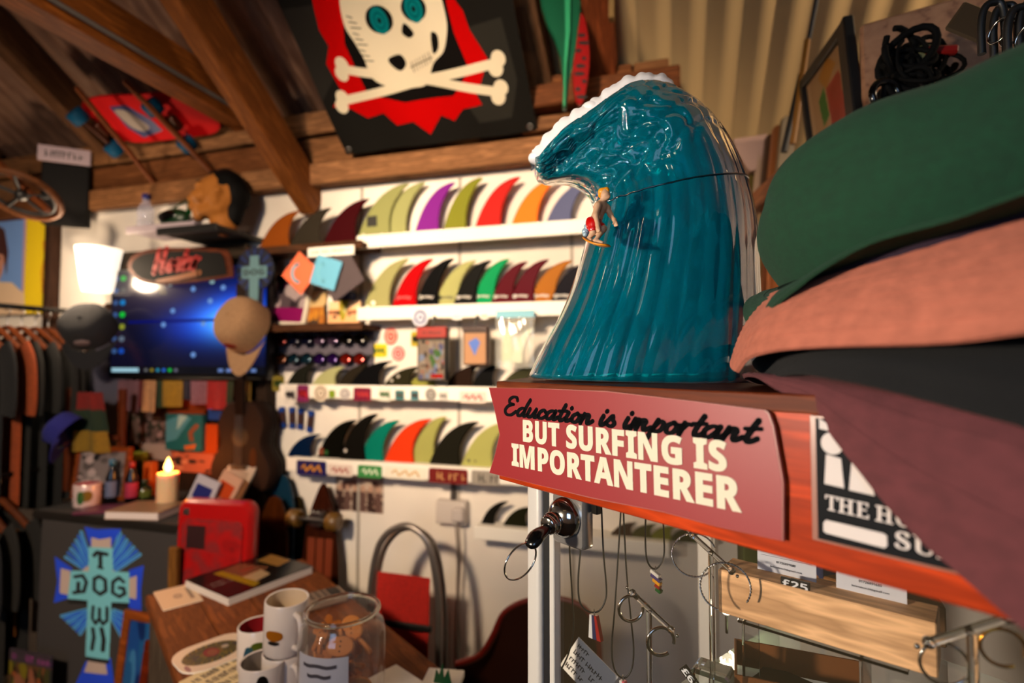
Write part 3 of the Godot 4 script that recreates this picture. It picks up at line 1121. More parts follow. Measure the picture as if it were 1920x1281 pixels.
func make_case() -> void:
	var root := case_thing("display_case", "glass display case with orange wooden fascia and aluminium corner posts", "display case")
	# fascia and top board
	var f := MB.new()
	f.box(Vector3(0.37, 1.3635, -0.012), Vector3(0.74, 0.125, 0.024), 0.0015)
	part(root, "fascia", f, M.orange_wood, "glossy orange wood fascia")
	var c1 := Vector3(-0.169, 1.4265, -0.2203)
	var top := PackedVector2Array([Vector2(-0.002, 0.002), Vector2(0.742, 0.002), Vector2(0.742, -0.62), Vector2(c1.x + 0.3, -0.62), Vector2(c1.x, c1.z)])
	var flipped := PackedVector2Array()
	for p in top:
		flipped.append(Vector2(p.x, -p.y))
	var tm := MB.new()
	tm.prism(flipped, 1.412, 1.4262, 0.0012, Transform3D(Basis(Vector3.RIGHT, Vector3(0, 0, -1), Vector3.UP), Vector3.ZERO))
	part(root, "top_board", tm, wood(Color(0.45, 0.2, 0.08), 0, 0.5, 0.3))
	# corner post: aluminium with a dark slot
	var px0 := Vector3(0.0241, 1.2587, -0.035).x
	var px1 := Vector3(0.0494, 1.2641, -0.035).x
	var px2 := Vector3(0.0648, 1.2674, -0.035).x
	var px3 := Vector3(0.0733, 1.2692, -0.035).x
	var al := mat(Color(0.85, 0.83, 0.8), 0.35, 0.35)
	var pm := MB.new()
	pm.prism(round_rect(px1 - px0, 0.02, 0.006, Vector2((px0 + px1) * 0.5, 0.035), 6), 0.3, 1.301, 0.0, Transform3D(Basis(Vector3.RIGHT, Vector3(0, 0, -1), Vector3.UP), Vector3.ZERO), true)
	pm.box(Vector3((px2 + px3) * 0.5, 0.8, -0.033), Vector3(px3 - px2, 1.0, 0.012), 0.001)
	var post := part(root, "corner_post", pm, al)
	part(post, "slot_seal", board(Vector3((px1 + px2) * 0.5, 0.8, -0.038), Vector3(px2 - px1 + 0.002, 1.0, 0.012), 0.0005), mat(Color(0.03, 0.03, 0.035), 0.5))
	var bp := Vector3(0.0083, 1.0463, -0.4711)
	var bm := MB.new()
	bm.box(Vector3(bp.x, 0.8, bp.z), Vector3(0.034, 1.0, 0.02), 0.004)
	bm.box(Vector3(bp.x + 0.012, 0.8, bp.z + 0.011), Vector3(0.006, 1.0, 0.006), 0.001)
	part(root, "rear_post", bm, al)
	# panes
	var g := MB.new()
	g.quad(Vector3(px3, 0.32, -0.036), Vector3(0.74, 0.32, -0.036), Vector3(0.74, 1.301, -0.036), Vector3(px3, 1.301, -0.036))
	part(root, "front_pane", g, M.glass)
	var sh := MB.new()
	sh.box(Vector3(0.46, 1.0795, -0.24), Vector3(0.56, 0.006, 0.36), 0.0008)
	part(root, "glass_shelf", sh, glass_pane(0.1, Color(0.75, 0.95, 0.88)))
	var rim := MB.new()
	rim.box(Vector3(0.46, 1.0795, -0.0605), Vector3(0.56, 0.006, 0.001), 0.0)
	part(root, "shelf_edge", rim, mat(Color(0.2, 0.33, 0.28), 0.15))
	part(root, "plinth", board(Vector3(0.42, 0.16, -0.32), Vector3(0.68, 0.32, 0.52), 0.004), wood(Color(0.5, 0.18, 0.06), 0, 0.5))
	var bk := MB.new()
	bk.box(Vector3(0.66, 0.78, -0.47), Vector3(0.36, 0.92, 0.018), 0.002)
	part(root, "back_panel", bk, wood(Color(0.42, 0.29, 0.17), 1, 0.7))
	part(root, "end_panel", board(Vector3(0.735, 0.81, -0.25), Vector3(0.012, 0.98, 0.44), 0.001), mat(Color(0.03, 0.035, 0.05), 0.4))
	make_lock()
	make_slogan_sign()
	make_navy_sign()

func make_lock() -> void:
	var root := case_thing("case_lock", "square chrome cabinet lock with a round barrel on the glass", "lock")
	var a := Vector3(0.0892, 1.2951, -0.012)
	var b := Vector3(0.1395, 1.2473, -0.012)
	var c := Vector3((a.x + b.x) * 0.5, (a.y + b.y) * 0.5 + 0.002, -0.018)
	var w := b.x - a.x
	var h := 0.058
	var pl := MB.new()
	pl.prism(round_rect(w, h, 0.006), -0.008, 0.009, 0.0025, Transform3D(Basis(), c), true)
	part(root, "plate", pl, mat(Color(0.66, 0.64, 0.62), 0.25, 0.75))
	var dm := MB.new()
	var to_z := Basis(Vector3.RIGHT, Vector3(0, 0, 1), Vector3(0, -1, 0))
	dm.lathe([Vector2(0.0225, 0.0), Vector2(0.0225, 0.004), Vector2(0.021, 0.0075), Vector2(0.0165, 0.0125), Vector2(0.0095, 0.016), Vector2(0.0, 0.0172)], 36, Transform3D(to_z, c + Vector3(-0.002, 0.003, 0.009)))
	part(root, "dome", dm, M.chrome)
	var from := c + Vector3(-0.004, 0.001, 0.022)
	var dirv: Vector3 = (Vector3(0.1185, 1.2673, 0.0284) - Vector3(0.1149, 1.2715, 0.0011)).normalized()
	var y := dirv
	var x := y.cross(Vector3.UP).normalized()
	var turn := Basis(x, y, x.cross(y))
	var bar := MB.new()
	bar.lathe([Vector2(0.0, -0.004), Vector2(0.0085, -0.004), Vector2(0.0085, 0.003), Vector2(0.0118, 0.0045), Vector2(0.0124, 0.007), Vector2(0.0118, 0.0095), Vector2(0.0095, 0.0108), Vector2(0.0104, 0.0122), Vector2(0.0104, 0.015), Vector2(0.0085, 0.0165), Vector2(0.0, 0.0166)], 36, Transform3D(turn, from))
	part(root, "barrel", bar, M.chrome)
	var cl := MB.new()
	cl.box(c + Vector3(w * 0.5 + 0.005, 0.018, -0.006), Vector3(0.009, 0.014, 0.008), 0.001)
	part(root, "catch", cl, mat(Color(0.25, 0.24, 0.22), 0.3, 1.0))
	# the key in the lock with its split ring
	var key := case_thing("key", "black plastic headed key with a split ring hanging in the chrome lock", "key")
	var k0 := from + dirv * 0.014
	var k1 := Vector3(0.1108, 1.2544, 0.0459)
	var km := MB.new()
	km.tube(smooth_line([k0, k0.lerp(k1, 0.25), k0.lerp(k1, 0.55) + Vector3(0, 0.0015, 0), k0.lerp(k1, 0.82), k1], 6), [0.0045, 0.0055, 0.006, 0.0066, 0.0072, 0.008, 0.0086, 0.009, 0.0094, 0.0097, 0.01, 0.0102, 0.0105, 0.0107, 0.0107, 0.0106, 0.0103, 0.01, 0.0097, 0.0093, 0.0086, 0.0078, 0.0066, 0.005, 0.002], 18, false, 0.6)
	part(key, "bow", km, mat(Color(0.012, 0.013, 0.016), 0.22, 0.0, 0.4))
	var rg := MB.new()
	var rc := Vector3(0.1058, 1.2393, 0.0521)
	var cr := (rc - Vector3(0.1633, 1.2668, 0.1002)).normalized()
	var rx := cr.cross(Vector3.UP).normalized()
	var tilt := rx.rotated(Vector3.UP, 0.6)
	rg.tube(ring_points(rc, 0.0196, tilt, Vector3.UP.rotated(cr, 0.25), 64), 0.0009, 8, true)
	rg.tube(ring_points(rc + cr * 0.0016, 0.0193, tilt, Vector3.UP.rotated(cr, 0.25), 64), 0.0009, 8, true)
	part(key, "split_ring", rg, M.chrome)

const SCRIPT := {
	"E": [1.75, [[1.5, 1.95, 1.35, 2.25, 0.9, 2.3, 0.5, 1.95, 0.62, 1.5, 1.15, 1.38], [1.15, 1.38, 0.5, 1.15, 0.18, 0.55, 0.5, 0.05, 1.1, 0.05, 1.6, 0.5]]],
	"d": [1.3, [[0.95, 0.85, 0.6, 1.02, 0.15, 0.65, 0.2, 0.08, 0.55, 0.1, 0.92, 0.6], [1.35, 2.05, 1.05, 1.2, 0.88, 0.35, 1.0, 0.03, 1.4, 0.35]]],
	"u": [1.25, [[0.25, 1.0, 0.1, 0.4, 0.25, 0.02, 0.6, 0.2, 0.95, 0.85], [1.02, 1.0, 0.88, 0.35, 0.98, 0.02, 1.35, 0.35]]],
	"c": [0.95, [[0.88, 0.78, 0.6, 1.02, 0.2, 0.65, 0.2, 0.1, 0.6, 0.04, 1.05, 0.38]]],
	"a": [1.25, [[0.95, 0.85, 0.6, 1.02, 0.15, 0.65, 0.2, 0.08, 0.55, 0.1, 0.95, 0.7], [1.02, 1.0, 0.88, 0.35, 0.98, 0.02, 1.35, 0.35]]],
	"t": [0.8, [[0.68, 1.8, 0.42, 0.9, 0.32, 0.25, 0.48, 0.0, 0.9, 0.35], [0.08, 1.08, 0.95, 1.15]]],
	"i": [0.65, [[0.35, 1.0, 0.2, 0.4, 0.3, 0.0, 0.75, 0.35], [0.52, 1.48, 0.58, 1.56]]],
	"o": [1.0, [[0.6, 1.02, 0.18, 0.65, 0.22, 0.08, 0.62, 0.08, 0.85, 0.6, 0.62, 1.0, 0.75, 0.85, 1.15, 0.85]]],
	"n": [1.1, [[0.3, 1.0, 0.05, 0.0], [0.12, 0.35, 0.5, 0.98, 0.75, 0.85, 0.66, 0.3, 0.78, 0.0, 1.2, 0.35]]],
	"s": [0.85, [[0.0, 0.25, 0.5, 1.1, 0.55, 0.75, 0.78, 0.35, 0.55, 0.02, 0.2, 0.12]]],
	"m": [1.55, [[0.3, 1.0, 0.05, 0.0], [0.12, 0.35, 0.48, 0.98, 0.66, 0.85, 0.5, 0.0], [0.56, 0.35, 0.92, 0.98, 1.14, 0.85, 1.04, 0.3, 1.16, 0.0, 1.6, 0.35]]],
	"p": [1.05, [[0.48, 1.1, -0.12, -1.05], [0.25, 0.35, 0.65, 1.0, 0.95, 0.8, 0.8, 0.2, 0.45, 0.0, 0.2, 0.12]]],
	"r": [0.78, [[0.32, 1.05, 0.1, 0.0], [0.16, 0.4, 0.5, 0.95, 0.8, 0.95]]],
	"e": [0.95, [[0.2, 0.5, 0.75, 0.62, 0.7, 0.98, 0.4, 0.95, 0.15, 0.5, 0.3, 0.05, 0.95, 0.35]]],
	"H": [1.9, [[0.5, 2.2, 0.2, 0.0], [1.5, 2.3, 1.2, 0.1, 1.6, 0.2], [0.2, 1.0, 1.5, 1.25]]],
	" ": [0.62, []],
}

func script_line(m: MB, text: String, a: Vector2, b: Vector2, pen: float, z0: float, z1: float, tall := 1.0) -> void:
	var total := 0.0
	for ch in text:
		total += SCRIPT[ch][0]
	var d := (b - a).normalized()
	var unit := a.distance_to(b) / total
	var up := Vector2(-d.y, d.x)
	var x := 0.0
	for ch in text:
		for st in SCRIPT[ch][1]:
			var pts := []
			for k in range(0, st.size(), 2):
				pts.append(a + d * (x + st[k] + 0.22 * (st[k + 1] - 0.5)) * unit + up * st[k + 1] * unit * tall)
			var line := PackedVector2Array(smooth_line(pts, 5))
			var ws := []
			for k in line.size():
				var dir := (line[mini(k + 1, line.size() - 1)] - line[maxi(k - 1, 0)]).normalized()
				ws.append(unit * pen * (0.72 + 0.45 * absf(dir.dot(up))))
			m.stroke(line, ws, z0, z1)
		x += SCRIPT[ch][0]

# a line of lettering that runs from a to b on the plane z, cap letters of height cap
func fit_text(root: Node3D, called: String, text: String, a: Vector2, b: Vector2, cap: float, z: float, material: Material, serif := false, fat := 0.0) -> MeshInstance3D:
	var t := text_mesh(text, cap, 0.0006, true, serif)
	if fat > 0.0:
		var fv := FontVariation.new()
		fv.base_font = t.font
		fv.variation_embolden = fat
		t.font = fv
	t.vertical_alignment = VERTICAL_ALIGNMENT_BOTTOM
	t.horizontal_alignment = HORIZONTAL_ALIGNMENT_LEFT
	var box := t.get_aabb()
	var o := part(root, called, t, material)
	var s := a.distance_to(b) / maxf(box.size.x, 1e-5)
	var ang := (b - a).angle()
	var bs := Basis(Vector3(0, 0, 1), ang) * Basis.from_scale(Vector3(s, cap / box.size.y, 1.0))
	o.transform = Transform3D(bs, Vector3(a.x, a.y, z) - bs * Vector3(box.position.x, box.position.y, 0))
	return o

func make_slogan_sign() -> void:
	var root := case_thing("slogan_sign", "red plastic fishtail sign with black script and cream capitals on the orange fascia", "sign")
	var poly := PackedVector2Array(V2([-0.014,1.4177,0.0754,1.4203,0.1858,1.4217,0.2854,1.417,0.3474,1.4134,0.3502,1.4111,0.3537,1.4012,0.3601,1.3599,0.3592,1.3157,0.307,1.3136,0.2535,1.3142,0.1638,1.3096,0.078,1.3087,-0.0125,1.3078,0,1.3348,0.0089,1.3593,-0.0001,1.3855]))
	var m := MB.new()
	m.prism(poly, 0.0025, 0.0060, 0.0003)
	part(root, "plate", m, mat(Color(0.6, 0.36, 0.33), 0.3))
	var face := MB.new()
	var c := Vector2.ZERO
	for p in poly:
		c += p / poly.size()
	var inner := PackedVector2Array()
	for p in poly:
		inner.append(p + (c - p).normalized() * 0.0013)
	face.prism(inner, 0.0060, 0.0062)
	part(root, "red_face", face, mat(Color(0.53, 0.085, 0.11), 0.45, 0.0, 0.1))
	var ink := MB.new()
	script_line(ink, "Education is important", Vector2(0.0187, 1.3855), Vector2(0.3398, 1.387), 0.33, 0.0062, 0.0066, 0.66)
	part(root, "script_lettering", ink, mat(Color(0.02, 0.022, 0.03), 0.9))
	var cream := mat(Color(0.82, 0.79, 0.7), 0.6)
	fit_text(root, "capitals", "BUT SURFING IS", Vector2(0.056, 1.3559), Vector2(0.3153, 1.3598), 0.0262, 0.0064, cream, false, 0.9)
	fit_text(root, "capitals", "IMPORTANTERER", Vector2(0.0347, 1.3243), Vector2(0.3275, 1.3301), 0.0272, 0.0064, cream, false, 0.9)

func make_navy_sign() -> void:
	var root := case_thing("navy_sign", "dark navy printed plaque with white lettering, half hidden by the hats", "sign")
	var a := Vector3(0.3788, 1.4118, 0.003)
	var b := Vector3(0.3766, 1.3216, 0.003)
	var x1 := 0.60
	var y1 := a.y
	var y0 := b.y
	var p := MB.new()
	p.box(Vector3((a.x + x1) * 0.5, (y0 + y1) * 0.5, 0.0025), Vector3(x1 - a.x, y1 - y0, 0.004), 0.0006)
	part(root, "plate", p, mat(Color(0.55, 0.36, 0.3), 0.3))
	var f := MB.new()
	f.box(Vector3((a.x + 0.0035 + x1) * 0.5, (y0 + y1) * 0.5, 0.0046), Vector3(x1 - a.x - 0.005, y1 - y0 - 0.004, 0.0006), 0.0)
	part(root, "navy_face", f, mat(Color(0.012, 0.018, 0.04), 0.6))
	var white := mat(Color(0.8, 0.76, 0.74), 0.6)
	for poly in [disc_poly(Vector2(0.3938, 1.3928), 0.0072, 0.0078, 24),
		PackedVector2Array(V2([0.3898,1.3847,0.3994,1.383,0.401,1.3626,0.3883,1.3637])),
		PackedVector2Array(V2([0.406,1.3817,0.415,1.3802,0.4192,1.361,0.4039,1.362])),
		PackedVector2Array(V2([0.4198,1.3858,0.4274,1.3848,0.4289,1.36,0.4223,1.3608])),
		PackedVector2Array(V2([0.3857,1.4098,0.3889,1.4081,0.3927,1.4047,0.394,1.4014,0.3856,1.4025])),
		PackedVector2Array(V2([0.3888,1.3382,0.4235,1.3373,0.4256,1.3361,0.4257,1.3296,0.4239,1.3277,0.3886,1.3288,0.3869,1.3299,0.387,1.3359]))]:
		var ink := MB.new()
		ink.prism(poly, 0.0049, 0.0053)
		part(root, "letter", ink, white)
	fit_text(root, "lettering", "THE HO", Vector2(0.3883, 1.3456), Vector2(0.4394, 1.3439), 0.0105, 0.0051, white, true)
	fit_text(root, "lettering", "SUR", Vector2(0.4299, 1.3296), Vector2(0.463, 1.3286), 0.0115, 0.0051, white, true)

# ---------------------------------------------------------------- jewellery inside the case
func necklace(label: String, cord: Array, pendant: Callable) -> void:
	var root := case_thing("necklace", label, "necklace", "corded necklaces in the case")
	var m := MB.new()
	m.tube(smooth_line(cord, 8), 0.0011, 8)
	part(root, "cord", m, mat(Color(0.015, 0.014, 0.014), 0.5))
	pendant.call(root)

func block_pendant(root: Node3D, at: Vector3, h: float, w: float, colors: Array, lean: float, flare := 1.0) -> void:
	var bail := MB.new()
	bail.tube(ring_points(at + Vector3(0, 0.003, 0), 0.0032, Vector3(0.7, 0, 0.7), Vector3.UP, 20), 0.0005, 6, true)
	part(root, "bail", bail, M.chrome)
	var pieces := colors.size()
	for k in pieces:
		var m := MB.new()
		var x0 := -0.5 + float(k) / pieces
		var x1 := -0.5 + float(k + 1) / pieces
		m.prism(PackedVector2Array([Vector2(x0 * w * 0.55, 0), Vector2(x1 * w * 0.55, 0), Vector2(x1 * w * flare, -h), Vector2(x0 * w * flare, -h)]), -0.0028, 0.0028, 0.0004, Transform3D(Basis(Vector3(0, 0, 1), lean), at))
		part(root, "pendant_piece", m, mat(colors[k], 0.25, 0.0, 0.3))

func make_case_contents() -> void:
	var white := Color(0.8, 0.79, 0.77)
	necklace("black cord necklace behind the chrome lock, nearest the post", V3([0.0492,1.2979,-0.0766,0.0498,1.2091,-0.0774,0.0518,1.1481,-0.0799,0.0525,1.1077,-0.0808,0.0486,1.0776,-0.0759,0.0425,1.0568,-0.0684,0.0351,1.0342,-0.0593]), func(root: Node3D):
		block_pendant(root, Vector3(0.0356, 1.0355, -0.0598), 0.02, 0.014, [white, Color(0.7, 0.25, 0.3)], 0.3))
	necklace("black cord necklace with a tapered white, navy and red block pendant", V3([0.0873,1.2421,-0.0601,0.0864,1.2197,-0.059,0.0846,1.1845,-0.0569,0.0858,1.1603,-0.0583,0.091,1.1495,-0.0648,0.0967,1.147,-0.0718,0.1016,1.1508,-0.0779,0.1054,1.1622,-0.0825,0.1062,1.1781,-0.0836,0.104,1.2229,-0.0808,0.1026,1.2872,-0.0791]), func(root: Node3D):
		block_pendant(root, Vector3(0.0967, 1.1444, -0.0718), 0.028, 0.020, [white, Color(0.1, 0.12, 0.28), Color(0.55, 0.05, 0.06)], 0.1))
	necklace("longest black cord necklace, hanging almost to the shelf", V3([0.1052,1.2756,-0.1141,0.1019,1.1962,-0.1099,0.099,1.1371,-0.1065,0.0967,1.0947,-0.1036,0.0987,1.0687,-0.106,0.1058,1.0577,-0.1147,0.1121,1.0687,-0.1226,0.1139,1.0947,-0.1248,0.1116,1.1371,-0.122,0.1086,1.1962,-0.1182,0.1065,1.2756,-0.1156]), func(root: Node3D):
		block_pendant(root, Vector3(0.1053, 1.0551, -0.1142), 0.018, 0.014, [white, Color(0.75, 0.35, 0.4)], 0.2))
	necklace("short black cord necklace with a star-like pendant striped white, purple, yellow and green", V3([0.1246,1.269,-0.1381,0.124,1.2292,-0.1372,0.1247,1.2061,-0.1381,0.1275,1.1949,-0.1416,0.1317,1.1916,-0.1468,0.136,1.1975,-0.1521,0.1386,1.2094,-0.1553,0.1387,1.2292,-0.1555,0.1377,1.2657,-0.1542]), func(root: Node3D):
		var at := Vector3(0.1317, 1.189, -0.1468)
		var bail := MB.new()
		bail.tube(ring_points(at + Vector3(0, 0.003, 0), 0.003, Vector3(0.7, 0, 0.7), Vector3.UP, 20), 0.0005, 6, true)
		part(root, "bail", bail, M.chrome)
		var cols := [Color(0.8, 0.77, 0.72), Color(0.25, 0.2, 0.38), Color(0.8, 0.55, 0.1), Color(0.5, 0.1, 0.06), Color(0.05, 0.3, 0.12)]
		for k in 5:
			var m := MB.new()
			m.box(at + Vector3(0.0012 * k, -0.003 - 0.0048 * k, 0), Vector3(0.011 + 0.004 * sin(k * 1.2 + 0.6), 0.0046, 0.006), 0.0006, Basis(Vector3(0, 0, 1), -0.35))
			part(root, "pendant_piece", m, mat(cols[k], 0.25, 0.0, 0.3)))
	# clear T-stands for hoop earrings
	var s1 := case_thing("earring_stand", "clear acrylic T-stand holding two thick open hoops, left of the block", "earring stand")
	t_stand(s1, Vector3(0.1453, 1.1832, -0.0842), Vector3(0.1909, 1.1561, -0.0927), Vector3(0.1665, 1.1694, -0.0865), 1.083, 0.0032)
	hoop("thick silver open hoop earring on the upper end of the left clear stand", Vector3(0.1441, 1.1656, -0.0826), 0.0145, 0.0019, 0.9)
	hoop("thick silver open hoop earring on the lower end of the left clear stand", Vector3(0.1837, 1.1434, -0.0839), 0.0150, 0.0019, -0.2)
	var s2 := case_thing("earring_stand", "clear acrylic T-stand on a faceted block beside the wooden bar", "earring stand")
	t_stand(s2, Vector3(0.1956, 1.2523, -0.1303), Vector3(0.2493, 1.2312, -0.1173), Vector3(0.2221, 1.2418, -0.1234), 1.083, 0.0030)
	var cube := MB.new()
	var cb := Vector3(0.2194, 1.125, -0.128)
	cube.box(Vector3(cb.x, 1.099, cb.z), Vector3(0.04, 0.033, 0.034), 0.0035, Basis(Vector3.UP, 0.25))
	part(s2, "base", cube, M.acrylic)
	twist_hoop("thin twisted silver hoop earring hanging behind the faceted stand", Vector3(0.1965, 1.23, -0.1315), 0.0245, 0.4)
	twist_hoop("thin twisted silver hoop earring hanging in front of the wooden bar", Vector3(0.2449, 1.2147, -0.1119), 0.0250, -0.6)
	var s3 := case_thing("earring_stand", "blurred clear acrylic T-stand at the right end of the case", "earring stand")
	t_stand(s3, Vector3(0.4287, 1.2448, -0.0687), Vector3(0.4728, 1.2769, -0.0755), Vector3(0.4523, 1.261, -0.074), 1.083, 0.0034)
	hoop("silver hoop earring on the left end of the rightmost clear stand", Vector3(0.4353, 1.2295, -0.0768), 0.0150, 0.0012, 0.3)
	hoop("gold hoop earring on the right end of the rightmost clear stand", Vector3(0.4679, 1.2541, -0.0774), 0.0125, 0.0012, -0.3, mat(Color(0.8, 0.55, 0.2), 0.2, 1.0))
	# wooden bar on an acrylic riser
	var a := Vector3(0.224, 1.2191, -0.1337)
	var b := Vector3(0.411, 1.2095, -0.166)
	var along := Vector3(b.x - a.x, 0, b.z - a.z)
	var len_ := along.length()
	var ex := along / len_
	var turn := Basis(ex, Vector3.UP, ex.cross(Vector3.UP))
	var mid := Vector3((a.x + b.x) * 0.5, a.y, (a.z + b.z) * 0.5)
	var top_y := a.y + 0.003
	var hgt := 0.047
	var bar := solo("wooden_bar", board(Vector3.ZERO, Vector3(len_, hgt, 0.046), 0.0012), wood(Color(0.98, 0.77, 0.56), 0, 0.55, 0.1), "pale pine bar displaying earring cards and a £25 tag", "display block")
	bar.transform = Transform3D(Basis(Vector3.UP, CASE_TURN), CASE_AT) * Transform3D(turn, Vector3(mid.x, top_y - hgt * 0.5, mid.z) - turn.z * 0.023)
	var front := turn.z
	var riser := case_thing("riser", "clear acrylic riser carrying the pine bar", "riser")
	var rt := top_y - hgt - 0.004
	var rm := MB.new()
	rm.box(Vector3(mid.x, rt + 0.0015, mid.z) - front * 0.023, Vector3(len_ * 0.78, 0.003, 0.05), 0.0004, turn)
	part(riser, "top_plate", rm, M.acrylic)
	for sgn in [-0.36, 0.2]:
		var leg := MB.new()
		leg.box(Vector3(mid.x, (rt + 1.0826) * 0.5, mid.z) + ex * len_ * sgn - front * 0.023, Vector3(0.003, rt - 1.0826, 0.05), 0.0004, turn)
		part(riser, "leg", leg, M.acrylic)
	for k in 2:
		var at: Vector3 = [a.lerp(b, 0.325), a.lerp(b, 0.725)][k]
		var c := case_thing("earring_card", ["white printed earring card standing on the left of the pine bar", "white printed earring card standing on the right of the pine bar"][k], "card", "")
		c.transform = c.transform * Transform3D(turn, Vector3(at.x, top_y, at.z) - front * 0.03)
		c.rotate_object_local(Vector3.RIGHT, -0.06)
		var cm := MB.new()
		cm.box(Vector3(0, 0.019, 0), Vector3(0.058, 0.038, 0.0006), 0.0)
		part(c, "sheet", cm, mat(Color(0.78, 0.78, 0.8), 0.7))
		var rows := ["Tiny Cornish Pebble Earrings", "STERLING SILVER MADE IN CORNWALL", "01726891680", "helendenc23@gmail.com"]
		for r in 4:
			var wd: float = [0.034, 0.05, 0.019, 0.031][r]
			fit_text(c, "printing", rows[r], Vector2(-wd * 0.5, [0.0265, 0.0195, 0.0105, 0.0045][r]), Vector2(wd * 0.5, [0.0265, 0.0195, 0.0105, 0.0045][r]), 0.0024, 0.0006, mat(Color(0.15, 0.15, 0.17), 0.7)).mesh.depth = 0.0001
		part(c, "rule", board(Vector3(0, 0.0165, 0.0004), Vector3(0.05, 0.0003, 0.0002), 0.0), mat(Color(0.15, 0.15, 0.17), 0.7))
	price_tag("black price tag reading £25 on the front of the pine bar", "£25", turn, Vector3(a.lerp(b, 0.405).x, top_y + 0.002, a.lerp(b, 0.405).z) - front * 0.004, 0.0)
	price_tag("black price tag reading £65 at the foot of the clear stand", "£65", turn.rotated(Vector3(0, 0, 1), 0.0), Vector3(0.2045, 1.1038, -0.1095), -0.75)
	# goods at the bottom of the case
	var tray := case_thing("card_tray", "open brown cardboard tray lined in black under the pine bar", "tray")
	var tc := Vector3(0.2796, 1.1021, -0.2024)
	var tr := MB.new()
	for w in [[Vector3(0, 0.012, 0.04), Vector3(0.13, 0.03, 0.003)], [Vector3(0, 0.012, -0.04), Vector3(0.13, 0.03, 0.003)], [Vector3(-0.065, 0.012, 0), Vector3(0.003, 0.03, 0.083)], [Vector3(0.065, 0.012, 0), Vector3(0.003, 0.03, 0.083)]]:
		tr.box(Vector3(tc.x, 1.088, tc.z) + Basis(Vector3.UP, 0.5) * w[0], w[1], 0.0005, Basis(Vector3.UP, 0.5))
	part(tray, "wall", tr, mat(Color(0.42, 0.25, 0.12), 0.8))
	part(tray, "lining", board(Vector3(tc.x, 1.086, tc.z), Vector3(0.1, 0.006, 0.06), 0.001), M.black)
	var card := case_thing("notice_card", "white notice card with black writing propped behind the post", "card")
	var cc := Vector3(0.0507, 1.0442, -0.1102)
	var cm2 := MB.new()
	cm2.box(Vector3.ZERO, Vector3(0.066, 0.05, 0.0008), 0.0)
	var sheet_o := part(card, "sheet", cm2, M.paper)
	sheet_o.transform = Transform3D(Basis(Vector3.UP, 0.3) * Basis(Vector3(0, 0, 1), -0.55) * Basis(Vector3.RIGHT, -0.1), cc)
	for r in 4:
		var o := scribble(card, "writing", Vector2(-0.027, 0.014 - r * 0.011), Vector2([-0.01, 0.02, 0.026, 0.0][r], 0.014 - r * 0.011), 0.0062, 0.0006, mat(Color(0.16, 0.14, 0.14), 0.7), 30 + r)
		o.transform = sheet_o.transform
	for k in 4:
		var bx := MB.new()
		var bc: Vector3 = [Vector3(0.2429, 1.0238, -0.4431), Vector3(0.3084, 1.0351, -0.4604), Vector3(0.1434, 1.1559, -0.3837), Vector3(0.2147, 1.1282, -0.44)][k]
		bx.box(Vector3(bc.x, 1.083 + [0.03, 0.026, 0.06, 0.05][k], bc.z), [Vector3(0.11, 0.06, 0.05), Vector3(0.08, 0.052, 0.05), Vector3(0.05, 0.12, 0.03), Vector3(0.04, 0.10, 0.03)][k], 0.002, Basis(Vector3.UP, 0.4 * k))
		var o2 := solo(["gift_box", "gift_box", "bracelet_roll", "bracelet_roll"][k], bx, mat([Color(0.45, 0.3, 0.17), Color(0.36, 0.25, 0.16), Color(0.13, 0.16, 0.06), Color(0.12, 0.15, 0.28)][k], 0.7), ["tan gift box on the glass shelf behind the riser", "darker brown gift box at the right of the glass shelf", "olive green display roll behind the left earring card", "dark blue display roll between the two earring cards"][k], "box")
		o2.transform = Transform3D(Basis(Vector3.UP, CASE_TURN), CASE_AT)
	# a small lamp glows deep in the case
	var lampo := case_thing("small_lamp", "tiny round white cabinet lamp glowing behind the twisted hoop", "lamp")
	var lp := Vector3(0.1555, 1.1145, -0.2715)
	var lb := MB.new()
	lb.ell(lp, Vector3.ONE * 0.007, 16, 10)
	var lmat := mat(Color(1, 0.95, 0.85), 0.4).duplicate()
	lmat.emission_enabled = true
	lmat.emission = Color(1.0, 0.93, 0.8)
	lmat.emission_energy_multiplier = 6.0
	part(lampo, "bulb", lb, lmat)
	var lr := MB.new()
	lr.tube([Vector3(lp.x, 1.083, lp.z), lp - Vector3(0, 0.006, 0)], 0.002, 8)
	part(lampo, "stem", lr, M.chrome)
	var ol := OmniLight3D.new()
	ol.name = "lamp_glow"
	ol.light_color = Color(1.0, 0.85, 0.65)
	ol.light_energy = 0.012
	ol.light_size = 0.005
	ol.shadow_enabled = true
	ol.position = lp
	lampo.add_child(ol)

func t_stand(root: Node3D, l: Vector3, r: Vector3, top: Vector3, foot: float, rad: float) -> void:
	var m := MB.new()
	m.tube([l, r], rad, 12)
	for e in [l, r]:
		m.ell(e, Vector3.ONE * rad * 1.35, 12, 8)
	part(root, "cross_bar", m, M.acrylic)
	var p := MB.new()
	p.tube([Vector3(top.x, foot, top.z), top], rad, 12)
	part(root, "rod", p, M.acrylic)
	var pins := MB.new()
	for e in [l, r]:
		pins.ell(e + (r - l).normalized() * rad * 2.6 * (1 if e == r else -1), Vector3.ONE * rad * 0.6, 10, 8)
	part(root, "pin", pins, M.chrome)

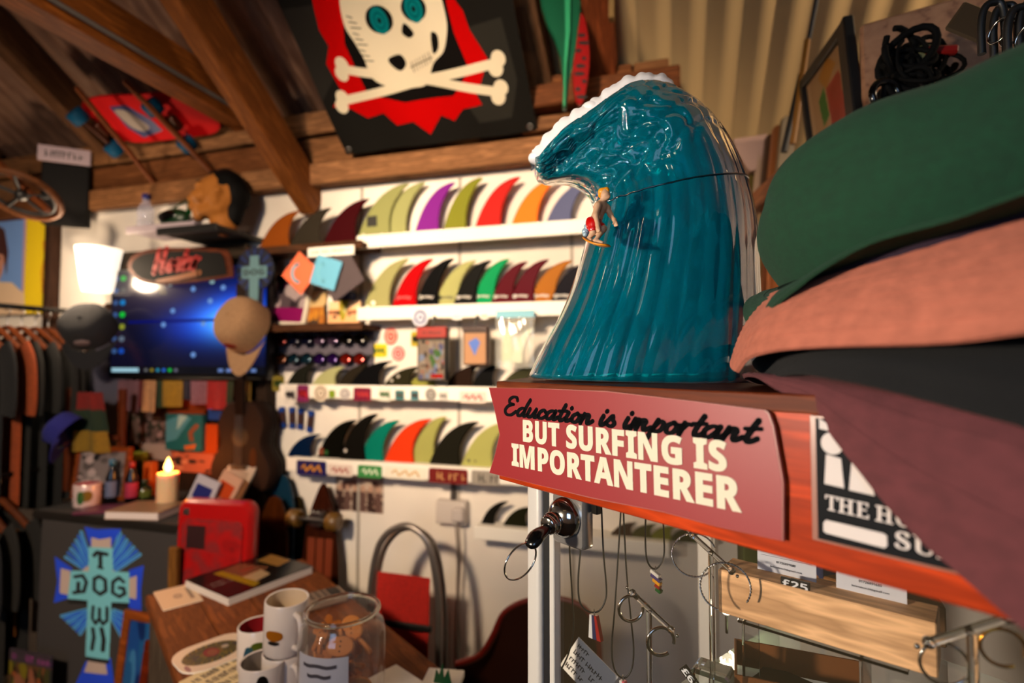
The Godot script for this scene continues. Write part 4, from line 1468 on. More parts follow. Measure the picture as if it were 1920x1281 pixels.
func hoop(label: String, c: Vector3, r: float, thick: float, gap: float, m: Material = null) -> void:
	var root := case_thing("hoop_earring", label, "earring", "")
	var v := (c - (Basis(Vector3.UP, -CASE_TURN) * (Vector3(0, 1.45, 0) - CASE_AT))).normalized()
	var x := v.cross(Vector3.UP).normalized().rotated(Vector3.UP, 0.35)
	var mb := MB.new()
	mb.tube(ring_points(c, r, x, Vector3.UP, 44, gap, gap + 5.5), thick, 12)
	part(root, "hoop", mb, m if m else M.chrome)
	var pin := MB.new()
	var e := c + (x * cos(gap) + Vector3.UP * sin(gap)) * r
	pin.tube([e, e + (x * cos(gap + 1.7) + Vector3.UP * sin(gap + 1.7)) * r * 0.5], thick * 0.4, 6)
	part(root, "post", pin, m if m else M.chrome)

func twist_hoop(label: String, c: Vector3, r: float, gap: float) -> void:
	var root := case_thing("hoop_earring", label, "earring", "")
	var v := (c - (Basis(Vector3.UP, -CASE_TURN) * (Vector3(0, 1.45, 0) - CASE_AT))).normalized()
	var x := v.cross(Vector3.UP).normalized().rotated(Vector3.UP, 0.15)
	var n := x.cross(Vector3.UP)
	var mb := MB.new()
	for s in 2:
		var pts := []
		for k in 150:
			var a := gap + 5.0 * k / 149.0
			var rad := x * cos(a) + Vector3.UP * sin(a)
			var w := a * 24.0 + s * PI
			pts.append(c + rad * (r + 0.0006 * cos(w)) + n * 0.0006 * sin(w))
		mb.tube(pts, 0.00062, 6)
	part(root, "hoop", mb, M.chrome)

func price_tag(label: String, text: String, turn: Basis, at: Vector3, lean: float) -> void:
	var root := case_thing("price_tag", label, "price tag")
	var o := Transform3D(turn * Basis(Vector3(0, 0, 1), lean), at)
	root.transform = root.transform * o
	var m := MB.new()
	for k in text.length():
		m.box(Vector3(-0.009 + 0.009 * k, 0.0005 * (k % 2), 0), Vector3(0.0088, 0.0105, 0.003), 0.0004)
	part(root, "tile", m, mat(Color(0.012, 0.012, 0.014), 0.35))
	fit_text(root, "digits", text, Vector2(-0.0115, -0.0034), Vector2(0.0118, -0.0034), 0.0072, 0.0017, mat(Color(0.85, 0.85, 0.85), 0.5))

# ---------------------------------------------------------------- hats piled on the case
# edge: [angle in degrees, radius, height] round the pile's axis; the brim hangs from a crown ring
func hat(called: String, label: String, at: Vector3, crown_r: float, crown_h: float, ring: Vector3, lean: Vector3, edge: Array, m: Material, rows: int, thick: float, has_crown := true, lining: Material = null, droop := 1.0) -> void:
	var root := thing(called, label, "hat")
	var up := (Vector3.UP + lean).normalized()
	var ex := (Vector3.RIGHT - up * up.x).normalized()
	var ez := ex.cross(up)
	var c := at + ring
	var edge_at := func(a: float) -> Vector3:
		var d := fposmod(rad_to_deg(a), 360.0)
		var n := edge.size()
		for i in n:
			var e0: Array = edge[i]
			var e1: Array = edge[(i + 1) % n]
			var a0: float = e0[0]
			var a1: float = e1[0] + (360.0 if i == n - 1 else 0.0)
			var dd := d + (360.0 if i == n - 1 and d < a0 else 0.0)
			if dd >= a0 and dd <= a1:
				var t := (dd - a0) / (a1 - a0)
				var ep: Array = edge[(i + n - 1) % n]
				var en: Array = edge[(i + 2) % n]
				var r := cubic_interpolate(e0[1], e1[1], ep[1], en[1], t)
				var y := cubic_interpolate(e0[2], e1[2], ep[2], en[2], t)
				return at + Vector3(cos(a) * r, y, sin(a) * r)
		return at
	var ring_at := func(a: float) -> Vector3:
		return c + (ex * cos(a) - ez * -sin(a)) * crown_r
	var brim := MB.new()
	brim.sheet(120, 26, func(u: float, v: float):
		var a := u * TAU
		var p: Vector3 = ring_at.call(a)
		var q: Vector3 = edge_at.call(a)
		var s := p.lerp(q, 1.0 - pow(1.0 - v, droop))
		s.y = lerpf(p.y, q.y, pow(v, droop))
		var outw := Vector3(cos(a), 0.6, sin(a)).normalized()
		var lump := sin(a * 3.0 + v * 2.0) * 0.003 * v + sin(a * 7.0 - v * 3.0) * 0.0012 * v
		return s + outw * (sin(v * PI) * 0.006 + lump + 0.0003 * cos(v * TAU * rows)), thick, true)
	part(root, "brim", brim, m)
	if rows > 2:
		var st := MB.new()
		for k in range(1, rows, 2):
			var pts := []
			for i in 140:
				var a := TAU * i / 140
				var v := float(k) / rows
				var p: Vector3 = ring_at.call(a)
				var q: Vector3 = edge_at.call(a)
				var s := p.lerp(q, 1.0 - pow(1.0 - v, droop))
				s.y = lerpf(p.y, q.y, pow(v, droop))
				var outw := Vector3(cos(a), 0.6, sin(a)).normalized()
				var lump := sin(a * 3.0 + v * 2.0) * 0.003 * v + sin(a * 7.0 - v * 3.0) * 0.0012 * v
				pts.append(s + outw * (sin(v * PI) * 0.006 + lump + 0.0003 * cos(v * TAU * rows)))
			st.tube(pts, 0.0003, 4, true)
		part(root, "stitching", st, m)
	if has_crown:
		var cr := MB.new()
		cr.sheet(120, 30, func(u: float, v: float):
			var a := -u * TAU
			var s := sin(v * PI * 0.5)
			var rr := crown_r * (1.0 + 0.06 * sin(minf(v * 2.2, 1.0) * PI)) * pow(maxf(0.0, 1.0 - pow(v, 3.2)), 0.55)
			var fold := 0.004 * sin(a * 4.0 + v * 5.0) * v + 0.0025 * sin(a * 9.0 + 1.0) * v * (1.0 - v)
			return c + (ex * cos(a) - ez * -sin(a)) * (rr + fold) + up * (crown_h * s + fold))
		part(root, "crown", cr, m)
		var seam := MB.new()
		var sp := []
		for i in 120:
			sp.append(ring_at.call(TAU * i / 120) + Vector3(cos(TAU * i / 120), 0.3, sin(TAU * i / 120)) * 0.0012)
		seam.tube(sp, 0.0016, 6, true)
		part(root, "seam", seam, lining if lining else m)

func make_hats() -> void:
	var pile := Vector3(0.2428, 1.426, -0.5443)
	var mauve := cloth(Color(0.38, 0.18, 0.195), 0.95, 40.0)
	var pink := cloth(Color(0.73, 0.42, 0.33), 0.95, 50.0)
	var black := cloth(Color(0.035, 0.035, 0.04), 0.95, 50.0)
	var green := cloth(Color(0.008, 0.215, 0.12), 0.95, 60.0)
	hat("bucket_hat", "lowest hat of the pile, mauve quilted with a brim that droops over the case front", pile, 0.125, 0.05, Vector3(0, 0.012, 0), Vector3(0, 0, 0), [[17.9851, 0.165, 0], [59.8489, 0.165, 0], [101.7128, 0.215, -0.1334], [108.3412, 0.2064, -0.1167], [115.4347, 0.194, -0.0977], [123.2638, 0.1846, -0.0783], [133.39, 0.1778, -0.0445], [145.0429, 0.171, -0.0108], [157.1836, 0.1736, 0.0034], [168.6658, 0.1768, 0.0135], [210.5296, 0.165, 0], [252.3935, 0.165, 0], [294.2573, 0.165, 0], [336.1212, 0.165, 0]], mauve, 9, 0.003, false, null, 2.2)
	hat("bucket_hat", "black hat with a plain dark brim, second from the bottom of the hat pile", pile, 0.135, 0.06, Vector3(0, 0.05, 0), Vector3(0, 0, 0), [[16.1938, 0.165, 0.03], [57.9825, 0.165, 0.03], [99.7713, 0.2058, -0.0187], [107.0415, 0.1973, -0.0104], [114.7391, 0.1893, -0.0032], [122.7714, 0.1828, 0.0035], [132.3169, 0.1819, 0.0105], [145.8068, 0.178, 0.0162], [167.2502, 0.1662, 0.015], [209.0389, 0.165, 0.03], [250.8276, 0.165, 0.03], [292.6163, 0.165, 0.03], [334.4051, 0.165, 0.03]], black, 3, 0.003, false)
	hat("bucket_hat", "salmon pink hat with a stitched brim, between the green and the black hats", pile, 0.152, 0.06, Vector3(0, 0.128, 0), Vector3(-0.26, 0, 0.05), [[17.3009, 0.175, 0.045], [58.7994, 0.175, 0.045], [100.2979, 0.2157, 0.0425], [107.2973, 0.2099, 0.0395], [114.3968, 0.2015, 0.0359], [121.8, 0.1943, 0.0346], [135.8436, 0.192, 0.0344], [147.5719, 0.1968, 0.0338], [159.4008, 0.1956, 0.0295], [169.8084, 0.1911, 0.0185], [211.3069, 0.175, 0.045], [252.8054, 0.175, 0.045], [294.3039, 0.175, 0.045], [335.8024, 0.175, 0.045]], pink, 13, 0.003, false)
	hat("bucket_hat", "dark green bucket hat on top of the pile", pile, 0.143, 0.118, Vector3(0.0, 0.133, 0.0), Vector3(-0.28, 0, 0.05), [[17.2759, 0.18, 0.1], [57.5634, 0.18, 0.1], [97.851, 0.2004, 0.1233], [105.6586, 0.1919, 0.118], [115.3567, 0.1871, 0.1094], [127.6326, 0.1813, 0.1041], [137.0174, 0.1775, 0.0943], [147.3474, 0.1765, 0.0811], [163.8, 0.1728, 0.0653], [175.8381, 0.1678, 0.0547], [216.1257, 0.18, 0.1], [256.4132, 0.18, 0.1], [296.7008, 0.18, 0.1], [336.9883, 0.18, 0.1]], green, 3, 0.0025, true, mat(Color(0.01, 0.06, 0.035), 0.9))
	var lining := MB.new()
	var ct := cloth(Color(0.16, 0.08, 0.16), 0.95, 50.0)
	lining.sheet(60, 8, func(u: float, v: float):
		var a := u * TAU
		return pile + Vector3(cos(a) * lerpf(0.146, 0.158, v), lerpf(0.135, 0.108, v) + 0.045 * cos(a), sin(a) * lerpf(0.146, 0.158, v)), 0.002, true)
	var l := part(get_node("bucket_hat_002"), "purple_lining", lining, ct, "purple lining showing under the green brim")
	l.rotation = Vector3.ZERO

# ---------------------------------------------------------------- fin shelves on the white wall
func fin_outline(w: float, h: float, base: float) -> PackedVector2Array:
	var p := PackedVector2Array()
	for k in 15:
		var t := k / 14.0
		p.append(Vector2(0, 0).bezier_interpolate(Vector2(0.15 * w, 0.52 * h), Vector2(0.44 * w, 0.98 * h), Vector2(0.96 * w, h), t))
	p.append(Vector2(w, 0.985 * h))
	for k in range(1, 13):
		var t := k / 12.0
		p.append(Vector2(w, 0.965 * h).bezier_interpolate(Vector2(0.8 * w, 0.86 * h), Vector2(base * w * 0.8, 0.5 * h), Vector2(base * w, 0), t))
	return p

func fin(label: String, group: String, cx: float, y: float, w: float, h: float, off: float, c: Color, base := 0.64, mark := Color(0, 0, 0, 0), see := 0.0) -> Node3D:
	var root := thing("surf_fin", label, "fin", Vector3(cx - w * 0.5, y, -1.86 + off), 0.0, group)
	var m := MB.new()
	m.prism(fin_outline(w, h, base), -0.004, 0.004, 0.0038, Transform3D(), true)
	var fm: StandardMaterial3D = mat(c, 0.45).duplicate()
	fm.metallic_specular = 0.12
	if see > 0.0:
		fm.backlight_enabled = true
		fm.backlight = Color(see, see, see)
	part(root, "blade", m, fm)
	var t := MB.new()
	t.box(Vector3(w * base * 0.5, 0.003, 0), Vector3(w * base * 0.92, 0.012, 0.0086), 0.001)
	part(root, "base_tab", t, fm)
	if mark.a > 0.0:
		var ink := MB.new()
		var pts := []
		for k in 22:
			pts.append(Vector2(w * (0.12 + 0.36 * k / 21.0), h * 0.22 + w * 0.045 * sin(k * 1.9) * (1.0 if k % 3 else 0.4)))
		ink.stroke(PackedVector2Array(pts), w * 0.022, 0.004, 0.0046)
		ink.prism(disc_poly(Vector2(w * 0.15, h * 0.22), w * 0.05, w * 0.05, 14), 0.004, 0.0046)
		part(root, "logo_mark", ink, mat(mark, 0.5))
	return root

func holes(root: Node3D, pts: Array, c: Color) -> void:
	for p in pts:
		var m := MB.new()
		m.prism(disc_poly(Vector2(p.x, p.y), p.z, p.z, 16), 0.0042, 0.0048)
		part(root, "screw_hole", m, mat(c, 0.4))

func shelf(label: String, x0: float, x1: float, top: float, lip: float, depth: float, m: Material) -> Node3D:
	var root := thing("wall_shelf", label, "shelf")
	part(root, "board", board(Vector3((x0 + x1) * 0.5, top - 0.009, -1.86 + depth * 0.5), Vector3(x1 - x0, 0.018, depth), 0.002), m)
	if lip > 0.0:
		part(root, "front_lip", board(Vector3((x0 + x1) * 0.5, top + 0.004 - lip * 0.5, -1.86 + depth + 0.006), Vector3(x1 - x0, lip, 0.012), 0.002), m)
	return root

func make_wall_shelves() -> void:
	var white := mat(Color(0.88, 0.86, 0.82), 0.5)
	var brown := wood(Color(0.3, 0.18, 0.1), 0, 0.6)
	var ya := Vector3(-0.8583, 1.9274, -1.81).y
	var yb := Vector3(-0.8564, 1.6551, -1.81).y
	var yc := Vector3(-0.8543, 1.3623, -1.81).y
	var yd := Vector3(-0.8524, 1.0809, -1.81).y
	var ye := Vector3(-0.5453, 0.8822, -1.81).y
	var yl := Vector3(-1.3392, 1.8998, -1.8).y
	var ym := Vector3(-1.3339, 1.5941, -1.8).y
	shelf("long white shelf carrying the top row of fins", Vector3(-1.1231, 1.9176, -1.77).x, 0.0, ya, 0.05, 0.09, white)
	shelf("long white shelf carrying the row of logo fins", Vector3(-1.1194, 1.6325, -1.77).x, 0.0, yb, 0.05, 0.09, white)
	shelf("white shelf with a row of stickers along its front, third from the top", Vector3(-1.4594, 1.3461, -1.77).x, 0.0, yc, 0.052, 0.09, white)
	shelf("lowest long white shelf with label stickers on its front", Vector3(-1.4237, 1.0562, -1.77).x, 0.0, yd, 0.052, 0.09, white)
	shelf("small white ledge beside the socket box", Vector3(-0.6496, 0.885, -1.77).x, 0.0, ye, 0.045, 0.09, white)
	shelf("dark brown shelf carrying the orange, grey and maroon fins", Vector3(-1.5994, 1.8939, -1.77).x, Vector3(-1.0767, 1.8739, -1.77).x, yl, 0.028, 0.13, brown)
	shelf("dark brown shelf carrying the framed picture and postcards", Vector3(-1.5612, 1.59, -1.77).x, Vector3(-1.0732, 1.5871, -1.77).x, ym, 0.028, 0.13, brown)
	# top row
	var g := "fins on the top shelf"
	var olive := Color(0.52, 0.53, 0.33)
	fin("burnt orange fin at the left end of the dark brown shelf", "fins on the dark brown shelf", -1.509, 1.9054, 0.202, 0.1578, 0.06, Color(0.5, 0.25, 0.07), 0.8)
	fin("smoky grey fin between the burnt orange and the maroon fin", "fins on the dark brown shelf", -1.3517, 1.8994, 0.2003, 0.1578, 0.075, Color(0.17, 0.15, 0.12), 0.8)
	fin("dark maroon fin above the white label strip", "fins on the dark brown shelf", -1.2002, 1.9018, 0.2125, 0.1832, 0.06, Color(0.2, 0.03, 0.045), 0.76)
	var f0 := fin("pale olive fin with a dark square sticker, leftmost on the top white shelf", g, -1.042, 1.9252, 0.2252, 0.2073, 0.05, olive, 0.66, Color(0, 0, 0, 0), 0.3)
	var sq := MB.new()
	sq.prism(PackedVector2Array([Vector2(0.045, 0.05), Vector2(0.09, 0.05), Vector2(0.088, 0.092), Vector2(0.047, 0.09)]), 0.0042, 0.0048)
	part(f0, "sticker", sq, mat(Color(0.08, 0.08, 0.05), 0.5))
	holes(f0, [Vector3(0.03, 0.02, 0.006), Vector3(0.11, 0.016, 0.006)], Color(0.8, 0.8, 0.7))
	fin("pale olive fin tucked behind the stickered one on the top shelf", g, -0.9678, 1.9279, 0.1948, 0.2088, 0.035, Color(0.56, 0.57, 0.37), 0.62, Color(0, 0, 0, 0), 0.3)
	fin("purple fin on the top white shelf", g, -0.8273, 1.9232, 0.1688, 0.1952, 0.05, Color(0.45, 0.13, 0.5), 0.64)
	fin("olive green fin on the top white shelf", g, -0.7155, 1.9217, 0.1615, 0.2041, 0.05, Color(0.45, 0.46, 0.14), 0.62)
	fin("red fin on the top white shelf", g, -0.5831, 1.9146, 0.1816, 0.2001, 0.05, Color(0.68, 0.12, 0.1), 0.62)
	fin("orange fin beside the wave jar on the top white shelf", g, -0.4486, 1.9093, 0.1784, 0.1866, 0.05, Color(0.92, 0.45, 0.12), 0.62)
	fin("slate blue fin half behind the surfer of the wave jar", g, -0.3285, 1.9048, 0.1683, 0.1701, 0.05, Color(0.33, 0.35, 0.48), 0.62)
	# row of logo fins
	g = "fins on the second white shelf"
	var ink := Color(0.75, 0.73, 0.7)
	var r0 := fin("pale olive fin at the left end of the second white shelf", g, -1.0249, 1.6538, 0.1956, 0.1902, 0.05, Color(0.56, 0.55, 0.36), 0.6, Color(0, 0, 0, 0), 0.3)
	holes(r0, [Vector3(0.045, 0.025, 0.009), Vector3(0.02, 0.014, 0.005)], Color(0.9, 0.9, 0.85))
	fin("bright red fin on the second white shelf", g, -0.9089, 1.6534, 0.171, 0.1821, 0.062, Color(0.62, 0.01, 0.03), 0.62, Color(0.75, 0.3, 0.3))
	fin("black fin right of the bright red fin on the second shelf", g, -0.8244, 1.6542, 0.157, 0.181, 0.05, Color(0.03, 0.03, 0.035), 0.62, ink)
	fin("pale olive fin between two dark fins on the second shelf", g, -0.7494, 1.6534, 0.1673, 0.1723, 0.036, Color(0.6, 0.6, 0.38), 0.62, Color(0.25, 0.25, 0.15), 0.3)
	fin("charcoal fin left of the emerald fin on the second shelf", g, -0.6769, 1.6519, 0.1505, 0.1674, 0.05, Color(0.055, 0.055, 0.05), 0.64, ink)
	fin("emerald green fin on the second white shelf", g, -0.6112, 1.6533, 0.1466, 0.1709, 0.036, Color(0.02, 0.52, 0.3), 0.64, ink)
	fin("maroon fin next to the emerald one on the second shelf", g, -0.5375, 1.6516, 0.1405, 0.1564, 0.05, Color(0.3, 0.03, 0.08), 0.66, ink)
	fin("maroon fin left of the ochre one on the second shelf", g, -0.461, 1.6481, 0.1462, 0.1612, 0.062, Color(0.3, 0.025, 0.085), 0.66, ink)
	fin("ochre fin on the second white shelf", g, -0.3877, 1.649, 0.159, 0.1548, 0.05, Color(0.6, 0.36, 0.1), 0.66, ink)
	fin("dark navy fin against the edge of the wave jar on the second shelf", g, -0.3125, 1.6473, 0.1508, 0.1447, 0.062, Color(0.035, 0.025, 0.07), 0.64, ink)
	fin("dull green fin almost hidden behind the wave jar on the second shelf", g, -0.2469, 1.6484, 0.1523, 0.1332, 0.05, Color(0.05, 0.28, 0.12), 0.64)
	# small fins of the third shelf
	g = "small fins on the third white shelf"
	fin("small dark grey fin at the left end of the third shelf", g, -1.3993, 1.3599, 0.1324, 0.087, 0.05, Color(0.1, 0.1, 0.08), 0.72)
	fin("small pale olive fin on the third shelf under the sunglasses", g, -1.2729, 1.3613, 0.1498, 0.0751, 0.05, Color(0.6, 0.6, 0.42), 0.74, Color(0, 0, 0, 0), 0.3)
	fin("small brownish fin behind the black one on the third shelf", g, -1.1723, 1.362, 0.1371, 0.0828, 0.036, Color(0.13, 0.11, 0.08), 0.72)
	fin("small glossy black fin under the yellow and green sticker", g, -1.0819, 1.3638, 0.1787, 0.0933, 0.055, Color(0.03, 0.03, 0.035), 0.72)
	var ch := fin("small dark olive fin with two round holes, left of the red packet", g, -0.9515, 1.3612, 0.1594, 0.0758, 0.05, Color(0.13, 0.12, 0.07), 0.74)
	holes(ch, [Vector3(0.035, 0.022, 0.006), Vector3(0.062, 0.038, 0.006)], Color(0.65, 0.62, 0.58))
	fin("small olive fin behind the foot of the red packet", g, -0.864, 1.3616, 0.1434, 0.0615, 0.036, Color(0.48, 0.48, 0.22), 0.8)
	fin("small matt brown fin under the brown packet", g, -0.7097, 1.3622, 0.1364, 0.081, 0.05, Color(0.12, 0.07, 0.045), 0.8)
	fin("small black rubber edged fin right of the matt brown fin", g, -0.6185, 1.3621, 0.108, 0.0831, 0.065, Color(0.04, 0.04, 0.042), 0.8)
	fin("small dark olive fin beside the wave jar foot on the third shelf", g, -0.4993, 1.3649, 0.1399, 0.0729, 0.05, Color(0.2, 0.2, 0.13), 0.8)
	# lowest long shelf
	g = "fins on the lowest long shelf"
	fin("blue marbled fin at the left end of the lowest long shelf", g, -1.3807, 1.0806, 0.1484, 0.09, 0.05, Color(0.02, 0.09, 0.2), 0.74)
	var fd := fin("black fin with orange and green paint on the lowest long shelf", g, -1.2345, 1.0807, 0.1765, 0.1503, 0.045, Color(0.025, 0.028, 0.018), 0.7)
	var spot := MB.new()
	spot.prism(disc_poly(Vector2(0.02, 0.024), 0.012, 0.016, 16), 0.0042, 0.0048)
	part(fd, "orange_patch", spot, mat(Color(0.4, 0.16, 0.06), 0.5))
	var spot2 := MB.new()
	spot2.prism(disc_poly(Vector2(0.042, 0.02), 0.008, 0.009, 16), 0.0042, 0.0048)
	part(fd, "green_patch", spot2, mat(Color(0.04, 0.3, 0.1), 0.5))
	var f2 := fin("tall charcoal fin left of the teal one on the lowest shelf", g, -1.1297, 1.0844, 0.1637, 0.1735, 0.06, Color(0.05, 0.045, 0.035), 0.68)
	holes(f2, [Vector3(0.026, 0.03, 0.007)], Color(0.7, 0.68, 0.65))
	fin("teal fin on the lowest long shelf", g, -1.0477, 1.0788, 0.1719, 0.1562, 0.05, Color(0.02, 0.4, 0.34), 0.62)
	fin("coral orange fin on the lowest long shelf", g, -0.929, 1.077, 0.1948, 0.1675, 0.05, Color(0.75, 0.2, 0.07), 0.64)
	fin("pale olive fin behind the coral orange one", g, -0.8528, 1.0804, 0.1487, 0.1727, 0.036, Color(0.56, 0.56, 0.31), 0.7, Color(0, 0, 0, 0), 0.3)
	fin("smoky charcoal fin left of the red sign on the lowest shelf", g, -0.7445, 1.079, 0.1953, 0.1612, 0.05, Color(0.09, 0.085, 0.06), 0.64)
	var fl := fin("pale olive fin partly behind the red sign on the lowest shelf", g, -0.6211, 1.0799, 0.1904, 0.1621, 0.05, Color(0.6, 0.6, 0.34), 0.64, Color(0, 0, 0, 0), 0.3)
	holes(fl, [Vector3(0.03, 0.02, 0.006), Vector3(0.055, 0.02, 0.004)], Color(0.3, 0.3, 0.2))
	g = "fins on the small ledge"
	fin("slim dark fin standing on the small ledge by the socket", g, -0.5899, 0.8785, 0.1008, 0.0854, 0.05, Color(0.07, 0.065, 0.05), 0.5)
	fin("olive and black fin on the small ledge, next to the case post", g, -0.5031, 0.884, 0.1078, 0.0678, 0.05, Color(0.1, 0.1, 0.05), 0.8)
	fin("blue fin on the small ledge, half behind the case post", g, -0.4176, 0.8894, 0.1051, 0.0489, 0.05, Color(0.03, 0.2, 0.36), 0.8)
	for k in 5:
		var cx := Vector3(-0.1421, 0.916, -1.81).x + 0.062 * k
		fin(["small brown fin seen through the case, behind the necklaces", "small olive fin seen through the case next to the brown one", "small yellow green fin seen through the case, middle of its row", "small dark olive fin seen through the case", "small moss green fin seen through the case by the rear post"][k], g, cx, ye, 0.085, 0.045, 0.05, [Color(0.16, 0.07, 0.05), Color(0.2, 0.2, 0.06), Color(0.35, 0.36, 0.08), Color(0.13, 0.14, 0.05), Color(0.2, 0.25, 0.07)][k], 0.85)

# a thin flat thing with a print on its front, standing or hung in the wall plane
func flat_thing(called: String, label: String, category: String, cx: float, y: float, w: float, h: float, off: float, m: Material, thick := 0.001, group := "", lean := 0.0) -> MeshInstance3D:
	var b := MB.new()
	b.prism(PackedVector2Array([Vector2(-w * 0.5, 0), Vector2(w * 0.5, 0), Vector2(w * 0.5, h), Vector2(-w * 0.5, h)]), 0.0, thick)
	var o := solo(called, b, m, label, category, Vector3(cx, y, -1.86 + off), 0.0, group)
	o.rotation.x = lean
	return o

func sticker(label: String, cx: float, y: float, w: float, h: float, off: float, c: Color, shape := 0, ink := Color(0, 0, 0, 0), text := "") -> void:
	var root := thing("sticker", label, "sticker", Vector3(cx, y + h * 0.5, -1.86 + off), 0.0, "stickers on the fin wall")
	var b := MB.new()
	if shape == 1:
		b.prism(disc_poly(Vector2.ZERO, w * 0.5, h * 0.5, 30), 0.0, 0.0008)
	else:
		b.prism(round_rect(w, h, minf(w, h) * 0.15), 0.0, 0.0008)
	part(root, "backing", b, mat(c, 0.4))
	if ink.a > 0.0:
		if text:
			var tw := w * 0.8
			scribble(root, "print", Vector2(-tw * 0.5, -h * 0.25), Vector2(tw * 0.5, -h * 0.25), h * 0.5, 0.0009, mat(ink, 0.5), 6)
		else:
			var i := MB.new()
			if shape == 1:
				var outer := []
				for k in 25:
					outer.append(Vector2.from_angle(TAU * k / 24) * Vector2(w, h) * 0.32)
				i.stroke(PackedVector2Array(outer), w * 0.1, 0.0008, 0.0012)
				i.stroke(PackedVector2Array([Vector2(-w * 0.1, -h * 0.1), Vector2(0.02 * w, h * 0.12), Vector2(w * 0.12, -h * 0.08)]), w * 0.09, 0.0008, 0.0012)
			else:
				var q := []
				for k in 9:
					q.append(Vector2(w * (-0.32 + 0.08 * k), h * 0.25 * sin(k * 2.1)))
				i.stroke(PackedVector2Array(q), h * 0.16, 0.0008, 0.0012)
			part(root, "print", i, mat(ink, 0.5))

func make_wall_goods() -> void:
	# stickers on the shelf fronts and the wall
	sticker("red round sticker high on the wall right of the sunglasses", -1.0308, 1.5194, 0.0602, 0.0665, 0.001, Color(0.7, 0.1, 0.07), 1, Color(0.88, 0.7, 0.62))
	sticker("pinkish red round sticker, lower of the two red rounds", -0.9979, 1.4572, 0.055, 0.0578, 0.001, Color(0.72, 0.13, 0.15), 1, Color(0.9, 0.72, 0.7))
	sticker("yellow and green sticker beside the red round ones", -1.0838, 1.4719, 0.075, 0.0522, 0.001, Color(0.8, 0.72, 0.06), 0, Color(0.04, 0.32, 0.1))
	sticker("yellow triangle-like sticker left of the red packet", -0.9234, 1.5123, 0.0404, 0.0573, 0.001, Color(0.62, 0.55, 0.05), 0, Color(0.1, 0.1, 0.03))
	sticker("blue and white round sticker on the second shelf front", -0.8565, 1.5821, 0.0635, 0.0658, 0.103, Color(0.75, 0.76, 0.82), 1, Color(0.12, 0.14, 0.35))
	sticker("faint blue print on the second shelf front", -0.7134, 1.6021, 0.0365, 0.0228, 0.103, Color(0.85, 0.84, 0.82), 0, Color(0.45, 0.5, 0.75))
	sticker("faint green print on the second shelf front", -0.6114, 1.6017, 0.0315, 0.0224, 0.103, Color(0.85, 0.84, 0.82), 0, Color(0.45, 0.68, 0.4))
	sticker("yellow green sticker at the far left of the third shelf", -1.4725, 1.3377, 0.0552, 0.0608, 0.093, Color(0.42, 0.38, 0.12), 0, Color(0.1, 0.25, 0.06))
	sticker("white sticker with a dark border, left on the third shelf front", -1.4076, 1.2916, 0.0565, 0.0682, 0.103, Color(0.8, 0.78, 0.75), 0, Color(0.2, 0.18, 0.2))
	sticker("magenta sticker with a red corner on the third shelf front", -1.3505, 1.299, 0.0532, 0.0656, 0.103, Color(0.42, 0.1, 0.3), 0, Color(0.75, 0.1, 0.15))
	sticker("cream round sticker on the third shelf front", -1.2705, 1.3027, 0.0639, 0.0649, 0.103, Color(0.82, 0.77, 0.68), 1, Color(0.5, 0.4, 0.36))
	sticker("tiny lime green sticker on the third shelf front", -1.221, 1.3177, 0.0257, 0.0282, 0.103, Color(0.45, 0.55, 0.08), 0)
	sticker("grey line sticker left of the magenta heart", -1.1643, 1.3108, 0.0505, 0.046, 0.103, Color(0.78, 0.75, 0.73), 1, Color(0.4, 0.38, 0.4))
	sticker("deep pink heart-like sticker on the third shelf front", -1.0905, 1.3083, 0.0743, 0.0495, 0.103, Color(0.42, 0.02, 0.16), 0, Color(0.7, 0.15, 0.15))
	sticker("green palm sticker on the third shelf front", -0.9972, 1.3101, 0.0548, 0.0488, 0.103, Color(0.8, 0.79, 0.74), 0, Color(0.07, 0.33, 0.04))
	sticker("teal square sticker right of the palm", -0.9362, 1.3152, 0.0366, 0.0348, 0.103, Color(0.18, 0.4, 0.42), 0, Color(0.3, 0.26, 0.2))
	sticker("narrow teal and brown sticker on the third shelf front", -0.8764, 1.3144, 0.0318, 0.0365, 0.103, Color(0.25, 0.45, 0.48), 0, Color(0.25, 0.18, 0.12))
	sticker("dark grey round sticker on the third shelf front", -0.8125, 1.3119, 0.0457, 0.0494, 0.103, Color(0.62, 0.6, 0.57), 1, Color(0.22, 0.2, 0.2))
	sticker("small grey star-like sticker next to the dark grey round", -0.765, 1.3166, 0.0369, 0.0321, 0.103, Color(0.75, 0.73, 0.7), 0, Color(0.4, 0.38, 0.37))
	sticker("long red flame-like sticker at the right of the third shelf", -0.6524, 1.3095, 0.0991, 0.0408, 0.103, Color(0.82, 0.74, 0.7), 0, Color(0.55, 0.03, 0.06))
	sticker("shiny blue sticker with rainbow glints on the lowest shelf front", -1.3075, 1.0204, 0.133, 0.0564, 0.103, Color(0.04, 0.05, 0.3), 0, Color(0.75, 0.5, 0.05))
	sticker("white sticker with red writing on the lowest shelf front", -1.1811, 1.0258, 0.1055, 0.0436, 0.103, Color(0.8, 0.74, 0.7), 0, Color(0.6, 0.2, 0.18))
	sticker("green edged sticker on the lowest shelf front", -1.0559, 1.0273, 0.0997, 0.0447, 0.103, Color(0.2, 0.5, 0.25), 0, Color(0.8, 0.85, 0.75))
	sticker("white sticker with faint yellow writing on the lowest shelf front", -0.91, 1.0303, 0.1657, 0.0438, 0.103, Color(0.86, 0.83, 0.77), 0, Color(0.75, 0.6, 0.35))
	sticker("dark red plate with cream capitals on the lowest shelf front", -0.7445, 1.0256, 0.1477, 0.052, 0.104, Color(0.4, 0.045, 0.03), 0, Color(0.75, 0.55, 0.35), "x")
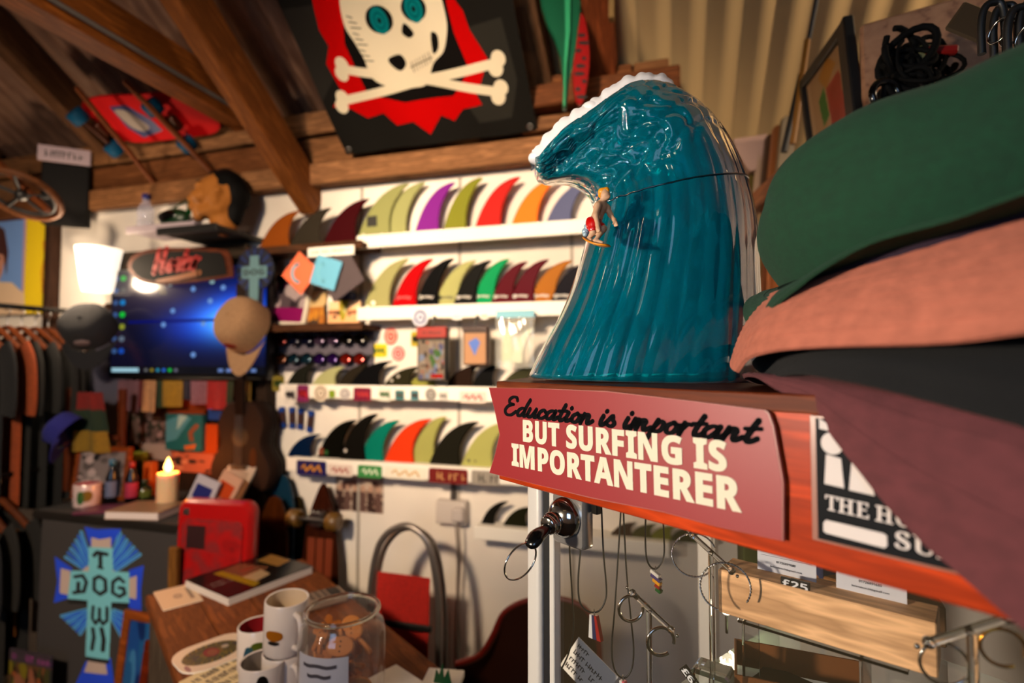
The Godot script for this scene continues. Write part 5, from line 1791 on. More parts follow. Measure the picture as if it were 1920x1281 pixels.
	sticker("grey plate with dark writing, right of the dark red plate", -0.6062, 1.0288, 0.101, 0.0492, 0.104, Color(0.55, 0.52, 0.48), 0, Color(0.22, 0.2, 0.18), "x")
	# label strip under the maroon fin
	var strip := thing("label_strip", "white label strip with tiny writing on the edge of the dark brown shelf", "label", Vector3.ZERO)
	strip.position = Vector3(-1.2055, 1.8502, -1.715)
	part(strip, "strip", board(Vector3(0, 0.018, 0), Vector3(0.2, 0.036, 0.002), 0.0004), M.paper)
	scribble(strip, "writing", Vector2(-0.085, 0.013), Vector2(0.085, 0.016), 0.009, 0.0012, mat(Color(0.3, 0.26, 0.24), 0.6), 2)
	# packets hanging from the second shelf
	hang_packet("red topped packet with a clear window full of trinkets", -0.7983, 1.3833, 0.1169, 0.194, 0.13, Color(0.55, 0.09, 0.03), Color(0.04, 0.035, 0.03), 0.2, 11)
	hang_packet("brown packet with a clear front showing a blue shape", -0.6351, 1.4399, 0.0938, 0.1362, 0.13, Color(0.2, 0.09, 0.045), Color(0.2, 0.09, 0.05), 0.12, 12)
	var bag := thing("fin_packet", "clear plastic packet of pale fins with a light blue header", "packet", Vector3(-0.4924, 1.4329, -1.74), 0.0, "packets hanging from the second shelf")
	var bw := 0.135
	var bm := MB.new()
	bm.sheet(20, 20, func(u: float, v: float): return Vector3((u - 0.5) * bw, v * 0.17, 0.012 + 0.008 * sin(u * PI) * sin(v * PI) + 0.002 * sin(u * 23.0 + v * 7.0)), 0.0)
	part(bag, "film", bm, glass_pane(0.22, Color(0.95, 0.95, 0.9)))
	var back := MB.new()
	back.prism(fin_outline(0.085, 0.12, 0.6), -0.002, 0.002, 0.0018, Transform3D(Basis(Vector3(0, 0, 1), 0.25), Vector3(-0.05, 0.02, 0)), true)
	part(bag, "pale_fin", back, mat(Color(0.7, 0.75, 0.62), 0.3))
	var back2 := MB.new()
	back2.prism(fin_outline(0.075, 0.12, 0.6), -0.002, 0.002, 0.0018, Transform3D(Basis(Vector3(0, 0, 1), -0.1), Vector3(-0.02, 0.02, 0.006)), true)
	part(bag, "pale_fin", back2, mat(Color(0.74, 0.78, 0.68), 0.3))
	part(bag, "header", board(Vector3(0, 0.182, 0.008), Vector3(bw, 0.024, 0.004), 0.001), mat(Color(0.4, 0.66, 0.74), 0.5))
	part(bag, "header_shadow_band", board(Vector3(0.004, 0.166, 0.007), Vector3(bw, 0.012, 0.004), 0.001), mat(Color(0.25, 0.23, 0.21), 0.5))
	# socket box with its conduit and cables
	var so := thing("socket_box", "white double socket box with a conduit above and cables below", "socket", Vector3(-0.7623, 0.8594, -1.86))
	part(so, "box", board(Vector3(0, 0.045, 0.02), Vector3(0.118, 0.085, 0.04), 0.005), mat(Color(0.74, 0.7, 0.67), 0.4))
	part(so, "plug", board(Vector3(0.035, 0.045, 0.05), Vector3(0.045, 0.05, 0.03), 0.006), mat(Color(0.7, 0.66, 0.64), 0.4))
	part(so, "conduit", board(Vector3(0.0, 0.13, 0.012), Vector3(0.018, 0.1, 0.016), 0.002), mat(Color(0.22, 0.2, 0.19), 0.5))
	var cab := MB.new()
	cab.tube(smooth_line([Vector3(0.035, 0.02, 0.055), Vector3(0.04, -0.1, 0.04), Vector3(0.03, -0.3, 0.03), Vector3(0.045, -0.5, 0.03), Vector3(0.03, -0.9, 0.04), Vector3(0.0, -1.0, 0.05)], 6), 0.0035, 8)
	cab.tube(smooth_line([Vector3(0.015, 0.005, 0.03), Vector3(0.02, -0.1, 0.02), Vector3(0.015, -0.3, 0.012), Vector3(0.02, -0.95, 0.02)], 6), 0.003, 8)
	part(so, "cable", cab, mat(Color(0.55, 0.5, 0.47), 0.5))
	# old photograph under the lowest shelf
	var ph := Print.new(96, 72, Color(0.55, 0.46, 0.4))
	ph.blotch(60, 0.1, [Color(0.2, 0.11, 0.09), Color(0.3, 0.18, 0.15), Color(0.7, 0.62, 0.56)], 4, Rect2(0, 0.2, 1, 0.8))
	for k in 6:
		ph.ell(0.1 + 0.16 * k, 0.35, 0.045, 0.09, Color(0.66, 0.52, 0.44))
		ph.rect(0.04 + 0.16 * k, 0.45, 0.15 + 0.16 * k, 0.98, [Color(0.2, 0.11, 0.09), Color(0.35, 0.25, 0.22)][k % 2])
	flat_thing("photograph", "brown tinted group photograph pinned under the lowest shelf", "photograph", -1.1626, 0.8683, 0.2131, 0.1382, 0.002, ph.mat(0.5))
	# four little blue tipped boards
	for k in 4:
		var bx: Vector3 = [Vector3(-1.5117, 1.1824, -1.85), Vector3(-1.4703, 1.1817, -1.85), Vector3(-1.4319, 1.1787, -1.85), Vector3(-1.3887, 1.1695, -1.85)][k]
		var t := thing("mini_board", "little brown board with blue ends, %s in the row of four" % ["first from the left", "second from the left", "third from the left", "fourth from the left"][k], "keepsake", bx, 0.0, "little boards above the blue fin")
		t.rotation.z = [0.14, 0.04, -0.02, -0.1][k]
		var m := MB.new()
		m.prism(round_rect(0.026, 0.086, 0.012, Vector2(0, 0.043)), -0.004, 0.004, 0.001)
		part(t, "deck", m, mat(Color(0.2, 0.09, 0.06), 0.5))
		for e in [0.012, 0.076]:
			var c := MB.new()
			c.prism(round_rect(0.028, 0.024, 0.01, Vector2(0, e)), -0.0046, 0.0046, 0.001)
			part(t, "blue_end", c, mat(Color(0.03, 0.2, 0.5), 0.4))
	# sunglasses on a dark rack
	var rack := thing("sunglasses_rack", "dark padded rack of sunglasses under the brown shelf", "rack")
	var rb := Vector3(-1.3514, 1.5008, -1.86)
	part(rack, "board", board(Vector3(rb.x, rb.y, -1.853), Vector3(0.5, 0.17, 0.014), 0.003), mat(Color(0.34, 0.32, 0.36), 0.8))
	for row in 2:
		part(rack, "rail", board(Vector3(rb.x, rb.y + 0.052 - row * 0.075, -1.838), Vector3(0.5, 0.008, 0.02), 0.002), mat(Color(0.1, 0.1, 0.11), 0.5))
	var tints := [Color(0.25, 0.02, 0.03), Color(0.03, 0.04, 0.1), Color(0.18, 0.14, 0.2), Color(0.02, 0.02, 0.02), Color(0.2, 0.1, 0.03), Color(0.04, 0.12, 0.16), Color(0.1, 0.02, 0.2), Color(0.3, 0.05, 0.02)]
	var kinds := ["red lensed", "navy lensed", "mauve lensed", "black lensed", "amber lensed", "petrol lensed", "violet lensed", "orange red lensed"]
	for k in 8:
		var at := Vector3(rb.x - 0.18 + 0.12 * (k % 4), rb.y + 0.04 - 0.075 * (k / 4), -1.815)
		var s := thing("sunglasses", kinds[k] + " sunglasses, " + ["leftmost of the upper row", "second of the upper row", "third of the upper row", "rightmost of the upper row", "leftmost of the lower row", "second of the lower row", "third of the lower row", "rightmost of the lower row"][k], "sunglasses", at, 0.0, "sunglasses on the rack")
		s.rotation.x = -0.3
		s.scale = Vector3(1.15, 1.3, 1.2)
		for e in [-1, 1]:
			var l := MB.new()
			l.ell(Vector3(e * 0.026, 0, 0), Vector3(0.022, 0.017, 0.006), 18, 8)
			part(s, "lens", l, mat(tints[k] * 1.8, 0.08, 0.75, 0.8))
			var arm := MB.new()
			arm.tube([Vector3(e * 0.05, 0.006, 0), Vector3(e * 0.052, 0.0, -0.03)], 0.002, 6)
			part(s, "arm", arm, M.black_gloss)
		var fr := MB.new()
		fr.tube(smooth_line([Vector3(-0.05, 0.006, 0.002), Vector3(-0.026, 0.017, 0.004), Vector3(0, 0.006, 0.005), Vector3(0.026, 0.017, 0.004), Vector3(0.05, 0.006, 0.002)], 5), 0.0025, 8)
		part(s, "frame", fr, M.black_gloss)
	# pictures and cards on the lower brown shelf
	var mg := Print.new(96, 110, Color(0.3, 0.25, 0.27))
	mg.rect(0, 0, 1, 0.3, Color(0.16, 0.13, 0.15))
	mg.rect(0, 0.2, 0.4, 0.3, Color(0.45, 0.1, 0.3))
	mg.blotch(25, 0.12, [Color(0.42, 0.36, 0.38), Color(0.15, 0.12, 0.14), Color(0.6, 0.54, 0.54)], 8, Rect2(0, 0.25, 1, 0.4))
	mg.rect(0, 0.7, 1, 1, Color(0.46, 0.03, 0.3))
	var fr2 := thing("framed_picture", "white framed picture with a magenta band on the lower brown shelf", "picture", Vector3(-1.4684, 1.596, -1.79), 0.0)
	fr2.rotation = Vector3(-0.18, 0.0, -0.05)
	picture_frame(fr2, 0.2, 0.235, 0.018, mat(Color(0.78, 0.75, 0.68), 0.5), mg.mat(0.3))
	var yc := Print.new(48, 80, Color(0.72, 0.6, 0.4))
	yc.rect(0, 0.45, 1, 1, Color(0.62, 0.36, 0.03))
	yc.blotch(14, 0.15, [Color(0.2, 0.12, 0.04), Color(0.7, 0.45, 0.05)], 3, Rect2(0, 0.5, 1, 0.5))
	flat_thing("postcard", "tall yellow and brown postcard right of the magenta picture", "postcard", -1.3292, 1.5939, 0.0762, 0.1416, 0.06, yc.mat(0.5), 0.001, "", -0.12)
	var oc := Print.new(80, 64, Color(0.85, 0.62, 0.42))
	oc.rect(0, 0.0, 1, 0.3, Color(0.88, 0.72, 0.55))
	oc.rect(0, 0.38, 1, 0.5, Color(0.5, 0.26, 0.14))
	oc.blotch(10, 0.07, [Color(0.2, 0.09, 0.05)], 9, Rect2(0.1, 0.35, 0.8, 0.3))
	flat_thing("postcard", "peach coloured postcard with dark figures at the right of the brown shelf", "postcard", -1.2061, 1.5895, 0.1402, 0.1018, 0.06, oc.mat(0.5), 0.001, "", -0.12)
	var tub := thing("small_tub", "small blue and yellow tub behind the peach postcard", "tub", Vector3(-1.2092, 1.5936, -1.83))
	var tb := MB.new()
	tb.lathe([Vector2(0, 0), Vector2(0.028, 0), Vector2(0.03, 0.11), Vector2(0.0, 0.112)], 24)
	part(tub, "body", tb, mat(Color(0.6, 0.55, 0.12), 0.4))
	var tl := MB.new()
	tl.lathe([Vector2(0.031, 0.1), Vector2(0.034, 0.1), Vector2(0.034, 0.135), Vector2(0, 0.137)], 24)
	part(tub, "lid", tl, mat(Color(0.03, 0.09, 0.3), 0.4))
	var wt := thing("small_tub", "slim white tube standing on the lower brown shelf", "tube", Vector3(-1.2771, 1.5949, -1.83))
	var wb := MB.new()
	wb.lathe([Vector2(0, 0), Vector2(0.016, 0), Vector2(0.018, 0.1), Vector2(0.012, 0.13), Vector2(0.0, 0.132)], 20)
	part(wt, "body", wb, M.paper)
	# cards hung as diamonds from the upper brown shelf
	diamond_card("coral pink diamond card with a blue arc hanging from the brown shelf", Vector3(-1.3346, 1.7912, -1.71), 0.118, -0.72, Color(0.9, 0.42, 0.28), Color(0.45, 0.62, 0.7))
	diamond_card("pale blue card hanging beside the coral pink one", Vector3(-1.2175, 1.7867, -1.704), 0.112, -0.32, Color(0.38, 0.64, 0.76), Color(0.4, 0.66, 0.76))
	diamond_card("dusky grey card hanging behind the pale blue one", Vector3(-1.1652, 1.7785, -1.718), 0.15, 0.55, Color(0.3, 0.26, 0.27), Color(0.32, 0.28, 0.29))

func diamond_card(label: String, at: Vector3, side: float, turn: float, c: Color, ink: Color) -> void:
	var root := thing("hanging_card", label, "card", at, 0.0, "cards hanging from the brown shelf")
	var m := MB.new()
	m.prism(round_rect(side, side, 0.004), 0.0, 0.001, 0.0, Transform3D(Basis(Vector3(0, 0, 1), turn), Vector3.ZERO))
	part(root, "card", m, mat(c, 0.6))
	var i := MB.new()
	var arc := []
	for k in 14:
		arc.append(Vector2.from_angle(1.9 + 2.6 * k / 13.0) * side * 0.3)
	i.stroke(PackedVector2Array(arc), side * 0.11, 0.001, 0.0014, Transform3D(Basis(Vector3(0, 0, 1), 0.0), Vector3.ZERO))
	part(root, "print", i, mat(ink, 0.6))

func picture_frame(root: Node3D, w: float, h: float, bar: float, fm: Material, pm: Material) -> void:
	var f := MB.new()
	f.box(Vector3(0, bar * 0.5, 0), Vector3(w, bar, 0.018), 0.002)
	f.box(Vector3(0, h - bar * 0.5, 0), Vector3(w, bar, 0.018), 0.002)
	for s in [-1, 1]:
		f.box(Vector3(s * (w - bar) * 0.5, h * 0.5, 0), Vector3(bar, h - bar * 2, 0.018), 0.002)
	part(root, "frame", f, fm)
	var p := MB.new()
	p.prism(PackedVector2Array([Vector2(-w * 0.5 + bar, bar), Vector2(w * 0.5 - bar, bar), Vector2(w * 0.5 - bar, h - bar), Vector2(-w * 0.5 + bar, h - bar)]), -0.004, 0.001)
	part(root, "picture", p, pm)

func hang_packet(label: String, cx: float, y: float, w: float, h: float, off: float, head: Color, edge: Color, head_share: float, sd: int) -> void:
	var root := thing("trinket_packet", label, "packet", Vector3(cx, y, -1.86 + off), 0.0, "packets hanging from the second shelf")
	var d := 0.03
	part(root, "case", board(Vector3(0, h * 0.5, -d * 0.5), Vector3(w, h, d), 0.006), mat(edge, 0.35))
	part(root, "header", board(Vector3(0, h * (1.0 - head_share * 0.5), 0.002), Vector3(w * 0.98, h * head_share, 0.006), 0.002), mat(head, 0.45))
	scribble(root, "print", Vector2(-w * 0.28, h * (1.0 - head_share * 0.65)), Vector2(w * 0.3, h * (1.0 - head_share * 0.65)), h * head_share * 0.25, 0.0052, mat(Color(0.15, 0.05, 0.03), 0.5), sd)
	var p := Print.new(64, 96, Color(0.45, 0.4, 0.36) if sd == 11 else Color(0.66, 0.5, 0.38))
	if sd == 11:
		p.blotch(60, 0.08, [Color(0.3, 0.3, 0.42), Color(0.5, 0.46, 0.42), Color(0.2, 0.18, 0.16), Color(0.55, 0.3, 0.22), Color(0.4, 0.45, 0.55), Color(0.24, 0.36, 0.2)], sd)
		p.rect(0.5, 0.88, 0.95, 0.97, Color(0.55, 0.06, 0.03))
	else:
		p.poly([Vector2(0.2, 0.3), Vector2(0.55, 0.15), Vector2(0.75, 0.3), Vector2(0.5, 0.75)], Color(0.35, 0.46, 0.75))
	var m := MB.new()
	m.box(Vector3(0, h * (1.0 - head_share) * 0.5, 0.0), Vector3(w * 0.86, h * (1.0 - head_share) * 0.9, 0.004), 0.0)
	part(root, "window", m, mat(Color(0.4, 0.37, 0.34), 0.15))
	var q := MB.new()
	var y0 := h * (1.0 - head_share) * 0.06
	var y1 := h * (1.0 - head_share) * 0.94
	q.prism(PackedVector2Array([Vector2(-w * 0.42, y0), Vector2(w * 0.42, y0), Vector2(w * 0.42, y1), Vector2(-w * 0.42, y1)]), 0.002, 0.0026)
	part(root, "contents", q, p.mat(0.15))
	var hk := MB.new()
	hk.tube(smooth_line([Vector3(0, h - 0.004, -0.004), Vector3(0, h + 0.018, -0.006), Vector3(0.008, h + 0.03, -0.01), Vector3(0.0, h + 0.038, -0.02), Vector3(-0.004, h + 0.03, -0.028)], 5), 0.004, 8)
	part(root, "hook", hk, mat(Color(0.06, 0.05, 0.045), 0.4))

# ---------------------------------------------------------------- things hung under the roof
func make_ceiling_goods() -> void:
	# the black flag with a skull print, lying along the rafters
	var fw := 0.752
	var fh := 1.0
	var p := Print.new(752, 1000, Color(0.1, 0.095, 0.088))
	var at := func(pts: Array) -> Array:
		var out := []
		for q in pts:
			out.append(Vector2(q.x / fw, 1.0 - q.y / fh))
		return out
	var red := Color(0.7, 0.02, 0.02)
	var bone := Color(0.84, 0.8, 0.7)
	var ink := Color(0.07, 0.062, 0.058)
	var teal := Color(0.02, 0.42, 0.44)
	# pale grey cloud on the black ground
	p.poly(at.call(V2([-0.013,0.496,0.144,0.4925,0.131,0.312,-0.0188,0.1878,-0.0529,0.2861])), Color(0.15, 0.143, 0.13))
	p.poly(at.call(V2([0.5465,0.3448,0.7069,0.3633,0.7172,0.1754,0.6736,0.058,0.5569,0.0543,0.4988,0.1896])), Color(0.16, 0.153, 0.14))
	# torn red cloth
	p.poly(at.call(V2([0.1282,0.517,0.1065,0.4224,0.1167,0.3726,0.077,0.32,0.0901,0.2293,0.0331,0.1808,0.1006,0.1621,0.1476,0.1229,0.2165,0.1333,0.2495,0.0841,0.3149,0.0894,0.3647,0.0357,0.4215,0.0948,0.466,0.0699,0.509,0.1075,0.5829,0.1158,0.5723,0.1477,0.6367,0.2529,0.5992,0.3439,0.5934,0.3962,0.5681,0.4428,0.5171,0.5191,0.2563,0.5649])), red)
	p.poly(at.call(V2([0.2311,0.5139,0.1765,0.3715,0.1853,0.2069,0.31,0.1584,0.4884,0.1558,0.5672,0.2306,0.5465,0.3448,0.548,0.46])), ink)
	# crossed bones behind the skull
	for b in [V2([0.0728,0.1945,0.6595,0.2366]), V2([0.1247,0.2992,0.6473,0.1478])]:
		var l: Array = at.call(b)
		p.line(l, 0.04, bone)
		for e in l:
			p.ell(e.x + 0.014, e.y - 0.012, 0.032, 0.026, bone)
			p.ell(e.x - 0.006, e.y + 0.016, 0.032, 0.026, bone)
	# skull
	var skull: Array = smooth_line(at.call(V2([0.2176,0.5019,0.1979,0.4233,0.212,0.3628,0.2219,0.3153,0.2288,0.2491,0.2897,0.2103,0.3576,0.199,0.4075,0.206,0.4507,0.2644,0.4991,0.2977,0.5306,0.3624,0.5362,0.4342,0.5265,0.4975,0.4602,0.5487,0.3448,0.5626,0.2639,0.5431])), 6, true)
	p.poly(skull, bone)
	for k in 9:
		var q0: Vector2 = at.call(V2([0.2154,0.4434,0.2205,0.3121]))[0].lerp(at.call(V2([0.2154,0.4434,0.2205,0.3121]))[1], k / 8.0)
		p.line([q0, q0 + Vector2(0.02 + 0.01 * (k % 3), 0.008)], 0.004, ink)
	p.poly(smooth_line(at.call(V2([0.3005,0.3001,0.344,0.3068,0.3562,0.2785,0.3327,0.2583,0.3105,0.2718])), 5, true), ink)
	p.poly(smooth_line(at.call(V2([0.4736,0.3533,0.4924,0.3442,0.484,0.308,0.4613,0.2955])), 5, true), ink)
	p.poly(smooth_line(at.call(V2([0.3948,0.3932,0.4163,0.3623,0.3986,0.3496,0.3814,0.3585,0.3772,0.3716])), 4, true), ink)
	for e in [[V2([0.3163,0.4149,0.3618,0.4076]), V2([0.3163,0.4149,0.299,0.3746]), V2([0.3151,0.4121,0.3449,0.4073])], [V2([0.4405,0.4272,0.4808,0.4205]), V2([0.4405,0.4272,0.427,0.391]), V2([0.4399,0.4258,0.4686,0.4211])]]:
		var c: Array = at.call(e[0])
		var v: Array = at.call(e[1])
		var i: Array = at.call(e[2])
		var rx: float = absf(c[1].x - c[0].x)
		var ry: float = absf(v[1].y - v[0].y)
		p.ell(c[0].x, c[0].y, rx, ry, ink)
		var ir: float = absf(i[1].x - i[0].x)
		p.ell(i[0].x, i[0].y, ir, ir * 1.0, teal)
		p.ell(i[0].x, i[0].y, ir * 0.62, ir * 0.62, Color(0.01, 0.28, 0.3))
		p.ell(i[0].x, i[0].y, ir * 0.5, ir * 0.5, teal)
		p.ell(i[0].x, i[0].y, ir * 0.2, ir * 0.2, ink)
	var t0: Vector2 = at.call(V2([0.3734,0.2625,0.4464,0.2848]))[0]
	var t1: Vector2 = at.call(V2([0.3734,0.2625,0.4464,0.2848]))[1]
	for k in 8:
		var tp := t0.lerp(t1, k / 7.0)
		p.line([tp - Vector2(0, 0.016), tp + Vector2(0, 0.016)], 0.003, Color(0.4, 0.36, 0.3))
	p.line([t0 - Vector2(0.01, 0), t1 + Vector2(0.01, 0)], 0.004, Color(0.3, 0.26, 0.22))
	var slope := Basis(Vector3.RIGHT, Vector3(0, sin(atan(0.88)), cos(atan(0.88))), Vector3(0, -cos(atan(0.88)), sin(atan(0.88))))
	var m := MB.new()
	m.sheet(30, 30, func(u: float, v: float):
		return Vector3(u * fw, v * fh, 0.006 * sin(u * 9.0) * sin(v * 5.0) + 0.004 * sin(u * 17.0 + v * 11.0)), 0.0015)
	var fm := p.mat(0.8)
	fm.metallic_specular = 0.08
	var flag := solo("skull_flag", m, fm, "black cloth flag printed with a teal eyed skull on torn red", "flag", Vector3(-1.1723, 2.2489, -1.76))
	flag.basis = slope
	for e in [Vector2(0.02, 0.02), Vector2(0.73, 0.02)]:
		var g := MB.new()
		g.tube(ring_points(Vector3(e.x, e.y, 0.004), 0.008, Vector3.RIGHT, Vector3.UP, 20), 0.0025, 8, true)
		part(flag, "eyelet", g, M.steel)
	# red skateboard held to the roof by two sticks
	var roof_basis := Basis(Vector3.RIGHT, Vector3(0, sin(atan(ROOF_T)), cos(atan(ROOF_T))), Vector3(0, -cos(atan(ROOF_T)), sin(atan(ROOF_T))))
	var deck := thing("skateboard", "red skateboard with teal wheels held against the roof by two sticks", "skateboard", Vector3(0, ROOF_H, -1.86))
	deck.basis = roof_basis
	var dm := MB.new()
	var drop := 0.11
	var outline := PackedVector2Array(smooth_line(V2([-2.331,0.2477,-2.2298,0.2683,-2.0678,0.2534,-1.8955,0.2322,-1.7998,0.1749,-1.7524,0.1046,-1.7642,0.0673,-1.8251,0.0405,-1.9889,0.0419,-2.2049,0.0495,-2.3064,0.0791,-2.3255,0.1241,-2.3454,0.1884]), 5, true))
	dm.prism(outline, drop - 0.012, drop, 0.002)
	part(deck, "deck", dm, mat(Color(0.7, 0.02, 0.035), 0.75))
	var gp := MB.new()
	gp.prism(PackedVector2Array(V2([-2.2026,0.2218,-2.1204,0.217,-2.055,0.1399,-2.047,0.0886,-2.1678,0.0712,-2.2047,0.1231])), drop, drop + 0.001)
	part(deck, "graphic", gp, mat(Color(0.1, 0.14, 0.36), 0.4))
	var gp2 := MB.new()
	gp2.prism(PackedVector2Array(smooth_line(V2([-2.1908,0.2057,-2.1369,0.1931,-2.1113,0.1504,-2.096,0.1132,-2.1348,0.098,-2.1785,0.1194,-2.194,0.167]), 4, true)), drop + 0.001, drop + 0.002)
	part(deck, "graphic_bone", gp2, mat(Color(0.55, 0.5, 0.46), 0.5))
	for k in 2:
		var ends: Array = [V2([-2.3385,0.2246,-2.3079,0.066]), V2([-1.9521,0.2096,-1.9323,0.0381])][k]
		var a := Vector3(ends[0].x, ends[0].y, drop + 0.045)
		var b := Vector3(ends[1].x, ends[1].y, drop + 0.045)
		var tr := MB.new()
		tr.tube([a, b], 0.009, 10)
		tr.box((a + b) * 0.5 - Vector3(0, 0, 0.024), Vector3(0.05, 0.06, 0.035), 0.006)
		var tk := part(deck, "truck", tr, mat(Color(0.25, 0.12, 0.06), 0.4, 0.5))
		for e in [a, b]:
			var w := MB.new()
			var ax: Vector3 = (b - a).normalized()
			w.tube([e - ax * 0.026, e - ax * 0.022, e + ax * 0.022, e + ax * 0.026], [0.03, 0.036, 0.036, 0.03], 22)
			part(tk, "wheel", w, mat(Color(0.015, 0.24, 0.36), 0.6))
	stick("thin wooden stick across the tail of the red skateboard", Vector3(-2.1734, 2.5112, -1.4633), Vector3(-2.1696, 2.2424, -1.8))
	stick("thin wooden stick across the nose of the red skateboard", Vector3(-1.9403, 2.5057, -1.4718), Vector3(-1.8236, 2.2325, -1.8))
	stick("thin wooden stick along the brown diagonal brace", Vector3(-1.46, 2.4395, -1.4335), Vector3(-1.422, 2.2009, -1.79))
	# black holder under the eaves
	var bx := thing("leaflet_holder", "black box with a white label hanging under the eaves, left of the brown timbers", "holder", Vector3(-2.6187, 2.0714, -1.74))
	bx.rotation.y = 0.72
	part(bx, "box", board(Vector3(0, 0.14, 0), Vector3(0.175, 0.28, 0.05), 0.006), mat(Color(0.04, 0.035, 0.037), 0.7))
	var lb := part(bx, "label", board(Vector3(-0.004, 0.315, 0.03), Vector3(0.19, 0.07, 0.006), 0.001), mat(Color(0.62, 0.55, 0.58), 0.6))
	scribble(bx, "lettering", Vector2(-0.07, 0.302), Vector2(0.06, 0.302), 0.028, 0.0335, M.black, 5)
	lb.set_meta("label", "white label")
	# spoked wheel at the left
	var wl := thing("spoked_wheel", "black spoked wheel with a wooden rim hung at the far left", "wheel")
	var wc := Vector3(-2.346, 2.086, -1.4011)
	var nx := Vector3(0.85, 0.0, -0.5).normalized()
	var ny := Vector3(0.25, 0.55, 0.75).normalized()
	var rm := MB.new()
	rm.tube(ring_points(wc, 0.112, nx, ny, 48), 0.012, 10, true)
	part(wl, "rim", rm, wood(Color(0.4, 0.24, 0.13), 0, 0.5))
	var ir := MB.new()
	ir.tube(ring_points(wc + Vector3(0, 0.004, 0), 0.096, nx, ny, 48), 0.008, 10, true)
	part(wl, "inner_ring", ir, M.black)
	var hub := MB.new()
	hub.ell(wc, Vector3(0.022, 0.022, 0.022), 14, 10)
	part(wl, "hub", hub, M.black)
	for k in 5:
		var s := MB.new()
		var a := TAU * k / 5.0
		s.tube([wc, wc + (nx * cos(a) + ny * sin(a)) * 0.096], 0.007, 8)
		part(wl, "spoke", s, M.black)
	stick("brown wooden bar over the spoked wheel", Vector3(-2.6771, 2.3684, -1.409), Vector3(-2.2468, 2.0267, -1.4299), 0.02)
	# small boards hung beside the flag
	var gb := MB.new()
	gb.prism(PackedVector2Array(hang_poly(V3([-0.3705,2.6351,-1.5585,-0.2409,2.6351,-1.5962,-0.2463,2.5,-1.5946,-0.2594,2.3993,-1.5908,-0.277,2.3158,-1.5857,-0.2868,2.2226,-1.5828,-0.2977,2.2226,-1.5797,-0.2959,2.2991,-1.5802,-0.3034,2.3826,-1.578,-0.3205,2.4395,-1.573,-0.3424,2.4832,-1.5667,-0.3596,2.5421,-1.5617]))), -0.012, 0.012, 0.004)
	var g0 := solo("green_board", gb, mat(Color(0.02, 0.3, 0.2), 0.35, 0.0, 0.3), "pointed green hanging board right of the skull flag", "board", HANG_AT, HANG_TURN)
	var ge := MB.new()
	ge.prism(PackedVector2Array(hang_poly(V3([-0.2878,2.6202,-1.5617,-0.2691,2.6202,-1.5671,-0.2714,2.4537,-1.5665,-0.2827,2.3379,-1.5632,-0.2862,2.2228,-1.5622,-0.2924,2.2228,-1.5604,-0.2904,2.3379,-1.5609,-0.2853,2.4537,-1.5624]))), 0.012, 0.028, 0.003)
	part(g0, "pale_stringer", ge, mat(Color(0.15, 0.55, 0.38), 0.4))
	var rb := MB.new()
	rb.prism(PackedVector2Array(smooth_line(hang_poly(V3([-0.2462,2.5169,-1.5946,-0.229,2.4916,-1.5996,-0.2185,2.3993,-1.6027,-0.2237,2.3158,-1.6012,-0.2397,2.2409,-1.5965,-0.2585,2.2492,-1.5911,-0.2676,2.3158,-1.5884,-0.2641,2.3993,-1.5894])), 4, true)), -0.01, 0.01, 0.003)
	var r0 := solo("patterned_board", rb, mat(Color(0.5, 0.012, 0.02), 0.35, 0.0, 0.3), "small red board with black blotches hanging beside the green one", "board", HANG_AT, HANG_TURN)
	for k in 9:
		var bl := MB.new()
		var q: Vector2 = hang_poly([Vector3(-0.2418, 2.4496, -1.5959), Vector3(-0.2459, 2.2575, -1.5947)])[0].lerp(hang_poly([Vector3(-0.2418, 2.4496, -1.5959), Vector3(-0.2459, 2.2575, -1.5947)])[1], k / 8.0)
		bl.prism(disc_poly(q + Vector2(0.01 * sin(k * 2.4), 0), 0.012 + 0.006 * sin(k * 1.7), 0.006, 12), 0.01, 0.0108)
		part(r0, "black_blotch", bl, M.black)

const HANG_TURN := 0.2827
const HANG_AT := Vector3(-0.4464, 1.45, -1.5365)
func hang_poly(pts: Array) -> Array:
	var inv := Transform3D(Basis(Vector3.UP, HANG_TURN), HANG_AT).affine_inverse()
	var out := []
	for p in pts:
		var q: Vector3 = inv * p
		out.append(Vector2(q.x, q.y))
	return out

func stick(label: String, a: Vector3, b: Vector3, w := 0.016) -> void:
	var m := MB.new()
	var x := (b - a).normalized()
	var y := Vector3.UP.cross(x).normalized()
	m.box(Vector3.ZERO, Vector3(a.distance_to(b), w, w), 0.002)
	var o := solo("wooden_stick", m, wood(Color(0.46, 0.24, 0.11), 0, 0.6), label, "stick", (a + b) * 0.5)
	o.basis = Basis(x, y, x.cross(y))

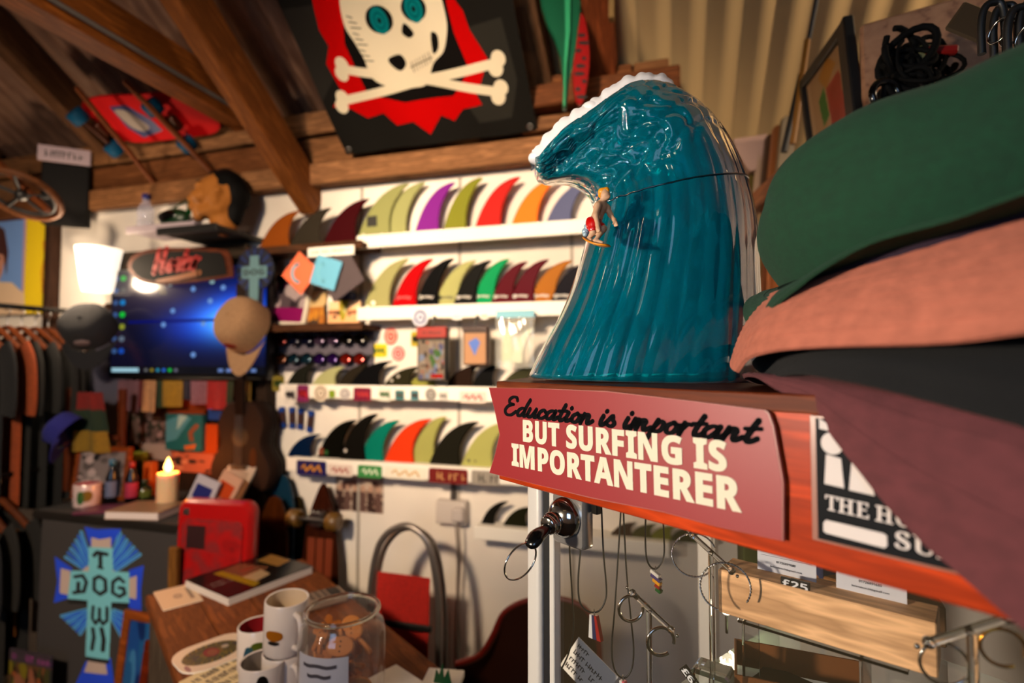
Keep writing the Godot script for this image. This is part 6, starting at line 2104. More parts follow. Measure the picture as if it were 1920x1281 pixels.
# ---------------------------------------------------------------- television corner
func make_tv_corner() -> void:
	# dark panelling behind the television and the post at its right
	var pan := struct("trim_20", board(Vector3(-2.03, 0.85, -1.852), Vector3(0.94, 1.75, 0.02), 0.0), wood(Color(0.16, 0.1, 0.06), 1, 0.7))
	for k in 8:
		part(pan, "plank", board(Vector3(-2.44 + 0.117 * k, 0.85, -1.838), Vector3(0.113, 1.74, 0.012), 0.002), wood([Color(0.2, 0.12, 0.07), Color(0.15, 0.09, 0.05), Color(0.24, 0.14, 0.08)][k % 3], 1, 0.7))
	struct("trim_21", board(Vector3(-1.585, 0.98, -1.83), Vector3(0.055, 1.9, 0.06), 0.004), wood(Color(0.2, 0.14, 0.1), 1, 0.7))
	struct("trim_22", board(Vector3(Vector3(-2.8335, 1.9125, -1.83).x, 1.2, -1.83), Vector3(0.04, 2.0, 0.05), 0.003), wood(Color(0.22, 0.14, 0.1), 1, 0.7))
	# television
	var sc := Print.new(320, 200, Color(0.012, 0.012, 0.05))
	for y in 200:
		for x in 320:
			var u := x / 320.0
			var v := y / 200.0
			var beam := exp(-pow((v - 0.5 - 0.06 * sin(u * 5.0)) / (0.13 + 0.17 * u), 2.0)) * smoothstep(0.12, 0.8, u) * (1.0 - 0.35 * smoothstep(0.86, 1.0, u))
			var core := exp(-pow((v - 0.52) / 0.17, 2.0) - pow((u - 0.8) / 0.2, 2.0))
			var haze := exp(-pow((u - 0.35) / 0.3, 2.0) - pow((v - 0.2) / 0.3, 2.0))
			sc.im.set_pixel(x, y, Color(0.03 + 0.1 * haze + 0.28 * core, 0.03 + 0.07 * haze + 0.16 * beam + 0.5 * core, 0.09 + 0.09 * haze + 0.7 * beam + 0.25 * core))
	sc.rect(0.12, 0.485, 0.86, 0.51, Color(0.01, 0.03, 0.3))
	sc.poly([Vector2(0.25, 0.02), Vector2(0.32, 0.02), Vector2(0.38, 0.24), Vector2(0.33, 0.24)], Color(0.25, 0.22, 0.2))
	for k in 7:
		sc.ell(0.025, 0.06 + 0.12 * k, 0.018, 0.024, Color(0.15, 0.25, 0.4))
		sc.ell(0.075, 0.06 + 0.12 * k, 0.02, 0.028, [Color(0.02, 0.5, 0.15), Color(0.2, 0.2, 0.2), Color(0.02, 0.35, 0.55), Color(0.02, 0.55, 0.15), Color(0.4, 0.42, 0.1), Color(0.25, 0.3, 0.35), Color(0.05, 0.2, 0.5)][k])
	for k in 8:
		sc.ell(0.22 + 0.09 * k, 0.04 + 0.05 * (k % 3), 0.016, 0.02, Color(0.4, 0.5, 0.5))
	for q in [Vector2(0.42, 0.4), Vector2(0.36, 0.53), Vector2(0.62, 0.53), Vector2(0.56, 0.82), Vector2(0.74, 0.2), Vector2(0.55, 0.2), Vector2(0.66, 0.32)]:
		sc.ell(q.x, q.y, 0.016, 0.024, Color(0.3, 0.42, 0.6))
	sc.rect(0, 0.93, 1, 1, Color(0.02, 0.025, 0.05))
	sc.rect(0.01, 0.945, 0.2, 0.985, Color(0.45, 0.58, 0.62))
	for k in 6:
		sc.ell(0.25 + 0.04 * k, 0.965, 0.012, 0.016, [Color(0.3, 0.3, 0.3), Color(0.4, 0.35, 0.1), Color(0.1, 0.4, 0.5), Color(0.1, 0.3, 0.6), Color(0.05, 0.55, 0.2), Color(0.3, 0.3, 0.35)][k])
	for k in 5:
		sc.rect(0.72 + 0.05 * k, 0.95, 0.75 + 0.05 * k, 0.98, Color(0.3, 0.38, 0.55))
	var tv := thing("television", "flat television showing a blue desktop with a bright beam", "television", Vector3(-1.9391, 1.3838, -1.78))
	var tw := 0.84
	var th := 0.475
	part(tv, "body", board(Vector3(0, th * 0.5, 0.0), Vector3(tw, th, 0.04), 0.005), mat(Color(0.012, 0.012, 0.014), 0.3))
	part(tv, "wall_mount", board(Vector3(0, th * 0.5, -0.05), Vector3(0.2, 0.2, 0.07), 0.004), M.black)
	var sm := sc.mat(0.15)
	sm.emission_enabled = true
	sm.emission_texture = sm.albedo_texture
	sm.emission = Color.BLACK
	sm.emission_energy_multiplier = 1.7
	sm.albedo_color = Color(0.1, 0.1, 0.1)
	var scr := MB.new()
	scr.prism(PackedVector2Array([Vector2(-tw * 0.5 + 0.012, 0.02), Vector2(tw * 0.5 - 0.012, 0.02), Vector2(tw * 0.5 - 0.012, th - 0.012), Vector2(-tw * 0.5 + 0.012, th - 0.012)]), 0.0195, 0.0215)
	part(tv, "screen", scr, sm)
	var tl := AreaLight3D.new()
	tl.name = "screen_glow"
	tl.area_size = Vector2(0.4, 0.3)
	tl.light_color = Color(0.25, 0.45, 1.0)
	tl.light_energy = 0.02
	tl.shadow_enabled = true
	tl.position = Vector3(0.15, th * 0.5, 0.03)
	tl.rotation.y = PI
	tv.add_child(tl)
	# skateboard-shaped sign over it
	var sg := thing("board_sign", "skateboard shaped sign with a black face and red script above the television", "sign", Vector3(-1.899, 1.8425, -1.7))
	var inv := Vector3(-1.899, 1.8425, -1.7)
	var rim := PackedVector2Array()
	for q in smooth_line(V3([-2.192,1.8573,-1.7,-2.1525,1.9097,-1.7,-2.0425,1.9257,-1.7,-1.8738,1.9199,-1.7,-1.7119,1.9037,-1.7,-1.6642,1.8859,-1.7,-1.6412,1.7977,-1.7,-1.6668,1.7862,-1.7,-1.842,1.7745,-1.7,-2.0087,1.7726,-1.7,-2.1306,1.7956,-1.7]), 5, true):
		rim.append(Vector2(q.x - inv.x, q.y - inv.y))
	var rmm := MB.new()
	rmm.prism(rim, -0.012, 0.0, 0.003)
	part(sg, "wooden_rim", rmm, wood(Color(0.36, 0.16, 0.07), 0, 0.5))
	var face := PackedVector2Array()
	for q in rim:
		face.append(q * Vector2(0.9, 0.8) + Vector2(-0.002, 0))
	var fm := MB.new()
	fm.prism(face, 0.0, 0.0015)
	part(sg, "black_face", fm, mat(Color(0.03, 0.028, 0.03), 0.7))
	var ink := MB.new()
	var sa := Vector2(Vector3(-2.0447, 1.8231, -1.7).x - inv.x, Vector3(-2.0447, 1.8231, -1.7).y - inv.y)
	var sb := Vector2(Vector3(-1.8058, 1.8313, -1.7).x - inv.x, Vector3(-1.8058, 1.8313, -1.7).y - inv.y)
	script_line(ink, "Hoster", sa, sb, 0.5, 0.0015, 0.0025, 1.1)
	part(sg, "red_script", ink, mat(Color(0.62, 0.02, 0.02), 0.5))
	var sw := MB.new()
	sw.stroke(PackedVector2Array([sa + Vector2(0.02, -0.035), (sa + sb) * 0.5 + Vector2(0.01, -0.03), sb + Vector2(0, -0.018)]), [0.012, 0.02, 0.024], 0.0015, 0.0025)
	part(sg, "gold_swash", sw, mat(Color(0.5, 0.26, 0.03), 0.5))
	part(sg, "bracket", board(Vector3(0, 0.02, -0.03), Vector3(0.12, 0.03, 0.035), 0.003), M.black)
	solo("weathered_plank", board(Vector3.ZERO, Vector3(0.82, 0.13, 0.03), 0.004), wood(Color(0.22, 0.18, 0.14), 0, 0.8), "weathered plank behind the skateboard shaped sign", "plank", Vector3(-2.076, 1.8806, -1.8) + Vector3(0, 0, -0.01))
	# round-headed blue badge at the right of the sign
	var bd := thing("cross_badge", "dark blue badge with a pale cross at the right end of the television", "badge", Vector3(-1.5455, 1.7844, -1.71))
	var b0 := MB.new()
	b0.prism(disc_poly(Vector2(0, 0.03), 0.088, 0.09, 30), -0.004, 0.0, 0.001)
	b0.box(Vector3(0, -0.085, -0.002), Vector3(0.08, 0.08, 0.004), 0.001)
	part(bd, "backing", b0, mat(Color(0.015, 0.035, 0.14), 0.5))
	for k in 14:
		var ry := MB.new()
		var dir := Vector2.from_angle(TAU * (k + 0.5) / 14.0)
		ry.stroke(PackedVector2Array([Vector2(0, 0.03) + dir * 0.05, Vector2(0, 0.03) + dir * 0.083]), 0.008, 0.0, 0.001)
		part(bd, "ray", ry, mat(Color(0.05, 0.16, 0.4), 0.5))
	var cr := MB.new()
	cr.prism(PackedVector2Array([Vector2(-0.02, -0.12), Vector2(0.02, -0.12), Vector2(0.022, -0.005), Vector2(0.06, -0.003), Vector2(0.06, 0.042), Vector2(0.022, 0.044), Vector2(0.02, 0.085), Vector2(-0.02, 0.085), Vector2(-0.022, 0.044), Vector2(-0.06, 0.042), Vector2(-0.06, -0.003), Vector2(-0.022, -0.005)]), 0.001, 0.0025)
	part(bd, "cross", cr, mat(Color(0.33, 0.47, 0.5), 0.5))
	fit_text(bd, "lettering", "DOG", Vector2(-0.048, 0.008), Vector2(0.048, 0.008), 0.024, 0.0028, M.black)
	# caps
	cap("beige cap hanging at the right of the television, peak pointing down", Vector3(-1.5503, 1.5971, -1.66), Vector3(0.09, 0.1, 0.105), cloth(Color(0.6, 0.46, 0.33)), Vector3(1.15, -0.15, -0.1), Color(0.4, 0.06, 0.04))
	cap("navy cap with a pale patch hung on the end of the clothes rail", Vector3(-2.3196, 1.6024, -1.64), Vector3(0.1, 0.085, 0.1), cloth(Color(0.018, 0.025, 0.06)), Vector3(1.0, 0.7, 0.2), Color(0.4, 0.35, 0.36))
	# small white shelf above, and the things on it
	var white := mat(Color(0.6, 0.55, 0.58), 0.5)
	var sy := Vector3(-2.0581, 2.0174, -1.76).y
	shelf("small white shelf above the television", Vector3(-2.1766, 2.0021, -1.7).x, Vector3(-1.8158, 1.986, -1.7).x, sy, 0.03, 0.17, white)
	var sy2 := Vector3(-1.8012, 1.9771, -1.76).y
	shelf("short black shelf under the painted head", Vector3(-1.927, 1.9788, -1.76).x, Vector3(-1.6341, 1.9703, -1.76).x, sy2, 0.03, 0.24, mat(Color(0.04, 0.035, 0.035), 0.5))
	var bt := thing("plastic_bottle", "clear plastic bottle with a blue cap on the shelf above the television", "bottle", Vector3(Vector3(-2.1813, 2.0449, -1.77).x, sy, -1.77))
	var bm := MB.new()
	bm.lathe([Vector2(0, 0), Vector2(0.03, 0), Vector2(0.033, 0.01), Vector2(0.033, 0.05), Vector2(0.029, 0.06), Vector2(0.033, 0.07), Vector2(0.033, 0.1), Vector2(0.014, 0.135), Vector2(0.013, 0.15)], 24)
	part(bt, "body", bm, glass_pane(0.35, Color(0.7, 0.7, 0.78)))
	var bc := MB.new()
	bc.lathe([Vector2(0, 0.148), Vector2(0.016, 0.148), Vector2(0.016, 0.17), Vector2(0, 0.171)], 20)
	part(bt, "cap", bc, mat(Color(0.02, 0.04, 0.35), 0.4))
	var gg := thing("goggles", "green and black goggles beside the painted head", "goggles", Vector3(Vector3(-2.0058, 2.0323, -1.77).x, sy, -1.76))
	var g1 := MB.new()
	g1.ell(Vector3(0, 0.045, 0), Vector3(0.075, 0.045, 0.04), 22, 12)
	part(gg, "frame", g1, mat(Color(0.02, 0.17, 0.07), 0.4))
	var g2 := MB.new()
	g2.ell(Vector3(-0.01, 0.05, 0.012), Vector3(0.062, 0.03, 0.035), 22, 12)
	part(gg, "lens", g2, M.black_gloss)
	var g3 := MB.new()
	g3.tube(smooth_line([Vector3(-0.06, 0.05, 0), Vector3(-0.03, 0.11, -0.03), Vector3(0.03, 0.13, -0.04), Vector3(0.07, 0.06, 0)], 5), 0.01, 8, false, 0.4)
	part(gg, "strap", g3, mat(Color(0.03, 0.22, 0.09), 0.6))
	make_head(Vector3(Vector3(-1.7158, 2.0479, -1.7).x, sy2, -1.70))
	# paper lamp glowing white at the left of the television
	var lamp := thing("paper_lamp", "glowing white paper wall lamp left of the television", "lamp")
	var lc := Vector3(-2.3803, 1.8586, -1.72)
	var ls := MB.new()
	ls.lathe([Vector2(0.055, -0.1), Vector2(0.065, -0.05), Vector2(0.075, 0.03), Vector2(0.085, 0.09)], 28, Transform3D(Basis(), lc))
	var lm := mat(Color(0.9, 0.86, 0.8), 0.8).duplicate()
	lm.emission_enabled = true
	lm.emission = Color(1.0, 0.93, 0.84)
	lm.emission_energy_multiplier = 1.1
	lm.cull_mode = BaseMaterial3D.CULL_DISABLED
	part(lamp, "lamp_shade", ls, lm)
	var lb := MB.new()
	lb.tube([lc + Vector3(0, 0.02, 0), lc + Vector3(0, 0.02, -0.14)], 0.008, 8)
	lb.ell(lc, Vector3(0.03, 0.04, 0.03), 14, 10)
	part(lamp, "arm", lb, lm)
	var ol := OmniLight3D.new()
	ol.name = "lamp_light"
	ol.light_color = Color(1.0, 0.88, 0.74)
	ol.light_energy = 0.3
	ol.light_size = 0.05
	ol.shadow_enabled = true
	ol.position = lc + Vector3(0, -0.02, 0.14)
	lamp.add_child(ol)
	# poster at the far left
	var po := Print.new(180, 200, Color(0.42, 0.58, 0.82))
	po.rect(0.73, 0, 1, 1, Color(0.9, 0.78, 0.05))
	po.rect(0.71, 0, 0.735, 1, Color(0.7, 0.55, 0.65))
	po.line([Vector2(0.93, 0.3), Vector2(0.95, 0.45), Vector2(0.92, 0.6), Vector2(0.94, 0.8)], 0.02, Color(0.8, 0.5, 0.1))
	po.poly([Vector2(0.05, 1), Vector2(0.15, 0.75), Vector2(0.35, 0.66), Vector2(0.6, 0.68), Vector2(0.74, 0.8), Vector2(0.76, 1)], Color(0.86, 0.74, 0.6))
	po.ell(0.38, 0.45, 0.13, 0.26, Color(0.75, 0.52, 0.42))
	po.poly([Vector2(0.22, 0.4), Vector2(0.24, 0.18), Vector2(0.38, 0.06), Vector2(0.5, 0.14), Vector2(0.55, 0.36), Vector2(0.54, 0.62), Vector2(0.5, 0.4), Vector2(0.35, 0.34)], Color(0.24, 0.08, 0.06))
	po.ell(0.45, 0.43, 0.018, 0.014, Color(0.1, 0.05, 0.05))
	po.line([Vector2(0.4, 0.56), Vector2(0.46, 0.55)], 0.015, Color(0.5, 0.2, 0.17))
	var pm := po.mat(0.5)
	flat_thing("poster", "poster of a person in a brown beanie against blue, with a yellow band", "poster", -3.1722, 1.689, 0.6483, 0.4961, 0.03, pm, 0.002)
	# string of prayer flags
	var pf := thing("prayer_flags", "string of coloured cloth flags under the television", "bunting")
	var spec := [[222, 262, 768, Color(0.36, 0.24, 0.29)], [262, 273, 760, Color(0.28, 0.03, 0.04)], [270, 293, 768, Color(0.62, 0.46, 0.32)], [291, 308, 760, Color(0.03, 0.14, 0.06)], [304, 343, 758, Color(0.5, 0.38, 0.03)], [341, 359, 745, Color(0.05, 0.04, 0.14)], [356, 391, 752, Color(0.42, 0.27, 0.33)], [389, 427, 760, Color(0.5, 0.01, 0.03)], [426, 438, 750, Color(0.12, 0.16, 0.06)], [444, 471, 762, Color(0.42, 0.3, 0.02)]]
	var x0 := Vector3(-2.2994, 1.3721, -1.76).x
	var x1 := Vector3(-1.5965, 1.3787, -1.76).x
	var y0 := Vector3(-1.9226, 1.3756, -1.76).y
	for s in spec:
		var xa: float = lerpf(x0, x1, (tan_px(s[0]) - tan_px(222)) / (tan_px(471) - tan_px(222)))
		var xb: float = lerpf(x0, x1, (tan_px(s[1]) - tan_px(222)) / (tan_px(471) - tan_px(222)))
		var m := MB.new()
		var hgt: float = (s[2] - 712) * 0.0024
		m.sheet(8, 6, func(u: float, v: float): return Vector3(lerpf(xa, xb, u), y0 - hgt * (1.0 - v), -1.76 + 0.006 * sin(u * 7.0 + xa * 40.0) * (1.2 - v)), 0.001)
		part(pf, "flag", m, cloth(s[3], 0.95, 30.0))
	var cord := MB.new()
	cord.tube([Vector3(x0 - 0.05, y0 + 0.01, -1.76), Vector3(x1 + 0.05, y0 + 0.01, -1.76)], 0.003, 6)
	part(pf, "cord", cord, M.black)

func tan_px(px: float) -> float:
	return tan(atan((px - 960.0) / 1000.0) - deg_to_rad(16.2))

func cap(label: String, at: Vector3, r: Vector3, m: Material, rot: Vector3, patch: Color) -> void:
	var root := thing("cap", label, "cap", at)
	root.rotation = rot
	var c := MB.new()
	c.sheet(40, 14, func(u: float, v: float):
		var a := -u * TAU
		var s := sin(v * PI * 0.5)
		var rr := pow(maxf(0.0, 1.0 - pow(v, 2.6)), 0.5) * (1.0 + 0.015 * cos(6.0 * a))
		return Vector3(cos(a) * r.x * rr, -0.4 * r.y + s * r.y * 1.2, sin(a) * r.z * rr), 0.002, true)
	part(root, "crown", c, m)
	var b := MB.new()
	b.sheet(20, 8, func(u: float, v: float):
		var a := lerpf(-1.15, 1.15, 1.0 - u)
		var k := 1.0 + v * 0.75 * cos(a * 0.9)
		return Vector3(sin(a) * r.x * (1.0 + v * 0.08), -0.4 * r.y - 0.012 - 0.02 * v * cos(a * 2.0), cos(a) * r.z * k), 0.003)
	part(root, "peak", b, m)
	var bt := MB.new()
	bt.ell(Vector3(0, r.y * 0.8, 0), Vector3(0.008, 0.005, 0.008), 10, 6)
	part(root, "button", bt, m)
	var p := MB.new()
	p.ell(Vector3(0, 0.012, r.z * 0.93), Vector3(0.03, 0.02, 0.006), 14, 8)
	part(root, "patch", p, mat(patch, 0.8))

func make_head(at: Vector3) -> void:
	var root := thing("painted_head", "painted head of a dark haired man in profile, looking up to the left", "head model", at, 0.3)
	var k := 1.0
	var tilt := Transform3D(Basis(Vector3(0, 0, 1), -0.26).scaled(Vector3(k, k, k)), Vector3(0.0, 0.122, 0))
	var P := func(x: float, y: float, z: float) -> Vector3: return tilt * Vector3(x, y, z)
	var face := MB.new()
	sdf_add(face, [
		[P.call(0.0, 0.03, 0), P.call(0.02, 0.03, 0), 0.078, 0.078], [P.call(-0.045, 0.03, 0), P.call(-0.05, -0.02, 0), 0.045, 0.043], [P.call(-0.05, -0.055, 0), P.call(-0.058, -0.075, 0), 0.034, 0.025],
		[P.call(-0.03, -0.06, 0.028), P.call(0.03, -0.035, 0.045), 0.022, 0.026], [P.call(-0.03, -0.06, -0.028), P.call(0.03, -0.035, -0.045), 0.022, 0.026],
		[P.call(-0.086, 0.012, 0), P.call(-0.108, -0.022, 0), 0.010, 0.015], [P.call(-0.1, -0.026, 0.013), P.call(-0.098, -0.026, 0.014), 0.009, 0.009], [P.call(-0.1, -0.026, -0.013), P.call(-0.098, -0.026, -0.014), 0.009, 0.009],
		[P.call(-0.09, -0.047, 0.012), P.call(-0.088, -0.047, 0.022), 0.010, 0.007], [P.call(-0.089, -0.056, 0.01), P.call(-0.085, -0.056, 0.022), 0.010, 0.007],
		[P.call(-0.075, 0.03, 0.03), P.call(-0.06, 0.032, 0.055), 0.013, 0.010], [P.call(-0.062, -0.01, 0.045), P.call(-0.05, -0.012, 0.05), 0.022, 0.02],
		[P.call(0.03, -0.05, 0), P.call(0.045, -0.085, 0), 0.05, 0.05],
		[P.call(0.022, 0.0, 0.07), P.call(0.03, 0.024, 0.082), 0.012, 0.016], [P.call(0.022, -0.014, 0.068), P.call(0.022, -0.02, 0.07), 0.011, 0.010],
	], 0.0045, 0.016)
	part(root, "face", face, mat(Color(0.58, 0.36, 0.15), 0.65))
	var hair := MB.new()
	sdf_add(hair, [[P.call(0.02, 0.06, 0), P.call(0.045, 0.042, 0), 0.068, 0.066], [P.call(-0.055, 0.095, 0), P.call(0.0, 0.1, 0.0), 0.014, 0.03], [P.call(0.068, 0.02, 0), P.call(0.074, -0.055, 0), 0.046, 0.034], [P.call(0.028, 0.05, 0.06), P.call(0.012, 0.02, 0.071), 0.014, 0.007]], 0.005, 0.02)
	part(root, "hair", hair, mat(Color(0.015, 0.013, 0.013), 0.7))
	var brow := MB.new()
	brow.tube(smooth_line([P.call(-0.088, 0.038, 0.022), P.call(-0.076, 0.048, 0.042), P.call(-0.058, 0.042, 0.06)], 4), 0.004, 6)
	part(root, "eyebrow", brow, mat(Color(0.12, 0.06, 0.03), 0.6))
	var eye := MB.new()
	eye.ell(P.call(-0.077, 0.016, 0.036), Vector3(0.010, 0.007, 0.009), 12, 8)
	part(root, "eye", eye, mat(Color(0.35, 0.2, 0.1), 0.3))
	var lips := MB.new()
	lips.tube(smooth_line([P.call(-0.101, -0.05, 0.0), P.call(-0.096, -0.051, 0.016), P.call(-0.086, -0.051, 0.027)], 4), 0.004, 6)
	part(root, "lips", lips, mat(Color(0.36, 0.15, 0.08), 0.5))

# ---------------------------------------------------------------- counter with the candle, under the television
const TOP_Y := 0.89

func on_counter(px_at: Vector3) -> Vector3:
	return Vector3(px_at.x, TOP_Y + 0.012, px_at.z)

func mug(label: String, at: Vector3, r: float, h: float, c: Color, inside: Color, handle: float, deco: Array, group := "") -> Node3D:
	var root := thing("mug", label, "mug", at, handle, group)
	var m := MB.new()
	m.lathe([Vector2(0, 0), Vector2(r * 0.9, 0), Vector2(r * 0.97, 0.003), Vector2(r, 0.008), Vector2(r, h - 0.002), Vector2(r - 0.0015, h), Vector2(r - 0.004, h - 0.002)], 40)
	part(root, "body", m, mat(c, 0.15, 0.0, 0.3))
	var i := MB.new()
	i.lathe([Vector2(r - 0.004, h - 0.002), Vector2(r - 0.0045, 0.01), Vector2(0, 0.008)], 40)
	part(root, "inside", i, mat(inside, 0.2, 0.0, 0.3))
	var hd := MB.new()
	hd.tube(smooth_line([Vector3(r - 0.002, h * 0.82, 0), Vector3(r + 0.018, h * 0.8, 0), Vector3(r + 0.028, h * 0.55, 0), Vector3(r + 0.02, h * 0.28, 0), Vector3(r - 0.002, h * 0.2, 0)], 6), 0.0055, 10)
	part(root, "handle", hd, mat(c, 0.15, 0.0, 0.3))
	for d in deco:
		# [angle, height, half width, half height, colour]
		var p := MB.new()
		p.sheet(10, 6, func(u: float, v: float):
			var q := Vector2(u * 2.0 - 1.0, v * 2.0 - 1.0)
			var e := q * (1.0 - 0.28 * (q.x * q.x * q.y * q.y))
			var a: float = d[0] + e.x * d[2] / r
			return Vector3(cos(a) * (r + 0.0006), d[1] + e.y * d[3], sin(a) * (r + 0.0006)) , 0.0)
		part(root, "print", p, mat(d[4], 0.3))
	return root

func make_counter() -> void:
	var tx0 := Vector3(-2.2844, 0.8728, -1.44).x
	var tx1 := Vector3(-1.5968, 0.9008, -1.44).x
	var root := thing("counter", "counter draped with a charcoal cloth printed with a large blue cross", "counter")
	part(root, "top", board(Vector3((tx0 + tx1) * 0.5, TOP_Y - 0.005, -1.635), Vector3(tx1 - tx0, 0.03, 0.4), 0.004), mat(Color(0.1, 0.085, 0.075), 0.8))
	part(root, "carcass", board(Vector3((tx0 + tx1) * 0.5, 0.44, -1.65), Vector3(tx1 - tx0 - 0.05, 0.86, 0.36), 0.002), mat(Color(0.05, 0.04, 0.035), 0.9))
	# the cloth with its cross
	var p := Print.new(400, 640, Color(0.18, 0.163, 0.163))
	var deep := Color(0.05, 0.24, 0.8)
	var mid := Color(0.1, 0.38, 0.74)
	var sky := Color(0.3, 0.62, 0.78)
	var light := Color(0.42, 0.71, 0.77)
	var stone := Color(0.68, 0.6, 0.57)
	var ink := Color(0.015, 0.018, 0.02)
	for k in 7:
		var t := k / 6.0
		for s in [[V2([0.4311,0.2998,0.2133,0.1702])[0], V2([0.4311,0.2998,0.1988,0.213])[1], V2([0.4311,0.2998,0.3076,0.0737])[1]], [V2([0.4903,0.2937,0.6559,0.0775])[0], V2([0.4903,0.2937,0.5973,0.0556])[1], V2([0.4903,0.2937,0.7423,0.1494])[1]], [V2([0.4378,0.4474,0.191,0.5587])[0], V2([0.4378,0.4474,0.1889,0.5177])[1], V2([0.4378,0.4474,0.3161,0.5974])[1]], [V2([0.5163,0.4382,0.6752,0.551])[0], V2([0.5163,0.4382,0.6189,0.5714])[1], V2([0.5163,0.4382,0.7097,0.4681])[1]]]:
			var c: Vector2 = s[0]
			var e: Vector2 = s[1].lerp(s[2], t)
			p.line([c.lerp(e, 0.25), e], 0.026, mid if k % 2 else sky)
			p.line([c.lerp(e, 0.3), e], 0.008, deep)
	p.ell(V2([0.456,0.3242])[0].x, V2([0.456,0.3242])[0].y, 0.16, 0.1, stone)
	p.poly(V2([0.3307,0.0444,0.4238,0.0507,0.5225,0.0401,0.6079,0.0333,0.5638,0.0906,0.5345,0.1361,0.3842,0.1495,0.3578,0.1026]), deep)
	p.poly(V2([0.3857,0.0947,0.446,0.1006,0.5322,0.0825,0.5345,0.1361,0.3842,0.1495]), stone)
	p.poly(V2([0.1149,0.2152,0.2469,0.2637,0.2542,0.414,0.1272,0.4559,0.1467,0.3429]), deep)
	p.poly(V2([0.1641,0.2718,0.2352,0.2786,0.2331,0.4054,0.1664,0.4017]), stone)
	p.poly(V2([0.6624,0.2362,0.7742,0.1989,0.7564,0.3187,0.7649,0.4405,0.6623,0.4212]), deep)
	p.poly(V2([0.664,0.2758,0.7239,0.2565,0.7211,0.375,0.668,0.3731]), stone)
	p.poly(V2([0.3706,0.7249,0.5504,0.6862,0.5846,0.8522,0.2697,0.9015,0.3405,0.7695]), deep)
	p.poly(V2([0.3826,0.7232,0.5162,0.7043,0.5308,0.771,0.3534,0.7865]), stone)
	p.poly(V2([0.3696,0.7035,0.5392,0.6957,0.5401,0.7168,0.3706,0.7249]), ink)
	p.poly(V2([0.226,0.4282,0.669,0.3993,0.6625,0.4264,0.2271,0.45]), ink)
	p.poly(V2([0.3638,0.1458,0.5462,0.1351,0.5512,0.2526,0.6666,0.2464,0.669,0.3993,0.5462,0.4081,0.5392,0.6957,0.3616,0.7046,0.3685,0.4203,0.2217,0.4259,0.2393,0.2782,0.3736,0.2703]), light)
	# letters of the cross: T over O, W and N, with D and G beside the O
	p.line(V2([0.4099,0.1853,0.4331,0.1669,0.5046,0.1711]), 0.03, ink)
	p.line(V2([0.4571,0.1701,0.46,0.2347]), 0.03, ink)
	p.line(V2([0.4444,0.2416,0.4762,0.2439]), 0.02, ink)
	p.line(V2([0.2696,0.3082,0.3263,0.2969,0.3561,0.3266,0.3382,0.3774,0.2654,0.3909]), 0.028, ink)
	p.line(V2([0.2956,0.3384,0.2937,0.3823]), 0.03, ink)
	p.line(V2([0.4153,0.3041,0.4544,0.2866,0.4985,0.3009,0.5047,0.3539,0.4624,0.3773,0.4179,0.3606,0.4153,0.3041]), 0.028, ink)
	p.line(V2([0.6266,0.2982,0.5951,0.2802,0.5535,0.3059,0.5519,0.3594,0.5991,0.3755,0.6367,0.3554,0.628,0.3299,0.5972,0.3306]), 0.026, ink)
	p.line(V2([0.4137,0.4448,0.4085,0.5047,0.4335,0.5285,0.4638,0.498,0.4617,0.45]), 0.024, ink)
	p.line(V2([0.4638,0.498,0.4886,0.5244,0.519,0.5019,0.5163,0.4382]), 0.024, ink)
	p.line(V2([0.4149,0.5577,0.4248,0.5994,0.4116,0.6602]), 0.03, ink)
	p.line(V2([0.4819,0.5492,0.4999,0.6003,0.4944,0.6542]), 0.032, ink)
	var cx0: float = [-2.2357, -1.5949][0]
	var cx1: float = [-2.2357, -1.5949][1]
	var cm := MB.new()
	cm.sheet(40, 30, func(u: float, v: float):
		var drop := 1.0 - v
		return Vector3(lerpf(cx0, cx1, u), lerpf(0.2, TOP_Y, v), -1.44 + 0.006 * drop * sin(u * 16.0) + 0.008 * drop * sin(u * 7.0 + 1.0)), 0.002)
	var cl := part(root, "cloth", cm, p.mat(0.95), "charcoal cloth with the blue cross")
	var ct := MB.new()
	ct.sheet(24, 10, func(u: float, v: float):
		return Vector3(lerpf(cx0 - 0.03, cx1, u), TOP_Y + 0.0115 + 0.002 * sin(u * 17.0) * sin(v * 9.0), lerpf(-1.44, -1.83, v)), 0.0015)
	part(root, "cloth_top", ct, cloth(Color(0.075, 0.066, 0.062)))
	cl.cast_shadow = GeometryInstance3D.SHADOW_CASTING_SETTING_ON
	var z := -1.6
	# candle
	var cd := thing("candle", "lit cream pillar candle on the counter", "candle", on_counter(Vector3(-1.8149, 0.9406, -1.59)))
	var wax := MB.new()
	var hc := Vector3(-1.8179, 1.0321, -1.59).y - TOP_Y - 0.012
	wax.lathe([Vector2(0, 0), Vector2(0.036, 0), Vector2(0.037, 0.004), Vector2(0.036, hc * 0.9), Vector2(0.037, hc), Vector2(0.034, hc + 0.003), Vector2(0.026, hc - 0.008), Vector2(0, hc - 0.01)], 32)
	var wm := mat(Color(0.8, 0.68, 0.54), 0.5).duplicate()
	wm.subsurf_scatter_enabled = true
	wm.subsurf_scatter_strength = 0.4
	part(cd, "wax", wax, wm)
	var wick := MB.new()
	wick.tube([Vector3(0, hc - 0.012, 0), Vector3(0.001, hc + 0.012, 0)], 0.0015, 6)
	part(cd, "wick", wick, M.black)
	var fl := MB.new()
	fl.lathe([Vector2(0, hc + 0.004), Vector2(0.01, hc + 0.012), Vector2(0.014, hc + 0.023), Vector2(0.009, hc + 0.042), Vector2(0.0, hc + 0.062)], 16)
	var flm := mat(Color(1, 0.8, 0.4), 0.5).duplicate()
	flm.emission_enabled = true
	flm.emission = Color(1.0, 0.72, 0.34)
	flm.emission_energy_multiplier = 12.0
